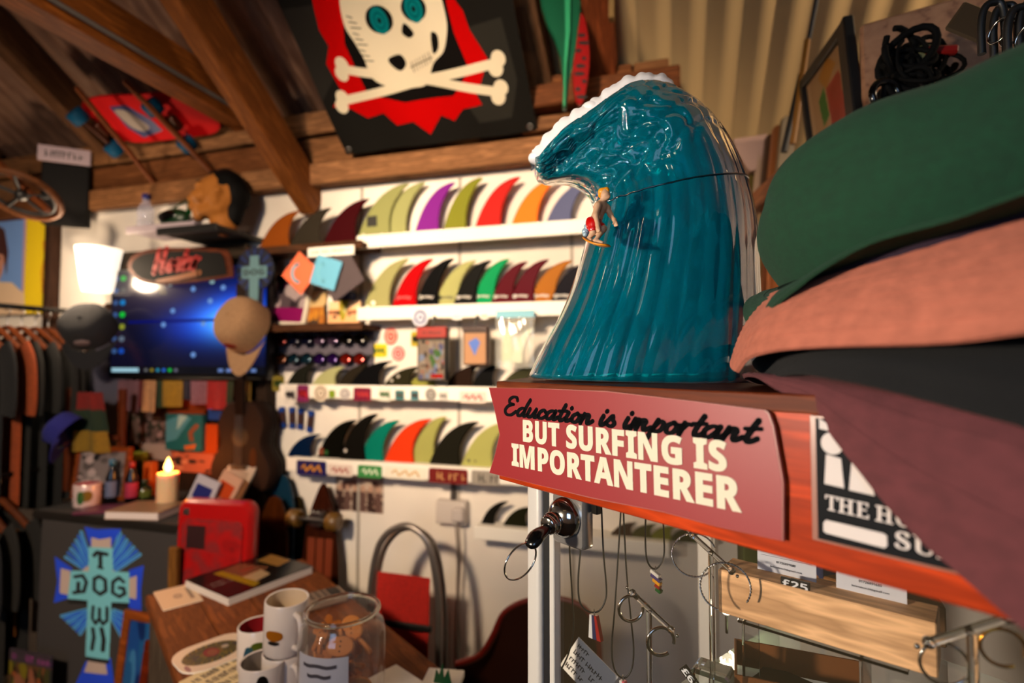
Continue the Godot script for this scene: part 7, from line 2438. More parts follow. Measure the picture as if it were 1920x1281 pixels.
	part(cd, "flame", fl, flm)
	var ol := OmniLight3D.new()
	ol.name = "candle_light"
	ol.light_color = Color(1.0, 0.55, 0.22)
	ol.light_energy = 0.055
	ol.light_size = 0.008
	ol.shadow_enabled = true
	ol.position = Vector3(0, hc + 0.024, 0)
	cd.add_child(ol)
	# picture of boats, mug, bottles
	var ph := Print.new(96, 72, Color(0.42, 0.38, 0.38))
	ph.blotch(50, 0.1, [Color(0.12, 0.11, 0.11), Color(0.55, 0.5, 0.5), Color(0.3, 0.27, 0.27), Color(0.62, 0.55, 0.55)], 6)
	var pf := thing("framed_photograph", "grey photograph in an orange wood frame standing behind the mug", "picture", on_counter(Vector3(-2.1922, 0.9009, -1.61)))
	pf.rotation.x = -0.12
	pf.rotation.z = 0.03
	picture_frame(pf, 0.29, 0.21, 0.02, wood(Color(0.48, 0.22, 0.07), 0, 0.5), ph.mat(0.25))
	mug("white and pink mug with a small colourful print on the counter", on_counter(Vector3(-2.14, 0.906, -1.53)), 0.044, 0.088, Color(0.68, 0.6, 0.6), Color(0.5, 0.2, 0.24), 2.6, [[3.3, 0.045, 0.02, 0.02, Color(0.4, 0.3, 0.08)], [3.7, 0.04, 0.012, 0.024, Color(0.12, 0.3, 0.14)]])
	bottle("dark bottle with a light blue stopper beside the grey photograph", on_counter(Vector3(-2.0951, 0.9148, -1.59)), 0.022, 0.17, Color(0.035, 0.04, 0.06), Color(0.1, 0.32, 0.45), Color(0.3, 0.34, 0.45))
	bottle("dark bottle with a red top and a pink label", on_counter(Vector3(-2.0189, 0.9153, -1.61)), 0.022, 0.16, Color(0.03, 0.02, 0.03), Color(0.45, 0.03, 0.06), Color(0.5, 0.15, 0.25))
	bottle("squat green jar left of the candle", on_counter(Vector3(-2.0148, 0.9097, -1.66)), 0.028, 0.08, Color(0.03, 0.09, 0.04), Color(0.05, 0.12, 0.05), Color(0.25, 0.3, 0.12))
	for k in 3:
		var bx := MB.new()
		bx.box(Vector3(0, [0.085, 0.07, 0.055][k], 0), [Vector3(0.05, 0.17, 0.03), Vector3(0.045, 0.14, 0.03), Vector3(0.05, 0.11, 0.03)][k], 0.002)
		solo("carton", bx, mat([Color(0.4, 0.42, 0.14), Color(0.62, 0.28, 0.1), Color(0.14, 0.05, 0.04)][k], 0.6), ["pale green carton behind the squat green jar", "orange carton left of the candle", "dark red carton just behind the candle"][k], "carton", on_counter([Vector3(-2.1601, 0.8845, -1.76), Vector3(-2.0565, 0.9011, -1.72), Vector3(-2.0842, 0.885, -1.78)][k]))
	# books and leaflets
	var b0 := thing("book", "white edged book lying at the front of the counter", "book", on_counter(Vector3(-1.8154, 0.8948, -1.51)), 0.2)
	book(b0, 0.2, 0.15, 0.028, Color(0.5, 0.38, 0.28), Color(0.78, 0.73, 0.72))
	var b1 := thing("book", "thin mauve pink book lying beside the white edged one", "book", on_counter(Vector3(-2.0115, 0.891, -1.51)), 0.45)
	book(b1, 0.17, 0.11, 0.008, Color(0.3, 0.1, 0.2), Color(0.35, 0.15, 0.24))
	var lf := [["white leaflet with a blue stripe leaning right of the candle", Vector3(-1.6195, 0.9499, -1.53), 0.11, 0.12, Color(0.6, 0.58, 0.62), -0.25, Color(0.1, 0.12, 0.35)], ["orange printed leaflet leaning at the right end of the counter", Vector3(-1.5605, 0.9618, -1.56), 0.1, 0.135, Color(0.66, 0.5, 0.42), -0.35, Color(0.6, 0.2, 0.05)], ["white crumpled paper bag behind the orange leaflet", Vector3(-1.6447, 0.9444, -1.7), 0.13, 0.16, Color(0.6, 0.56, 0.52), -0.3, Color(0.5, 0.46, 0.43)]]
	for l in lf:
		var t := thing("leaflet", l[0], "leaflet", on_counter(l[1]))
		t.rotation = Vector3(-0.3, 0.0, l[5])
		t.position.y += 0.02
		part(t, "sheet", board(Vector3(0, l[3] * 0.5, 0), Vector3(l[2], l[3], 0.012), 0.002), mat(l[4], 0.6))
		part(t, "print", board(Vector3(0, l[3] * 0.55, 0.0065), Vector3(l[2] * 0.7, l[3] * 0.4, 0.001), 0.0), mat(l[6], 0.6))
	var dk := MB.new()
	dk.box(Vector3.ZERO, Vector3(0.16, 0.02, 0.14), 0.004)
	solo("leaflet_stand", dk, mat(Color(0.1, 0.05, 0.03), 0.6), "low brown stand under the leaflets at the counter's right end", "stand", Vector3(Vector3(-1.6078, 0.9385, -1.61).x, TOP_Y + 0.01, -1.61))
	# pictures pinned and propped behind
	var wv := Print.new(72, 84, Color(0.05, 0.28, 0.3))
	wv.poly([Vector2(0, 0.2), Vector2(0.4, 0.0), Vector2(0.7, 0.1), Vector2(0.3, 0.7), Vector2(0, 0.8)], Color(0.22, 0.42, 0.48))
	wv.poly([Vector2(0.35, 0.02), Vector2(0.6, 0.05), Vector2(0.3, 0.45)], Color(0.5, 0.6, 0.6))
	wv.line([Vector2(0.85, 0.3), Vector2(0.68, 0.5), Vector2(0.72, 0.7)], 0.12, Color(0.4, 0.2, 0.1))
	wv.poly([Vector2(0.5, 0.88), Vector2(0.85, 0.8), Vector2(0.8, 0.95), Vector2(0.55, 0.98)], Color(0.6, 0.28, 0.04))
	flat_thing("canvas_picture", "small square canvas of a surfer on a teal wave, above the candle", "picture", -1.9531, 1.0823, 0.1929, 0.1513, 0.06, wv.mat(0.5), 0.02)
	var pk := Print.new(90, 48, Color(0.6, 0.3, 0.2))
	pk.blotch(16, 0.1, [Color(0.25, 0.12, 0.09), Color(0.7, 0.42, 0.3), Color(0.1, 0.07, 0.05)], 12)
	flat_thing("photograph", "candle-lit pinkish photograph behind the candle", "photograph", -1.9339, 0.9867, 0.2274, 0.085, 0.05, pk.mat(0.5), 0.003)
	flat_thing("photograph", "crumpled white and grey photograph left of the surfer canvas", "photograph", -2.1388, 1.0301, 0.1794, 0.0689, 0.05, mat(Color(0.5, 0.44, 0.42), 0.6), 0.003)
	var bw := Print.new(64, 72, Color(0.3, 0.24, 0.23))
	bw.blotch(40, 0.12, [Color(0.12, 0.09, 0.09), Color(0.42, 0.34, 0.33), Color(0.5, 0.4, 0.4), Color(0.16, 0.16, 0.12)], 13)
	flat_thing("photograph", "grey portrait photograph pinned left of the surfer canvas", "photograph", -2.2483, 1.0916, 0.1298, 0.1507, 0.03, bw.mat(0.5), 0.002)
	flat_thing("photograph", "dark photograph with a pale pink edge, touching the surfer canvas", "photograph", -2.1346, 1.0932, 0.084, 0.1017, 0.04, bw.mat(0.5), 0.002)
	flat_thing("picture_panel", "glowing orange panel right of the surfer canvas", "picture", -1.8342, 1.0719, 0.0778, 0.122, 0.05, mat(Color(0.55, 0.2, 0.03), 0.6), 0.012)
	flat_thing("picture_panel", "orange brown panel with a pale label above the surfer canvas", "picture", -1.9776, 1.2316, 0.2025, 0.0775, 0.04, wood(Color(0.5, 0.19, 0.05), 0, 0.6), 0.012)
	flat_thing("blue_card", "bright blue torn card right of the surfer canvas", "card", -1.7832, 1.2121, 0.126, 0.0551, 0.06, mat(Color(0.03, 0.17, 0.42), 0.5), 0.002)
	# easel with a folded red, green and yellow cloth
	var ez := thing("easel", "orange wooden easel frame holding the striped cloth", "easel", on_counter(Vector3(-2.317, 0.8856, -1.71)))
	for e in [-0.15, 0.15]:
		part(ez, "upright", board(Vector3(e, 0.22, 0.03), Vector3(0.028, 0.44, 0.02), 0.003), wood(Color(0.33, 0.14, 0.05), 1, 0.6))
	part(ez, "ledge", board(Vector3(0, 0.24, 0.04), Vector3(0.32, 0.02, 0.035), 0.003), wood(Color(0.33, 0.14, 0.05), 0, 0.6))
	var rg := thing("striped_cloth", "folded cloth in red, green and yellow hanging on the easel", "cloth", Vector3(-2.261, 1.0885, -1.65))
	var bands := [[Color(0.45, 0.34, 0.01), 0.0, 0.085], [Color(0.03, 0.13, 0.06), 0.08, 0.17], [Color(0.4, 0.03, 0.015), 0.165, 0.24]]
	for k in 3:
		var b: Array = bands[k]
		var m := MB.new()
		m.sheet(16, 8, func(u: float, v: float):
			var y := lerpf(b[1], b[2], v)
			var ww := lerpf(0.2, 0.12, y / 0.24)
			return Vector3((u - 0.5) * ww + (y - 0.1) * -0.12, y, 0.02 + 0.012 * sin(u * 11.0 + k) + 0.01 * (2 - k)), 0.004)
		part(rg, "band", m, cloth(b[0], 0.95, 30.0))
	cap("royal blue cap on the left of the striped cloth", Vector3(-2.3187, 1.1847, -1.56), Vector3(0.065, 0.06, 0.07), cloth(Color(0.05, 0.07, 0.42)), Vector3(0.9, -0.6, 0.4), Color(0.04, 0.05, 0.32))
	# guitar in the corner
	var gt := thing("guitar", "dark acoustic guitar hung on the panelling right of the candle", "guitar", Vector3(Vector3(-1.6194, 0.9826, -1.77).x, 0.93, -1.772))
	gt.scale = Vector3(0.85, 0.85, 0.8)
	var body := PackedVector2Array(smooth_line([Vector2(0, 0), Vector2(0.13, 0.02), Vector2(0.17, 0.12), Vector2(0.12, 0.22), Vector2(0.12, 0.27), Vector2(0.13, 0.34), Vector2(0.08, 0.42), Vector2(0, 0.43), Vector2(-0.08, 0.42), Vector2(-0.13, 0.34), Vector2(-0.12, 0.27), Vector2(-0.12, 0.22), Vector2(-0.17, 0.12), Vector2(-0.13, 0.02)], 4, true))
	var gb := MB.new()
	gb.prism(body, -0.05, 0.05, 0.006, Transform3D(), true)
	part(gt, "body", gb, mat(Color(0.13, 0.07, 0.045), 0.65))
	var hole := MB.new()
	hole.prism(disc_poly(Vector2(0, 0.27), 0.045, 0.045), 0.05, 0.051)
	part(gt, "sound_hole", hole, M.black)
	var nk := MB.new()
	nk.box(Vector3(0, 0.62, 0.055), Vector3(0.05, 0.5, 0.02), 0.004)
	nk.box(Vector3(0, 0.92, 0.05), Vector3(0.07, 0.13, 0.018), 0.004)
	part(gt, "neck", nk, wood(Color(0.12, 0.06, 0.03), 1, 0.4))
	var ss := MB.new()
	for k in 6:
		ss.tube([Vector3(-0.018 + 0.0072 * k, 0.13, 0.06), Vector3(-0.016 + 0.0064 * k, 0.88, 0.068)], 0.0008, 5)
	var sg := part(gt, "strings", ss, M.steel)
	sg.set_meta("kind", "stuff")
	part(gt, "bridge", board(Vector3(0, 0.13, 0.054), Vector3(0.09, 0.02, 0.012), 0.002), M.black)
	var pg := MB.new()
	pg.prism(disc_poly(Vector2(0.075, 0.17), 0.02, 0.05), 0.05, 0.0515)
	part(gt, "amber_patch", pg, mat(Color(0.25, 0.11, 0.02), 0.7))
	# red plastic case leaning against the end of the counter
	var rc := thing("red_case", "scuffed red plastic case with rounded corners leaning by the counter", "case")
	var a := Vector3(-1.466, 0.7127, -1.46)
	rc.position = Vector3(a.x, 0.0, a.z)
	rc.rotation.y = 0.1
	rc.rotation.x = -0.05
	var w := Vector3(-1.3316, 0.8914, -1.46).x - Vector3(-1.6158, 0.8664, -1.46).x
	var yt := Vector3(-1.4736, 0.9851, -1.46).y
	var m := MB.new()
	m.prism(round_rect(w, 0.62, 0.04, Vector2(0, yt - 0.31), 8), -0.005, 0.05, 0.012, Transform3D(), true)
	part(rc, "shell", m, mat(Color(0.6, 0.012, 0.02), 0.35, 0.0, 0.2))
	var pn := MB.new()
	pn.prism(round_rect(w * 0.82, 0.5, 0.03, Vector2(0, yt - 0.31), 8), 0.05, 0.054, 0.003, Transform3D(), true)
	var sf := StandardMaterial3D.new()
	sf.albedo_texture = noise_tex(0.02, [Color(0.42, 0.02, 0.03), Color(0.6, 0.03, 0.04), Color(0.45, 0.12, 0.13), Color(0.62, 0.02, 0.03)], 128, 4, 77)
	sf.uv1_triplanar = true
	sf.uv1_scale = Vector3(3, 3, 3)
	sf.roughness = 0.4
	part(rc, "panel", pn, sf)
	part(rc, "sticker", board(Vector3(-w * 0.2, yt - 0.12, 0.055), Vector3(0.07, 0.075, 0.001), 0.0), mat(Color(0.14, 0.02, 0.035), 0.5))
	part(rc, "rivet", board(Vector3(-w * 0.36, yt - 0.04, 0.051), Vector3(0.022, 0.022, 0.006), 0.002), M.steel)
	part(rc, "foot", board(Vector3(0, (yt - 0.62) * 0.5, 0), Vector3(w * 0.8, yt - 0.61, 0.08), 0.004), M.black)
	solo("yellow_plank", board(Vector3(0, 0.42, 0), Vector3(0.035, 0.84, 0.02), 0.003), wood(Color(0.5, 0.33, 0.14), 1, 0.6), "yellowish wooden plank upright between the counter and the red case", "plank", Vector3(Vector3(-1.5734, 0.7982, -1.41).x, 0, -1.41))

func bottle(label: String, at: Vector3, r: float, h: float, c: Color, cap_c: Color, lab: Color) -> void:
	var root := thing("bottle", label, "bottle", at)
	var m := MB.new()
	m.lathe([Vector2(0, 0), Vector2(r, 0), Vector2(r, h * 0.6), Vector2(r * 0.45, h * 0.78), Vector2(r * 0.4, h * 0.9), Vector2(0, h * 0.9)], 24)
	part(root, "body", m, mat(c, 0.12, 0.0, 0.3))
	var l := MB.new()
	l.lathe([Vector2(r * 1.01, h * 0.15), Vector2(r * 1.02, h * 0.16), Vector2(r * 1.02, h * 0.5), Vector2(r * 1.01, h * 0.51)], 24)
	part(root, "label", l, mat(lab, 0.6))
	var k := MB.new()
	k.lathe([Vector2(0, h * 0.86), Vector2(r * 0.52, h * 0.86), Vector2(r * 0.52, h), Vector2(0, h)], 20)
	part(root, "cap", k, mat(cap_c, 0.4))

func book(root: Node3D, w: float, d: float, t: float, cover: Color, page: Color, cm: Material = null) -> void:
	part(root, "pages", board(Vector3(0, t * 0.5, 0), Vector3(w * 0.985, t * 0.86, d * 0.985), 0.0005), mat(page, 0.8))
	var m := MB.new()
	m.prism(PackedVector2Array([Vector2(-w * 0.5, -d * 0.5), Vector2(w * 0.5, -d * 0.5), Vector2(w * 0.5, d * 0.5), Vector2(-w * 0.5, d * 0.5)]), t * 0.93, t, 0.0, Transform3D(Basis(Vector3.RIGHT, Vector3(0, 0, -1), Vector3.UP), Vector3.ZERO))
	part(root, "front_cover", m, cm if cm else mat(cover, 0.35))
	part(root, "back_cover", board(Vector3(0, t * 0.03, 0), Vector3(w, t * 0.06, d), 0.0), mat(cover, 0.35))

# ---------------------------------------------------------------- clothes rails on the left
func shirt(label: String, at: Vector3, half: float, length: float, c: Color, group: String, turn := 0.0, decor: Array = []) -> void:
	var root := thing("shirt", label, "shirt", at, turn, group)
	var m := MB.new()
	var sh := half
	# front and back of a hanging shirt, open at the bottom; sleeves hang at its sides
	for s in [1.0, -1.0]:
		m.sheet(24, 24, func(u: float, v: float):
			var x: float = (u * 2.0 - 1.0) * s
			var y := -length * (1.0 - v)
			var slope := -0.07 * absf(x) * pow(v, 8.0)
			var w := half * lerpf(0.98, 0.92, v) * lerpf(1.0, 0.9, pow(v, 6.0))
			var z: float = (0.014 + 0.008 * (1.0 - v)) * sqrt(maxf(0.0, 1.0 - x * x)) * s + 0.008 * sin(x * 9.0 + half * 30.0) * (1.0 - v)
			return Vector3(x * w, y + slope - 0.045, z), 0.0)
	var cm := cloth(c, 0.95, 30.0)
	part(root, "body", m, cm)
	for e in [-1, 1]:
		var sl := MB.new()
		sl.tube(smooth_line([Vector3(e * sh * 0.86, -0.09, 0), Vector3(e * sh * 1.08, -0.16, 0.005), Vector3(e * sh * 1.18, -0.3, 0.01), Vector3(e * sh * 1.16, -0.36, 0.012)], 5), 0.012, 12, false, 4.2)
		part(root, "sleeve", sl, cm)
	var hg := MB.new()
	hg.tube(smooth_line([Vector3(-sh * 0.84, -0.1, 0), Vector3(-sh * 0.4, -0.04, 0), Vector3(0, 0.0, 0), Vector3(sh * 0.4, -0.04, 0), Vector3(sh * 0.84, -0.1, 0)], 5), 0.015, 10, false, 0.6)
	var hanger := part(root, "hanger", hg, wood(Color(0.34, 0.16, 0.06), 0, 0.5))
	var hk := MB.new()
	hk.tube(smooth_line([Vector3(0, 0.01, 0), Vector3(0, 0.045, 0), Vector3(0.016, 0.066, 0), Vector3(0.0, 0.085, 0), Vector3(-0.016, 0.07, 0)], 5), 0.0025, 6)
	part(hanger, "hook", hk, M.steel)
	for d in decor:
		# [x, y, half width, half height, colour, round]
		var p := MB.new()
		p.prism(disc_poly(Vector2(d[0], d[1]), d[2], d[3], 20) if d[5] else PackedVector2Array([Vector2(d[0] - d[2], d[1] - d[3]), Vector2(d[0] + d[2], d[1] - d[3]), Vector2(d[0] + d[2], d[1] + d[3]), Vector2(d[0] - d[2], d[1] + d[3])]), 0.034, 0.036)
		part(root, "print", p, mat(d[4], 0.8))

func make_rails() -> void:
	var top := Vector3(-2.6473, 1.692, -1.81).y
	var rx := Vector3(-2.6734, 1.6918, -1.8).x - 0.03
	var r := thing("clothes_rail", "upper black steel clothes rail running out from the back wall", "rail")
	var m := MB.new()
	m.tube([Vector3(rx, top, -1.84), Vector3(rx, top, -0.9)], 0.012, 12)
	m.ell(Vector3(rx, top, -0.9), Vector3(0.016, 0.016, 0.016), 12, 8)
	part(r, "bar", m, M.black_gloss)
	var m2 := MB.new()
	m2.tube([Vector3(rx, 0.0, -1.0), Vector3(rx, top + 0.05, -1.0)], 0.014, 12)
	part(r, "leg", m2, M.black)
	var tone := [Color(0.012, 0.013, 0.018), Color(0.03, 0.033, 0.024), Color(0.01, 0.01, 0.012), Color(0.024, 0.028, 0.028), Color(0.035, 0.04, 0.028), Color(0.5, 0.2, 0.02), Color(0.02, 0.028, 0.05)]
	var names := ["black shirt hanging nearest the back wall on the upper rail", "dark olive shirt, second from the wall on the upper rail", "black shirt between the olive and the slate shirts", "dark slate shirt on the upper rail", "moss green shirt next to the orange one", "orange shirt on the upper rail", "navy shirt with a gold print at the front of the upper rail"]
	for k in 7:
		var decor := []
		if k == 6:
			decor = [[0.1, -0.32, 0.055, 0.1, Color(0.45, 0.25, 0.06), true], [0.1, -0.45, 0.045, 0.04, Color(0.4, 0.22, 0.05), true]]
		shirt(names[k], Vector3(rx, top - 0.09, -1.79 + 0.052 * k), 0.205 - 0.003 * k, [0.72, 0.7, 0.74, 0.72, 0.7, 0.76, 0.8][k], tone[k], "shirts on the upper rail", [0.05, -0.06, 0.04, 0.0, -0.05, 0.06, 0.0][k], decor)
	# lower rail
	var ly := 1.0
	var lx := -2.55
	var l := thing("clothes_rail", "lower clothes rail beside the counter", "rail")
	var lm := MB.new()
	lm.tube([Vector3(lx, ly, -1.84), Vector3(lx, ly, -1.1)], 0.012, 12)
	part(l, "bar", lm, M.black_gloss)
	var lm2 := MB.new()
	lm2.tube([Vector3(lx, 0.0, -1.15), Vector3(lx, ly + 0.02, -1.15)], 0.014, 12)
	part(l, "leg", lm2, M.black)
	shirt("black shirt with gold trim nearest the counter on the lower rail", Vector3(lx, ly - 0.085, -1.48), 0.2, 0.62, Color(0.03, 0.025, 0.02), "shirts on the lower rail", 0.05, [[0.16, -0.3, 0.012, 0.2, Color(0.3, 0.17, 0.03), false]])
	shirt("dark brown shirt in the middle of the lower rail", Vector3(lx, ly - 0.085, -1.42), 0.2, 0.62, Color(0.05, 0.035, 0.02), "shirts on the lower rail", -0.04)
	shirt("navy shirt with a round wave print at the front of the lower rail", Vector3(lx, ly - 0.085, -1.35), 0.205, 0.7, Color(0.028, 0.035, 0.06), "shirts on the lower rail", 0.0, [[0.09, -0.24, 0.085, 0.085, Color(0.42, 0.4, 0.4), true], [0.09, -0.24, 0.07, 0.07, Color(0.03, 0.04, 0.07), true], [0.07, -0.23, 0.042, 0.045, Color(0.16, 0.34, 0.48), true], [0.115, -0.25, 0.04, 0.04, Color(0.55, 0.4, 0.06), true], [0.09, -0.36, 0.08, 0.014, Color(0.5, 0.47, 0.47), false], [0.1, -0.4, 0.06, 0.012, Color(0.5, 0.47, 0.47), false]])
	# fins board leaning behind, between the rails and the television
	var bd := MB.new()
	bd.prism(PackedVector2Array(smooth_line([Vector2(0, 0), Vector2(0.09, 0.1), Vector2(0.13, 0.5), Vector2(0.1, 0.85), Vector2(0.0, 1.1), Vector2(-0.1, 0.85), Vector2(-0.13, 0.5), Vector2(-0.09, 0.1)], 5, true)), -0.02, 0.02, 0.01, Transform3D(), true)
	var bb := solo("grey_surfboard", bd, mat(Color(0.26, 0.26, 0.32), 0.5), "grey surfboard standing between the shirts and the television", "surfboard", Vector3(-2.43, 0.93, -1.795))
	bb.scale = Vector3(0.85, 0.72, 1)
	bb.rotation.z = -0.1
	# magazine in the bottom left corner
	var mg := Print.new(80, 110, Color(0.3, 0.2, 0.12))
	mg.blotch(70, 0.09, [Color(0.5, 0.26, 0.14), Color(0.15, 0.1, 0.06), Color(0.4, 0.36, 0.08), Color(0.5, 0.3, 0.22), Color(0.2, 0.2, 0.1)], 15, Rect2(0, 0.15, 1, 0.85))
	mg.rect(0, 0, 1, 0.14, Color(0.2, 0.17, 0.2))
	mg.squiggle_text(0.08, 0.95, 0.03, 0.08, Color(0.5, 0.2, 0.45), 4)
	var st := thing("magazine_rack", "magazine with a crowded colourful cover standing at the bottom left", "magazine", Vector3(Vector3(-2.1445, 0.3369, -1.36).x, 0.0, Vector3(-2.1445, 0.3369, -1.36).z))
	var cov := MB.new()
	cov.prism(PackedVector2Array([Vector2(-0.1, 0.14), Vector2(0.1, 0.14), Vector2(0.1, 0.44), Vector2(-0.1, 0.44)]), -0.004, 0.004)
	part(st, "cover", cov, mg.mat(0.3))
	part(st, "stand", board(Vector3(0, 0.08, -0.02), Vector3(0.22, 0.16, 0.12), 0.003), M.black)
	# framed print leaning against the counter, and a reddish frame in front of it
	var pr := Print.new(64, 96, Color(0.08, 0.25, 0.5))
	pr.blotch(24, 0.16, [Color(0.04, 0.14, 0.34), Color(0.2, 0.42, 0.6), Color(0.1, 0.3, 0.5)], 16)
	var f1 := thing("framed_print", "blue sea print in an orange wood frame leaning against the counter", "picture", Vector3(Vector3(-1.6599, 0.4558, -1.38).x, 0.0, -1.33))
	f1.rotation.x = -0.12
	picture_frame(f1, 0.22, 0.62, 0.028, wood(Color(0.56, 0.28, 0.1), 0, 0.5), pr.mat(0.3))
	var f2 := thing("framed_print", "reddish brown wooden frame leaning in front of the blue sea print", "picture", Vector3(Vector3(-1.4592, 0.5617, -1.24).x - 0.03, 0.0, -1.22))
	f2.rotation.x = -0.14
	picture_frame(f2, 0.13, 0.6, 0.03, wood(Color(0.4, 0.13, 0.04), 0, 0.4), pr.mat(0.3))

# ---------------------------------------------------------------- the wooden chest with mugs and the biscuit jar
const CHEST_Y := 0.78

func make_chest() -> void:
	var a := Vector3(-1.4513, 0.78, -1.2072)
	var e1 := Vector3(0.835, 0, 0.55)
	var e2 := Vector3(0.52, 0, -0.855)
	e1 = e1.normalized()
	e2 = (e2 - e1 * e2.dot(e1)).normalized()
	var turn := Basis(e1, Vector3.UP, e1.cross(Vector3.UP))
	var l1 := 1.0
	var l2 := 0.45
	var c := a + e1 * l1 * 0.5 + e2 * l2 * 0.5
	var root := thing("chest", "low wooden chest with a brown top and ribbed grey sides", "chest")
	var tb := MB.new()
	for k in 4:
		var pc := c + e2 * (l2 * (-0.375 + 0.25 * k)) - Vector3(0, 0.014, 0)
		var pl := MB.new()
		pl.box(Vector3.ZERO, Vector3(l1, 0.028, l2 * 0.25 - 0.001), 0.003)
		var o := part(root, "top_board", pl, wood([Color(0.46, 0.25, 0.11), Color(0.5, 0.27, 0.12), Color(0.43, 0.23, 0.1), Color(0.48, 0.26, 0.115)][k], 0, 0.6, 0.35))
		o.transform = Transform3D(turn, pc)
	var core := MB.new()
	core.box(c - Vector3(0, 0.4, 0), Vector3(l1 - 0.05, 0.74, l2 - 0.05), 0.0, turn)
	part(root, "carcass", core, mat(Color(0.16, 0.12, 0.09), 0.8))
	for k in 40:
		var s := MB.new()
		s.box(c - e2 * (l2 * 0.5 - 0.018) + e1 * (-l1 * 0.5 + 0.03 + 0.0238 * k) - Vector3(0, 0.4, 0), Vector3(0.017, 0.74, 0.016), 0.004, turn)
		part(root, "slat", s, wood([Color(0.34, 0.29, 0.24), Color(0.28, 0.24, 0.2)][k % 2], 1, 0.7))
	for k in 20:
		var s := MB.new()
		s.box(c - e1 * (l1 * 0.5 - 0.018) + e2 * (-l2 * 0.5 + 0.03 + 0.0232 * k) - Vector3(0, 0.4, 0), Vector3(0.016, 0.74, 0.017), 0.004, turn)
		part(root, "slat", s, wood([Color(0.34, 0.29, 0.24), Color(0.28, 0.24, 0.2)][k % 2], 1, 0.7))
	var yaw := atan2(-e1.z, e1.x)
	var ty := CHEST_Y
	# label card, magazine, telephone
	var cd := Print.new(96, 72, Color(0.72, 0.62, 0.52))
	cd.ell(0.5, 0.5, 0.12, 0.12, Color(0.5, 0.45, 0.4))
	cd.ell(0.5, 0.5, 0.08, 0.07, Color(0.66, 0.57, 0.48))
	cd.line([Vector2(0.44, 0.5), Vector2(0.56, 0.5)], 0.03, Color(0.3, 0.27, 0.25))
	for k in 6:
		cd.rect(0.76, 0.2 + 0.1 * k, 0.86, 0.27 + 0.1 * k, Color(0.25, 0.2, 0.18))
	lay("card", "pale card with a small emblem at the corner of the chest", "card", [Vector3(-1.4445, 0.78, -1.2315), Vector3(-1.3946, 0.78, -1.3128), Vector3(-1.2647, 0.78, -1.2256), Vector3(-1.3157, 0.78, -1.1437)], 0.0015, cd.mat(0.5), M.paper)
	var mz := Print.new(160, 96, Color(0.04, 0.035, 0.03))
	mz.poly([Vector2(0.25, 0.1), Vector2(0.6, 0.05), Vector2(0.72, 0.5), Vector2(0.4, 0.75)], Color(0.4, 0.24, 0.16))
	mz.poly([Vector2(0.3, 0.55), Vector2(0.62, 0.5), Vector2(0.6, 0.75), Vector2(0.32, 0.85)], Color(0.6, 0.5, 0.38))
	mz.poly([Vector2(0.25, 0.1), Vector2(0.35, 0.1), Vector2(0.4, 0.9), Vector2(0.3, 0.95)], Color(0.5, 0.4, 0.06))
	mz.poly([Vector2(0.75, 0.15), Vector2(0.97, 0.1), Vector2(0.98, 0.55), Vector2(0.78, 0.6)], Color(0.55, 0.4, 0.2))
	mz.squiggle_text(0.05, 0.28, 0.4, 0.05, Color(0.4, 0.38, 0.36), 3)
	mz.squiggle_text(0.05, 0.28, 0.5, 0.05, Color(0.4, 0.38, 0.36), 5)
	mz.rect(0.45, 0.3, 0.62, 0.36, Color(0.5, 0.2, 0.15))
	lay("magazine", "thick dark magazine with a white edge at the back of the chest", "magazine", [Vector3(-1.3745, 0.8, -1.3163), Vector3(-1.3023, 0.8, -1.572), Vector3(-1.1031, 0.8, -1.4562), Vector3(-1.1842, 0.8, -1.1879)], 0.022, mz.mat(0.2), mat(Color(0.75, 0.72, 0.7), 0.7))
	var tp := thing("card_reader", "pale grey card reader lying at the back right of the chest", "card reader", Vector3(-0.9292, 0.78, -1.3023), 0.95)
	part(tp, "body", board(Vector3(0, 0.014, 0), Vector3(0.125, 0.026, 0.07), 0.006), mat(Color(0.5, 0.42, 0.36), 0.5))
	part(tp, "screen", board(Vector3(0.033, 0.0275, 0), Vector3(0.03, 0.002, 0.05), 0.0005), mat(Color(0.05, 0.06, 0.06), 0.2))
	for k in 12:
		part(tp, "key", board(Vector3(-0.048 + 0.018 * (k / 3), 0.0285, -0.018 + 0.018 * (k % 3)), Vector3(0.012, 0.003, 0.012), 0.001), mat(Color(0.36, 0.31, 0.28), 0.6))
	# deck-shaped card with a wreath, and a leaflet with bold black writing
	var wr := Print.new(200, 100, Color(0.76, 0.68, 0.6))
	for k in 60:
		var t := TAU * k / 60.0
		wr.ell(0.46 + 0.33 * cos(t), 0.5 + 0.27 * sin(t), 0.05, 0.07, [Color(0.3, 0.27, 0.02), Color(0.12, 0.17, 0.1), Color(0.42, 0.36, 0.04), Color(0.1, 0.14, 0.16)][k % 4])
	wr.ell(0.46, 0.5, 0.31, 0.25, Color(0.24, 0.23, 0.05))
	wr.blotch(40, 0.05, [Color(0.36, 0.32, 0.03), Color(0.12, 0.2, 0.1), Color(0.1, 0.15, 0.18)], 31, Rect2(0.2, 0.32, 0.52, 0.36))
	wr.ell(0.46, 0.5, 0.16, 0.14, Color(0.35, 0.28, 0.06))
	wr.ell(0.46, 0.48, 0.1, 0.17, Color(0.4, 0.04, 0.03))
	wr.ell(0.47, 0.5, 0.07, 0.12, Color(0.45, 0.24, 0.13))
	wr.ell(0.66, 0.44, 0.05, 0.06, Color(0.6, 0.55, 0.48))
	wr.ell(0.08, 0.75, 0.03, 0.12, Color(0.5, 0.35, 0.35))
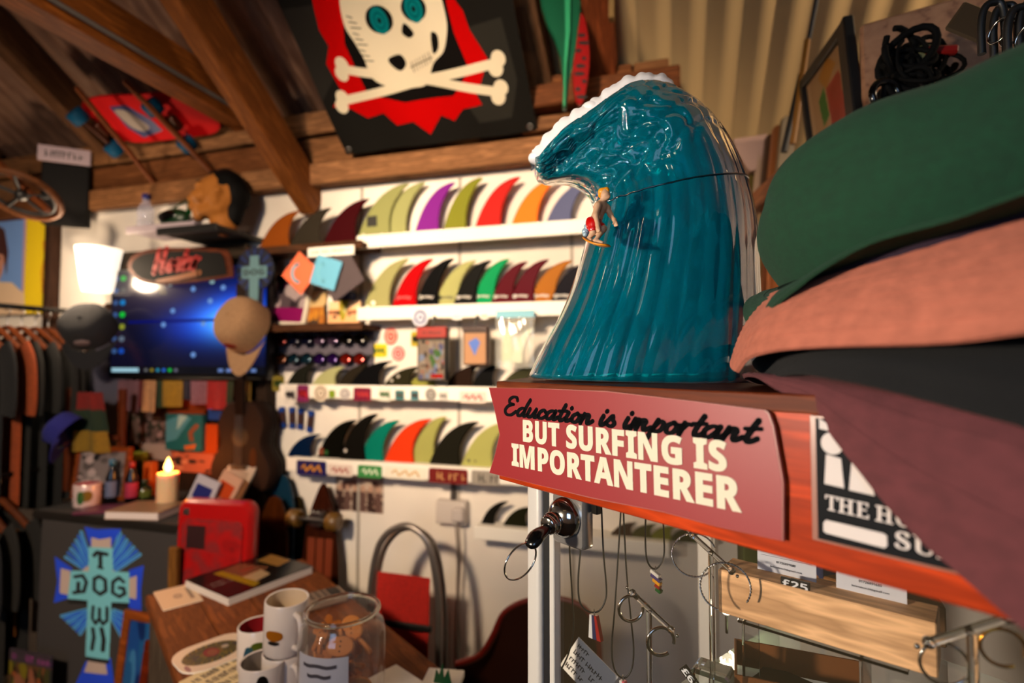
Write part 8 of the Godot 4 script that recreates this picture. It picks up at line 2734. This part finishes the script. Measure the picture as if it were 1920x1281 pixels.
	lay("wreath_card", "cream skateboard shaped card printed with a green wreath", "card", [Vector3(-1.098, 0.785, -0.9872), Vector3(-1.0335, 0.785, -1.1216), Vector3(-0.9218, 0.785, -1.0575), Vector3(-0.9902, 0.785, -0.9048)], 0.004, wr.mat(0.4), M.paper, 0.045)
	var lf := Print.new(160, 96, Color(0.76, 0.68, 0.52))
	for r in 4:
		lf.squiggle_text(0.12, 0.95, 0.1 + 0.22 * r, 0.15, Color(0.05, 0.04, 0.04), 20 + r)
	lay("leaflet", "cream leaflet with bold black writing at the near edge of the chest", "leaflet", [Vector3(-0.9859, 0.78, -0.9229), Vector3(-0.9573, 0.78, -1.0403), Vector3(-0.8345, 0.78, -0.981), Vector3(-0.8559, 0.78, -0.8552)], 0.0015, lf.mat(0.5), M.paper)
	# mugs
	var white := Color(0.78, 0.74, 0.72)
	mug("white mug at the foot of the stack, carrying the tilted one", Vector3(-0.744, 0.78, -0.9254), 0.043, 0.094, white, white, -0.5, [], "white mugs on the chest")
	var m2 := mug("white mug with a golden emblem, tilted on top of another mug", Vector3(-0.744, 0.78, -0.9254) + Vector3(0, 0.095, 0), 0.042, 0.104, white, Color(0.74, 0.66, 0.56), -0.5, [[0.95, 0.048, 0.018, 0.010, Color(0.55, 0.32, 0.03)], [0.95, 0.034, 0.012, 0.004, Color(0.1, 0.08, 0.06)]], "white mugs on the chest")
	m2.rotation.z = -0.06
	mug("mug with a pink inside and a colourful print behind the stacked white mugs", Vector3(-0.8714, 0.78, -0.9975), 0.043, 0.095, white, Color(0.45, 0.08, 0.1), 1.2, [[2.1, 0.05, 0.018, 0.024, Color(0.25, 0.3, 0.05)], [2.5, 0.04, 0.012, 0.026, Color(0.08, 0.25, 0.33)]])
	mug("white mug with a black drawing, nearest the cream leaflet", Vector3(-0.7597, 0.78, -0.8831), 0.043, 0.095, white, Color(0.4, 0.36, 0.33), 0.4, [[1.3, 0.055, 0.012, 0.03, Color(0.03, 0.03, 0.03)], [1.8, 0.045, 0.014, 0.02, Color(0.05, 0.05, 0.05)], [1.6, 0.02, 0.02, 0.008, Color(0.05, 0.05, 0.05)]])
	# glass jar of biscuits
	var jr := thing("biscuit_jar", "large round glass jar of brown biscuits with a white label", "jar", Vector3(-0.5993, 0.78, -0.9054))
	var g := MB.new()
	g.lathe([Vector2(0, 0.0), Vector2(0.06, 0.0), Vector2(0.074, 0.012), Vector2(0.08, 0.05), Vector2(0.08, 0.158), Vector2(0.075, 0.176), Vector2(0.067, 0.186), Vector2(0.066, 0.194), Vector2(0.069, 0.198), Vector2(0.069, 0.202), Vector2(0.064, 0.203)], 48)
	part(jr, "glass", g, glass_pane(0.1, Color(0.8, 0.8, 0.76)))
	var rim := MB.new()
	rim.tube(ring_points(Vector3(0, 0.2, 0), 0.067, Vector3.RIGHT, Vector3.BACK, 48), 0.0042, 10, true)
	part(jr, "rim", rim, clear_solid(Color(0.92, 0.92, 0.88)))
	var lb := MB.new()
	lb.sheet(16, 4, func(u: float, v: float):
		var t := lerpf(2.1, 0.85, u)
		return Vector3(cos(t) * 0.0812, lerpf(0.088, 0.152, v), sin(t) * 0.0812), 0.0006)
	part(jr, "label", lb, mat(Color(0.74, 0.73, 0.76), 0.7))
	var wt := MB.new()
	for r in 3:
		wt.sheet(8, 1, func(u: float, v: float):
			var t := lerpf(1.9 - 0.12 * r, 1.1 + 0.12 * r, u)
			return Vector3(cos(t) * 0.0822, lerpf(0.134 - 0.017 * r, 0.14 - 0.017 * r, v) + 0.0012 * sin(u * 40.0), sin(t) * 0.0822), 0.0002)
	part(jr, "writing", wt, mat(Color(0.3, 0.28, 0.3), 0.7))
	var rng := RandomNumberGenerator.new()
	rng.seed = 9
	var bt := [Color(0.74, 0.45, 0.22), Color(0.68, 0.4, 0.18), Color(0.8, 0.52, 0.28)]
	for k in 26:
		var t := k * 2.4
		var rr := 0.052 * sqrt(fmod(k * 0.618, 1.0))
		var man := k % 3 == 1
		var at := Vector3(cos(t) * rr, 0.03 + 0.14 * k / 26.0, sin(t) * rr)
		var b := thing("biscuit", "brown %s biscuit in the glass jar" % ["oval", "figure-shaped", "round"][k % 3], "biscuit", jr.position + at, 0.0, ["oval biscuits in the jar", "figure-shaped biscuits in the jar", "round biscuits in the jar"][k % 3])
		b.rotation = Vector3(rng.randf_range(-0.9, 0.9), rng.randf() * TAU, rng.randf_range(-0.9, 0.9))
		if k > 21:
			b.rotation = Vector3(-0.5 + 0.2 * (k % 3), 0.3 * (k - 23), 0.2 * (k % 2))
			b.position.y = jr.position.y + 0.155
		var m := MB.new()
		if man:
			m.prism(PackedVector2Array(smooth_line([Vector2(0, 0.026), Vector2(0.008, 0.018), Vector2(0.006, 0.011), Vector2(0.02, 0.009), Vector2(0.019, 0.001), Vector2(0.008, 0.0), Vector2(0.013, -0.024), Vector2(0.004, -0.025), Vector2(0, -0.012), Vector2(-0.004, -0.025), Vector2(-0.013, -0.024), Vector2(-0.008, 0.0), Vector2(-0.019, 0.001), Vector2(-0.02, 0.009), Vector2(-0.006, 0.011), Vector2(-0.008, 0.018)], 3, true)), -0.003, 0.003, 0.0014)
		else:
			m.prism(disc_poly(Vector2.ZERO, 0.024, 0.017 if k % 3 == 0 else 0.023, 22), -0.003, 0.003, 0.0016)
		part(b, "dough", m, mat(bt[k % 3], 0.7))
		var dots := MB.new()
		for q in 3:
			dots.ell(Vector3(0, 0.008 - 0.008 * q, 0.003), Vector3(0.0016, 0.0016, 0.001), 8, 5)
		part(b, "dots", dots, mat(Color(0.2, 0.09, 0.03), 0.7))
	# papers at the right end
	lay("paper_pad", "white pad of paper standing open at the right end of the chest", "paper", [Vector3(-0.5976, 0.8, -1.0652), Vector3(-0.4692, 0.8, -1.0031), Vector3(-0.4558, 0.8, -0.9073), Vector3(-0.582, 0.8, -0.9703)], 0.02, M.paper, M.paper)
	lay("paper_pad", "white sheet with a small green tree print at the bottom edge of the photo", "paper", [Vector3(-0.5188, 0.79, -1.0813), Vector3(-0.4445, 0.79, -1.0822), Vector3(-0.385, 0.79, -0.9921), Vector3(-0.4644, 0.79, -0.969)], 0.012, M.paper, M.paper)
	var gr := MB.new()
	gr.prism(PackedVector2Array([Vector2(-0.02, 0), Vector2(0.02, 0), Vector2(0.012, 0.03), Vector2(0.003, 0.012), Vector2(0, 0.04), Vector2(-0.008, 0.016), Vector2(-0.014, 0.026)]), -0.001, 0.001)
	solo("green_clip", gr, mat(Color(0.0, 0.3, 0.12), 0.4), "small green and yellow paper tree on the white sheet", "paper tree", Vector3(-0.4385, 0.8, -1.012) + Vector3(0, 0.008, 0))

# a flat thing lying on the chest, given by its four corners (back left, back right, near right, near left)
func lay(called: String, label: String, category: String, q: Array, t: float, print_m: Material, edge_m: Material, rounding := 0.0) -> void:
	var c: Vector3 = (q[0] + q[1] + q[2] + q[3]) * 0.25
	var x: Vector3 = ((q[1] + q[2]) - (q[0] + q[3])).normalized()
	var zz: Vector3 = x.cross(Vector3.UP)
	var w: float = ((q[1] + q[2]) * 0.5).distance_to((q[0] + q[3]) * 0.5)
	var d: float = ((q[0] + q[1]) * 0.5).distance_to((q[2] + q[3]) * 0.5)
	var root := thing(called, label, category, Vector3(c.x, CHEST_Y, c.z))
	root.basis = Basis(x, Vector3.UP, zz)
	var flat_up := Transform3D(Basis(Vector3.RIGHT, Vector3(0, 0, -1), Vector3.UP), Vector3.ZERO)
	var poly := round_rect(w, d, maxf(rounding, 0.002))
	var m := MB.new()
	m.prism(poly, 0.0, t * 0.94, 0.0, flat_up)
	part(root, "body", m, edge_m)
	var p := MB.new()
	p.prism(poly, t * 0.94, t, 0.0, flat_up)
	part(root, "printed_face", p, print_m)

# ---------------------------------------------------------------- boards and chairs along the back wall
func longboard(label: String, tip: Vector3, width: float, m: Material, stripe: Material, trucks: float, shape := 0) -> void:
	var h := tip.y
	var root := thing("longboard", label, "longboard", Vector3(tip.x, 0, tip.z))
	root.rotation.x = -0.05
	var w := width * 0.5
	var pts := [Vector2(-w * 0.5, 0.04), Vector2(0, 0.0), Vector2(w * 0.5, 0.04), Vector2(w * 0.95, h * 0.3), Vector2(w, h * 0.6), Vector2(w * 0.72, h * 0.84), Vector2(w * 0.3, h * 0.96), Vector2(0, h), Vector2(-w * 0.3, h * 0.96), Vector2(-w * 0.72, h * 0.84), Vector2(-w, h * 0.6), Vector2(-w * 0.95, h * 0.3)]
	if shape == 1:
		pts = [Vector2(-w * 0.5, 0.03), Vector2(0, 0.0), Vector2(w * 0.5, 0.03), Vector2(w, h * 0.25), Vector2(w, h * 0.6), Vector2(w * 0.95, h * 0.85), Vector2(w * 0.5, h * 0.97), Vector2(0, h), Vector2(-w * 0.5, h * 0.97), Vector2(-w * 0.95, h * 0.85), Vector2(-w, h * 0.6), Vector2(-w, h * 0.25)]
	var o := PackedVector2Array(smooth_line(pts, 5, true))
	var b := MB.new()
	b.prism(o, -0.006, 0.006, 0.002, Transform3D(), true)
	part(root, "deck", b, m)
	if stripe:
		for k in 3:
			var s := MB.new()
			s.box(Vector3((k - 1) * w * 0.45, h * 0.42, 0.0068), Vector3(w * 0.36, h * 0.74, 0.0014), 0.0)
			part(root, "stripe", s, stripe)
	if trucks > 0.0:
		var t := MB.new()
		t.tube([Vector3(-0.075, h * trucks, 0.05), Vector3(0.075, h * trucks, 0.05)], 0.008, 10)
		t.box(Vector3(0, h * trucks, 0.028), Vector3(0.05, 0.06, 0.04), 0.006)
		var tk := part(root, "truck", t, M.steel)
		for e in [-1, 1]:
			var wl := MB.new()
			wl.tube([Vector3(e * 0.06, h * trucks, 0.05), Vector3(e * 0.066, h * trucks, 0.05), Vector3(e * 0.104, h * trucks, 0.05), Vector3(e * 0.11, h * trucks, 0.05)], [0.026, 0.034, 0.034, 0.026], 20)
			part(tk, "wheel", wl, mat(Color(0.36, 0.25, 0.08), 0.4))

func make_floor_goods() -> void:
	longboard("brown longboard with pinkish stripes and amber wheels against the wall", Vector3(-1.289, 0.9826, -1.76), 0.175, wood(Color(0.22, 0.09, 0.04), 1, 0.3), mat(Color(0.45, 0.2, 0.12), 0.35), 0.87)
	longboard("brown and ochre skateboard standing left of the striped longboard", Vector3(-1.4605, 0.9369, -1.7), 0.14, wood(Color(0.26, 0.12, 0.02), 1, 0.35), null, 0.0, 1)
	longboard("narrow olive brown board behind the striped longboard", Vector3(-1.4327, 0.9147, -1.8), 0.1, wood(Color(0.17, 0.13, 0.04), 1, 0.4), null, 0.0, 1)
	longboard("teal blue fish shaped board tip above the ochre skateboard", Vector3(-1.4764, 1.0037, -1.76), 0.13, mat(Color(0.02, 0.16, 0.24), 0.35), null, 0.0, 1)
	# hand truck with a red canvas
	var ht := thing("folding_chair", "folded steel framed chair with a red canvas against the wall", "chair")
	var fr := MB.new()
	fr.tube(smooth_line(V3([-0.9514,0.374,-1.58,-0.9466,0.6304,-1.58,-0.927,0.8044,-1.58,-0.8907,0.8852,-1.58,-0.8217,0.9237,-1.58,-0.7555,0.899,-1.58,-0.7198,0.8254,-1.58,-0.7004,0.662,-1.58,-0.699,0.4165,-1.58]), 6), 0.011, 10)
	part(ht, "frame_tube", fr, mat(Color(0.55, 0.52, 0.5), 0.35, 0.8))
	fr = MB.new()
	fr.tube(smooth_line(V3([-0.9632,0.3372,-1.64,-0.9622,0.6018,-1.64,-0.9398,0.7786,-1.64,-0.8983,0.8608,-1.64,-0.8331,0.8983,-1.64,-0.759,0.8699,-1.64,-0.7242,0.7954,-1.64,-0.7044,0.6349,-1.64,-0.703,0.381,-1.64]), 6), 0.009, 10)
	part(ht, "frame_tube", fr, mat(Color(0.55, 0.52, 0.5), 0.35, 0.8))
	var cv := MB.new()
	var a := Vector3(-0.9226, 0.7633, -1.59)
	var b := Vector3(-0.7351, 0.7617, -1.59)
	var c := Vector3(-0.7437, 0.4032, -1.59)
	var d := Vector3(-0.9417, 0.3698, -1.59)
	cv.sheet(12, 12, func(u: float, v: float):
		var p: Vector3 = d.lerp(c, u).lerp(a.lerp(b, u), v)
		return p + Vector3(0, 0, -0.02 * sin(u * PI) * sin(v * PI)), 0.003)
	part(ht, "canvas", cv, cloth(Color(0.75, 0.1, 0.05), 0.9, 40.0))
	part(ht, "strap", board(Vector3(-0.8367, 0.6051, -1.585), Vector3(0.22, 0.02, 0.012), 0.003), M.black)
	for q in [Vector3(-0.9514, 0.374, -1.58), Vector3(-0.699, 0.4165, -1.58)]:
		var foot := MB.new()
		foot.tube([q, Vector3(q.x, 0.0, -1.56)], 0.011, 8)
		part(ht, "leg", foot, M.steel)
	# dark tub chair with an orange rim, seen beside and through the case
	var tc := thing("tub_chair", "dark brown tub chair with an orange red rim by the case post", "chair")
	var outline := V3([-0.5835,0.5981,-1.44,-0.5116,0.6339,-1.44,-0.4724,0.6949,-1.44,-0.4414,0.7571,-1.44,-0.3803,0.7965,-1.44,-0.2984,0.815,-1.44,-0.2192,0.7995,-1.44,-0.1843,0.735,-1.44,-0.178,0.64,-1.44])
	var rim := MB.new()
	rim.tube(smooth_line(outline, 5), 0.008, 10)
	part(tc, "rim", rim, mat(Color(0.42, 0.07, 0.02), 0.4))
	var seat := MB.new()
	var pts := smooth_line(outline, 5)
	seat.sheet(pts.size() - 1, 10, func(u: float, v: float):
		var p: Vector3 = pts[mini(roundi(u * (pts.size() - 1)), pts.size() - 1)]
		var low := Vector3(lerpf(-0.72, -0.3, u), 0.25, -1.52 + 0.16 * sin(u * PI))
		return p.lerp(low, v) + Vector3(0, 0, -0.07 * sin(v * PI)), 0.012)
	part(tc, "shell", seat, mat(Color(0.2, 0.09, 0.045), 0.6))
	for x in [-0.68, -0.34]:
		var lg := MB.new()
		lg.tube([Vector3(x, 0.0, -1.5), Vector3(x, 0.28, -1.45)], 0.014, 8)
		part(tc, "leg", lg, M.black)

# ---------------------------------------------------------------- clutter behind the hats on the right
func make_right_clutter() -> void:
	# steep painted sheeting, part of the roof
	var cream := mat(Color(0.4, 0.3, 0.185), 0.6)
	var roof := get_node("ceiling")
	var d0 := Vector3(0, 1.45, 0)
	var ex: Vector3 = Vector3(0.9603, 1.45, -0.279) - d0
	var ez: Vector3 = Vector3(-0.279, 1.45, -0.9603) - d0
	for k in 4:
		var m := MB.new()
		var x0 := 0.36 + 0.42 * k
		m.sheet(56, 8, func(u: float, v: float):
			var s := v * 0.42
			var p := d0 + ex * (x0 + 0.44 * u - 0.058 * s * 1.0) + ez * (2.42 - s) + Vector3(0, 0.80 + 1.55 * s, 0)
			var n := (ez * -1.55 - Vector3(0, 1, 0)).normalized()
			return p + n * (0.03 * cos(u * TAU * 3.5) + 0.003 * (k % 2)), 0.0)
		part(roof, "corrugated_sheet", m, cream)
	# slanted wooden ledge
	var a := Vector3(0.2105, 1.8885, -1.8835)
	var b := Vector3(0.3236, 1.8995, -1.2916)
	var lx := (b - a).normalized()
	var ly := Vector3.UP.cross(lx).normalized()
	var ledge := board(Vector3.ZERO, Vector3(a.distance_to(b), 0.05, 0.08), 0.005)
	var lo := solo("wooden_ledge", ledge, wood(Color(0.5, 0.3, 0.17), 0, 0.55), "sloping pale wooden ledge behind the hats", "ledge", (a + b) * 0.5)
	lo.basis = Basis(lx, lx.cross(-ly), ly) if false else Basis(lx, ly.cross(lx) * -1.0 if ly.cross(lx).y < 0.0 else ly.cross(lx), ly)
	# picture in a black frame, seen at an angle
	var tl := Vector3(0.3406, 2.1533, -1.4735)
	var tr := Vector3(0.353, 2.1258, -1.196)
	var br := Vector3(0.359, 1.9066, -1.1665)
	var bl := Vector3(0.35, 1.9411, -1.4346)
	var fr := thing("black_framed_picture", "black framed picture with green, yellow and red figures behind the hats", "picture")
	var fm := MB.new()
	for e in [[tl, tr, 0.016], [tr, br, 0.026], [br, bl, 0.016], [bl, tl, 0.014]]:
		var x: Vector3 = (e[1] - e[0]).normalized()
		var n: Vector3 = (tr - tl).cross(bl - tl).normalized()
		fm.box((e[0] + e[1]) * 0.5, Vector3(e[0].distance_to(e[1]) + e[2], e[2] * 1.6, 0.02), 0.003, Basis(x, n.cross(x), n))
	part(fr, "frame", fm, M.black)
	var pp := Print.new(64, 96, Color(0.55, 0.42, 0.28))
	pp.poly([Vector2(0.35, 0.15), Vector2(0.6, 0.05), Vector2(0.75, 0.2), Vector2(0.5, 0.35)], Color(0.55, 0.35, 0.02))
	pp.poly([Vector2(0.3, 0.4), Vector2(0.45, 0.3), Vector2(0.5, 0.65), Vector2(0.35, 0.72)], Color(0.08, 0.35, 0.06))
	pp.poly([Vector2(0.5, 0.35), Vector2(0.8, 0.3), Vector2(0.85, 0.9), Vector2(0.55, 0.95)], Color(0.5, 0.1, 0.03))
	pp.rect(0.0, 0.0, 0.14, 1.0, Color(0.62, 0.5, 0.36))
	var pm := MB.new()
	pm.sheet(4, 4, func(u: float, v: float): return bl.lerp(br, u).lerp(tl.lerp(tr, u), v), 0.004)
	part(fr, "picture", pm, pp.mat(0.4))
	# poles, white box and thin boards
	pole("thin black pole slanting up to the roof left of the black frame", Vector3(0.3702, 2.218, -1.6696), Vector3(0.4072, 2.4721, -1.5762), 0.006, Color(0.04, 0.03, 0.02))
	pole("yellow stick behind the left bar of the black frame", Vector3(0.3197, 2.0167, -1.5091), Vector3(0.3614, 2.2925, -1.5212), 0.008, Color(0.5, 0.32, 0.02))
	pole("black stick beside the yellow one", Vector3(0.3055, 2.0117, -1.5466), Vector3(0.3549, 2.2222, -1.561), 0.009, Color(0.02, 0.018, 0.015))
	var wb := thing("white_box", "small white box tapering downwards right of the wave jar", "box", Vector3(0.2806, 2.1636, -2.008))
	var wp := MB.new()
	wp.prism(PackedVector2Array([Vector2(-0.05, 0.07), Vector2(0.06, 0.075), Vector2(0.055, 0.02), Vector2(0.02, -0.05), Vector2(0.0, -0.05), Vector2(-0.04, 0.02)]), -0.03, 0.03, 0.003)
	part(wb, "shell", wp, mat(Color(0.62, 0.5, 0.45), 0.5))
	var cols := [Color(0.35, 0.08, 0.05), Color(0.3, 0.25, 0.06), Color(0.6, 0.5, 0.42), Color(0.25, 0.16, 0.09), Color(0.52, 0.3, 0.14), Color(0.4, 0.34, 0.24)]
	var nm := ["dark red slim board", "olive slim board", "cream slim board", "dark brown slim board", "tan slim board", "grey beige slim board"]
	for k in 6:
		var p: Vector3 = [Vector3(0.2785, 2.0464, -2.0595), Vector3(0.2979, 2.0338, -2.0235), Vector3(0.3166, 2.0399, -1.9872), Vector3(0.3343, 2.0543, -1.9507), Vector3(0.351, 2.0675, -1.9139), Vector3(0.3699, 2.0795, -1.8778)][k]
		var s := MB.new()
		s.prism(round_rect(0.05, 0.34, 0.02), -0.008, 0.008, 0.002)
		var o := solo("slim_board", s, mat(cols[k], 0.5), nm[k] + " in the row behind the wave jar", "board", p, 0.3, "")
		o.rotation.z = -0.12
	for k in 5:
		var p2: Vector3 = [Vector3(0.2479, 1.6919, -1.634), Vector3(0.2615, 1.715, -1.5963), Vector3(0.2716, 1.751, -1.5576), Vector3(0.248, 1.6241, -1.5716), Vector3(0.2805, 1.7705, -1.5186)][k]
		var s2 := MB.new()
		s2.prism(round_rect(0.045, 0.3, 0.006), -0.008, 0.008, 0.002)
		var o2 := solo("slim_board", s2, wood([Color(0.55, 0.3, 0.15), Color(0.5, 0.4, 0.28), Color(0.42, 0.22, 0.1), Color(0.5, 0.42, 0.25), Color(0.6, 0.34, 0.17)][k], 1, 0.5), ["orange tan slim board beside the right edge of the wave jar", "pale slim board between the wave jar and the green hat", "brown slim board against the green hat", "straw coloured slim board low beside the wave jar", "warm brown slim board touching the green hat"][k], "board", p2, 0.3)
		o2.rotation.z = -0.05
	# speckled box with straps and key rings on it
	var bx := thing("speckled_box", "pinkish tan speckled box high on the right behind the hats", "box")
	var q0 := Vector3(0.3629, 2.101, -1.1468)
	var q1 := Vector3(0.6289, 2.1066, -1.0679)
	var x := (q1 - q0)
	x.y = 0.0
	x = x.normalized()
	var n := x.cross(Vector3.UP)
	var sp := StandardMaterial3D.new()
	sp.albedo_texture = noise_tex(0.035, [Color(0.68, 0.5, 0.37), Color(0.65, 0.47, 0.34), Color(0.6, 0.42, 0.3), Color(0.36, 0.22, 0.15)], 256, 3, 41)
	sp.uv1_triplanar = true
	sp.uv1_scale = Vector3(4, 4, 4)
	sp.roughness = 0.7
	var bm := MB.new()
	var bw := 0.5
	var bh := 0.34
	bm.box(q0 + x * bw * 0.5 - Vector3(0, bh * 0.5, 0) - n * 0.1, Vector3(bw, bh, 0.2), 0.006, Basis(x, Vector3.UP, n))
	part(bx, "shell", bm, sp)
	var base := q0 + n * 0.03
	# tangle of black straps
	var st := thing("strap_bundle", "tangled bundle of black straps hanging on the speckled box", "straps")
	var rng := RandomNumberGenerator.new()
	rng.seed = 14
	var sc := Vector3(0.3909, 1.9243, -1.0091)
	for k in 26:
		var pts := []
		var rad := rng.randf_range(0.02, 0.05)
		var cc := sc + Vector3(rng.randf_range(-0.03, 0.03), rng.randf_range(-0.05, 0.03), rng.randf_range(-0.02, 0.02))
		var u1 := Vector3(rng.randf_range(-1, 1), rng.randf_range(-1, 1), rng.randf_range(-0.4, 0.4)).normalized()
		var u2 := u1.cross(Vector3(0.2, 0.3, 1.0)).normalized()
		for j in 18:
			var t := TAU * 0.9 * j / 17.0
			pts.append(cc + u1 * cos(t) * rad + u2 * sin(t) * rad * 0.6)
		var sm := MB.new()
		sm.tube(pts, rng.randf_range(0.003, 0.006), 8)
		part(st, "strap", sm, mat(Color(0.02, 0.018, 0.016), 0.8))
	var blk := MB.new()
	blk.ell(sc + Vector3(-0.01, -0.045, 0.0), Vector3(0.035, 0.045, 0.025), 18, 12)
	part(st, "buckle_pouch", blk, M.black)
	var lp := MB.new()
	lp.tube(ring_points(Vector3(0.3414, 1.8801, -0.9739), 0.022, Vector3(0.8, 0, -0.3).normalized(), Vector3.UP, 30), 0.006, 10, true)
	part(st, "loop", lp, M.black_gloss)
	var rd := MB.new()
	rd.box(Vector3(0.43, 1.9528, -0.9997), Vector3(0.045, 0.014, 0.012), 0.003, Basis(Vector3(0, 0, 1), -0.1))
	part(st, "red_tab", rd, mat(Color(0.5, 0.03, 0.015), 0.5))
	var gt := MB.new()
	gt.box(Vector3(0.4099, 1.9543, -1.0042), Vector3(0.02, 0.026, 0.01), 0.003)
	part(st, "pale_tab", gt, mat(Color(0.4, 0.4, 0.26), 0.5))
	for k in 4:
		var kr := thing("key_loop", ["thick black key loop, left of the row above the green hat", "second black key loop above the green hat", "third black key loop above the green hat", "black key loop at the top right corner"][k], "key loop", Vector3.ZERO, 0.0, "key loops above the green hat")
		var kc: Vector3 = [Vector3(0.3776, 1.8536, -0.7553), Vector3(0.3915, 1.8504, -0.7594), Vector3(0.3953, 1.8343, -0.7397), Vector3(0.4085, 1.8406, -0.7435)][k]
		var km := MB.new()
		km.tube(smooth_line([kc + Vector3(-0.012, -0.035, 0), kc + Vector3(-0.012, 0.0, 0), kc + Vector3(-0.008, 0.02, 0), kc + Vector3(0.0, 0.026, 0), kc + Vector3(0.01, 0.018, 0), kc + Vector3(0.012, -0.035, 0)], 6), 0.0042, 10)
		part(kr, "strap", km, mat(Color(0.02, 0.02, 0.02), 0.45))
		var rg := MB.new()
		rg.tube(ring_points(kc + Vector3(0.003, -0.012, 0.006), 0.012, Vector3(0.5, 0.3, 0.6).normalized(), Vector3.UP, 28), 0.0014, 8, true)
		part(kr, "ring", rg, M.chrome)
	var pl := MB.new()
	pl.box(Vector3.ZERO, Vector3(0.05, 0.045, 0.006), 0.003)
	var po := solo("metal_plate", pl, mat(Color(0.3, 0.24, 0.17), 0.35, 0.4), "dull bronze plate leaning on the speckled box at the top right", "plate", Vector3(0.4216, 1.9341, -0.8931))
	po.rotation.z = -0.6

func pole(label: String, a: Vector3, b: Vector3, r: float, c: Color) -> void:
	var m := MB.new()
	m.tube([a, b], r, 10)
	solo("pole", m, mat(c, 0.5), label, "pole")
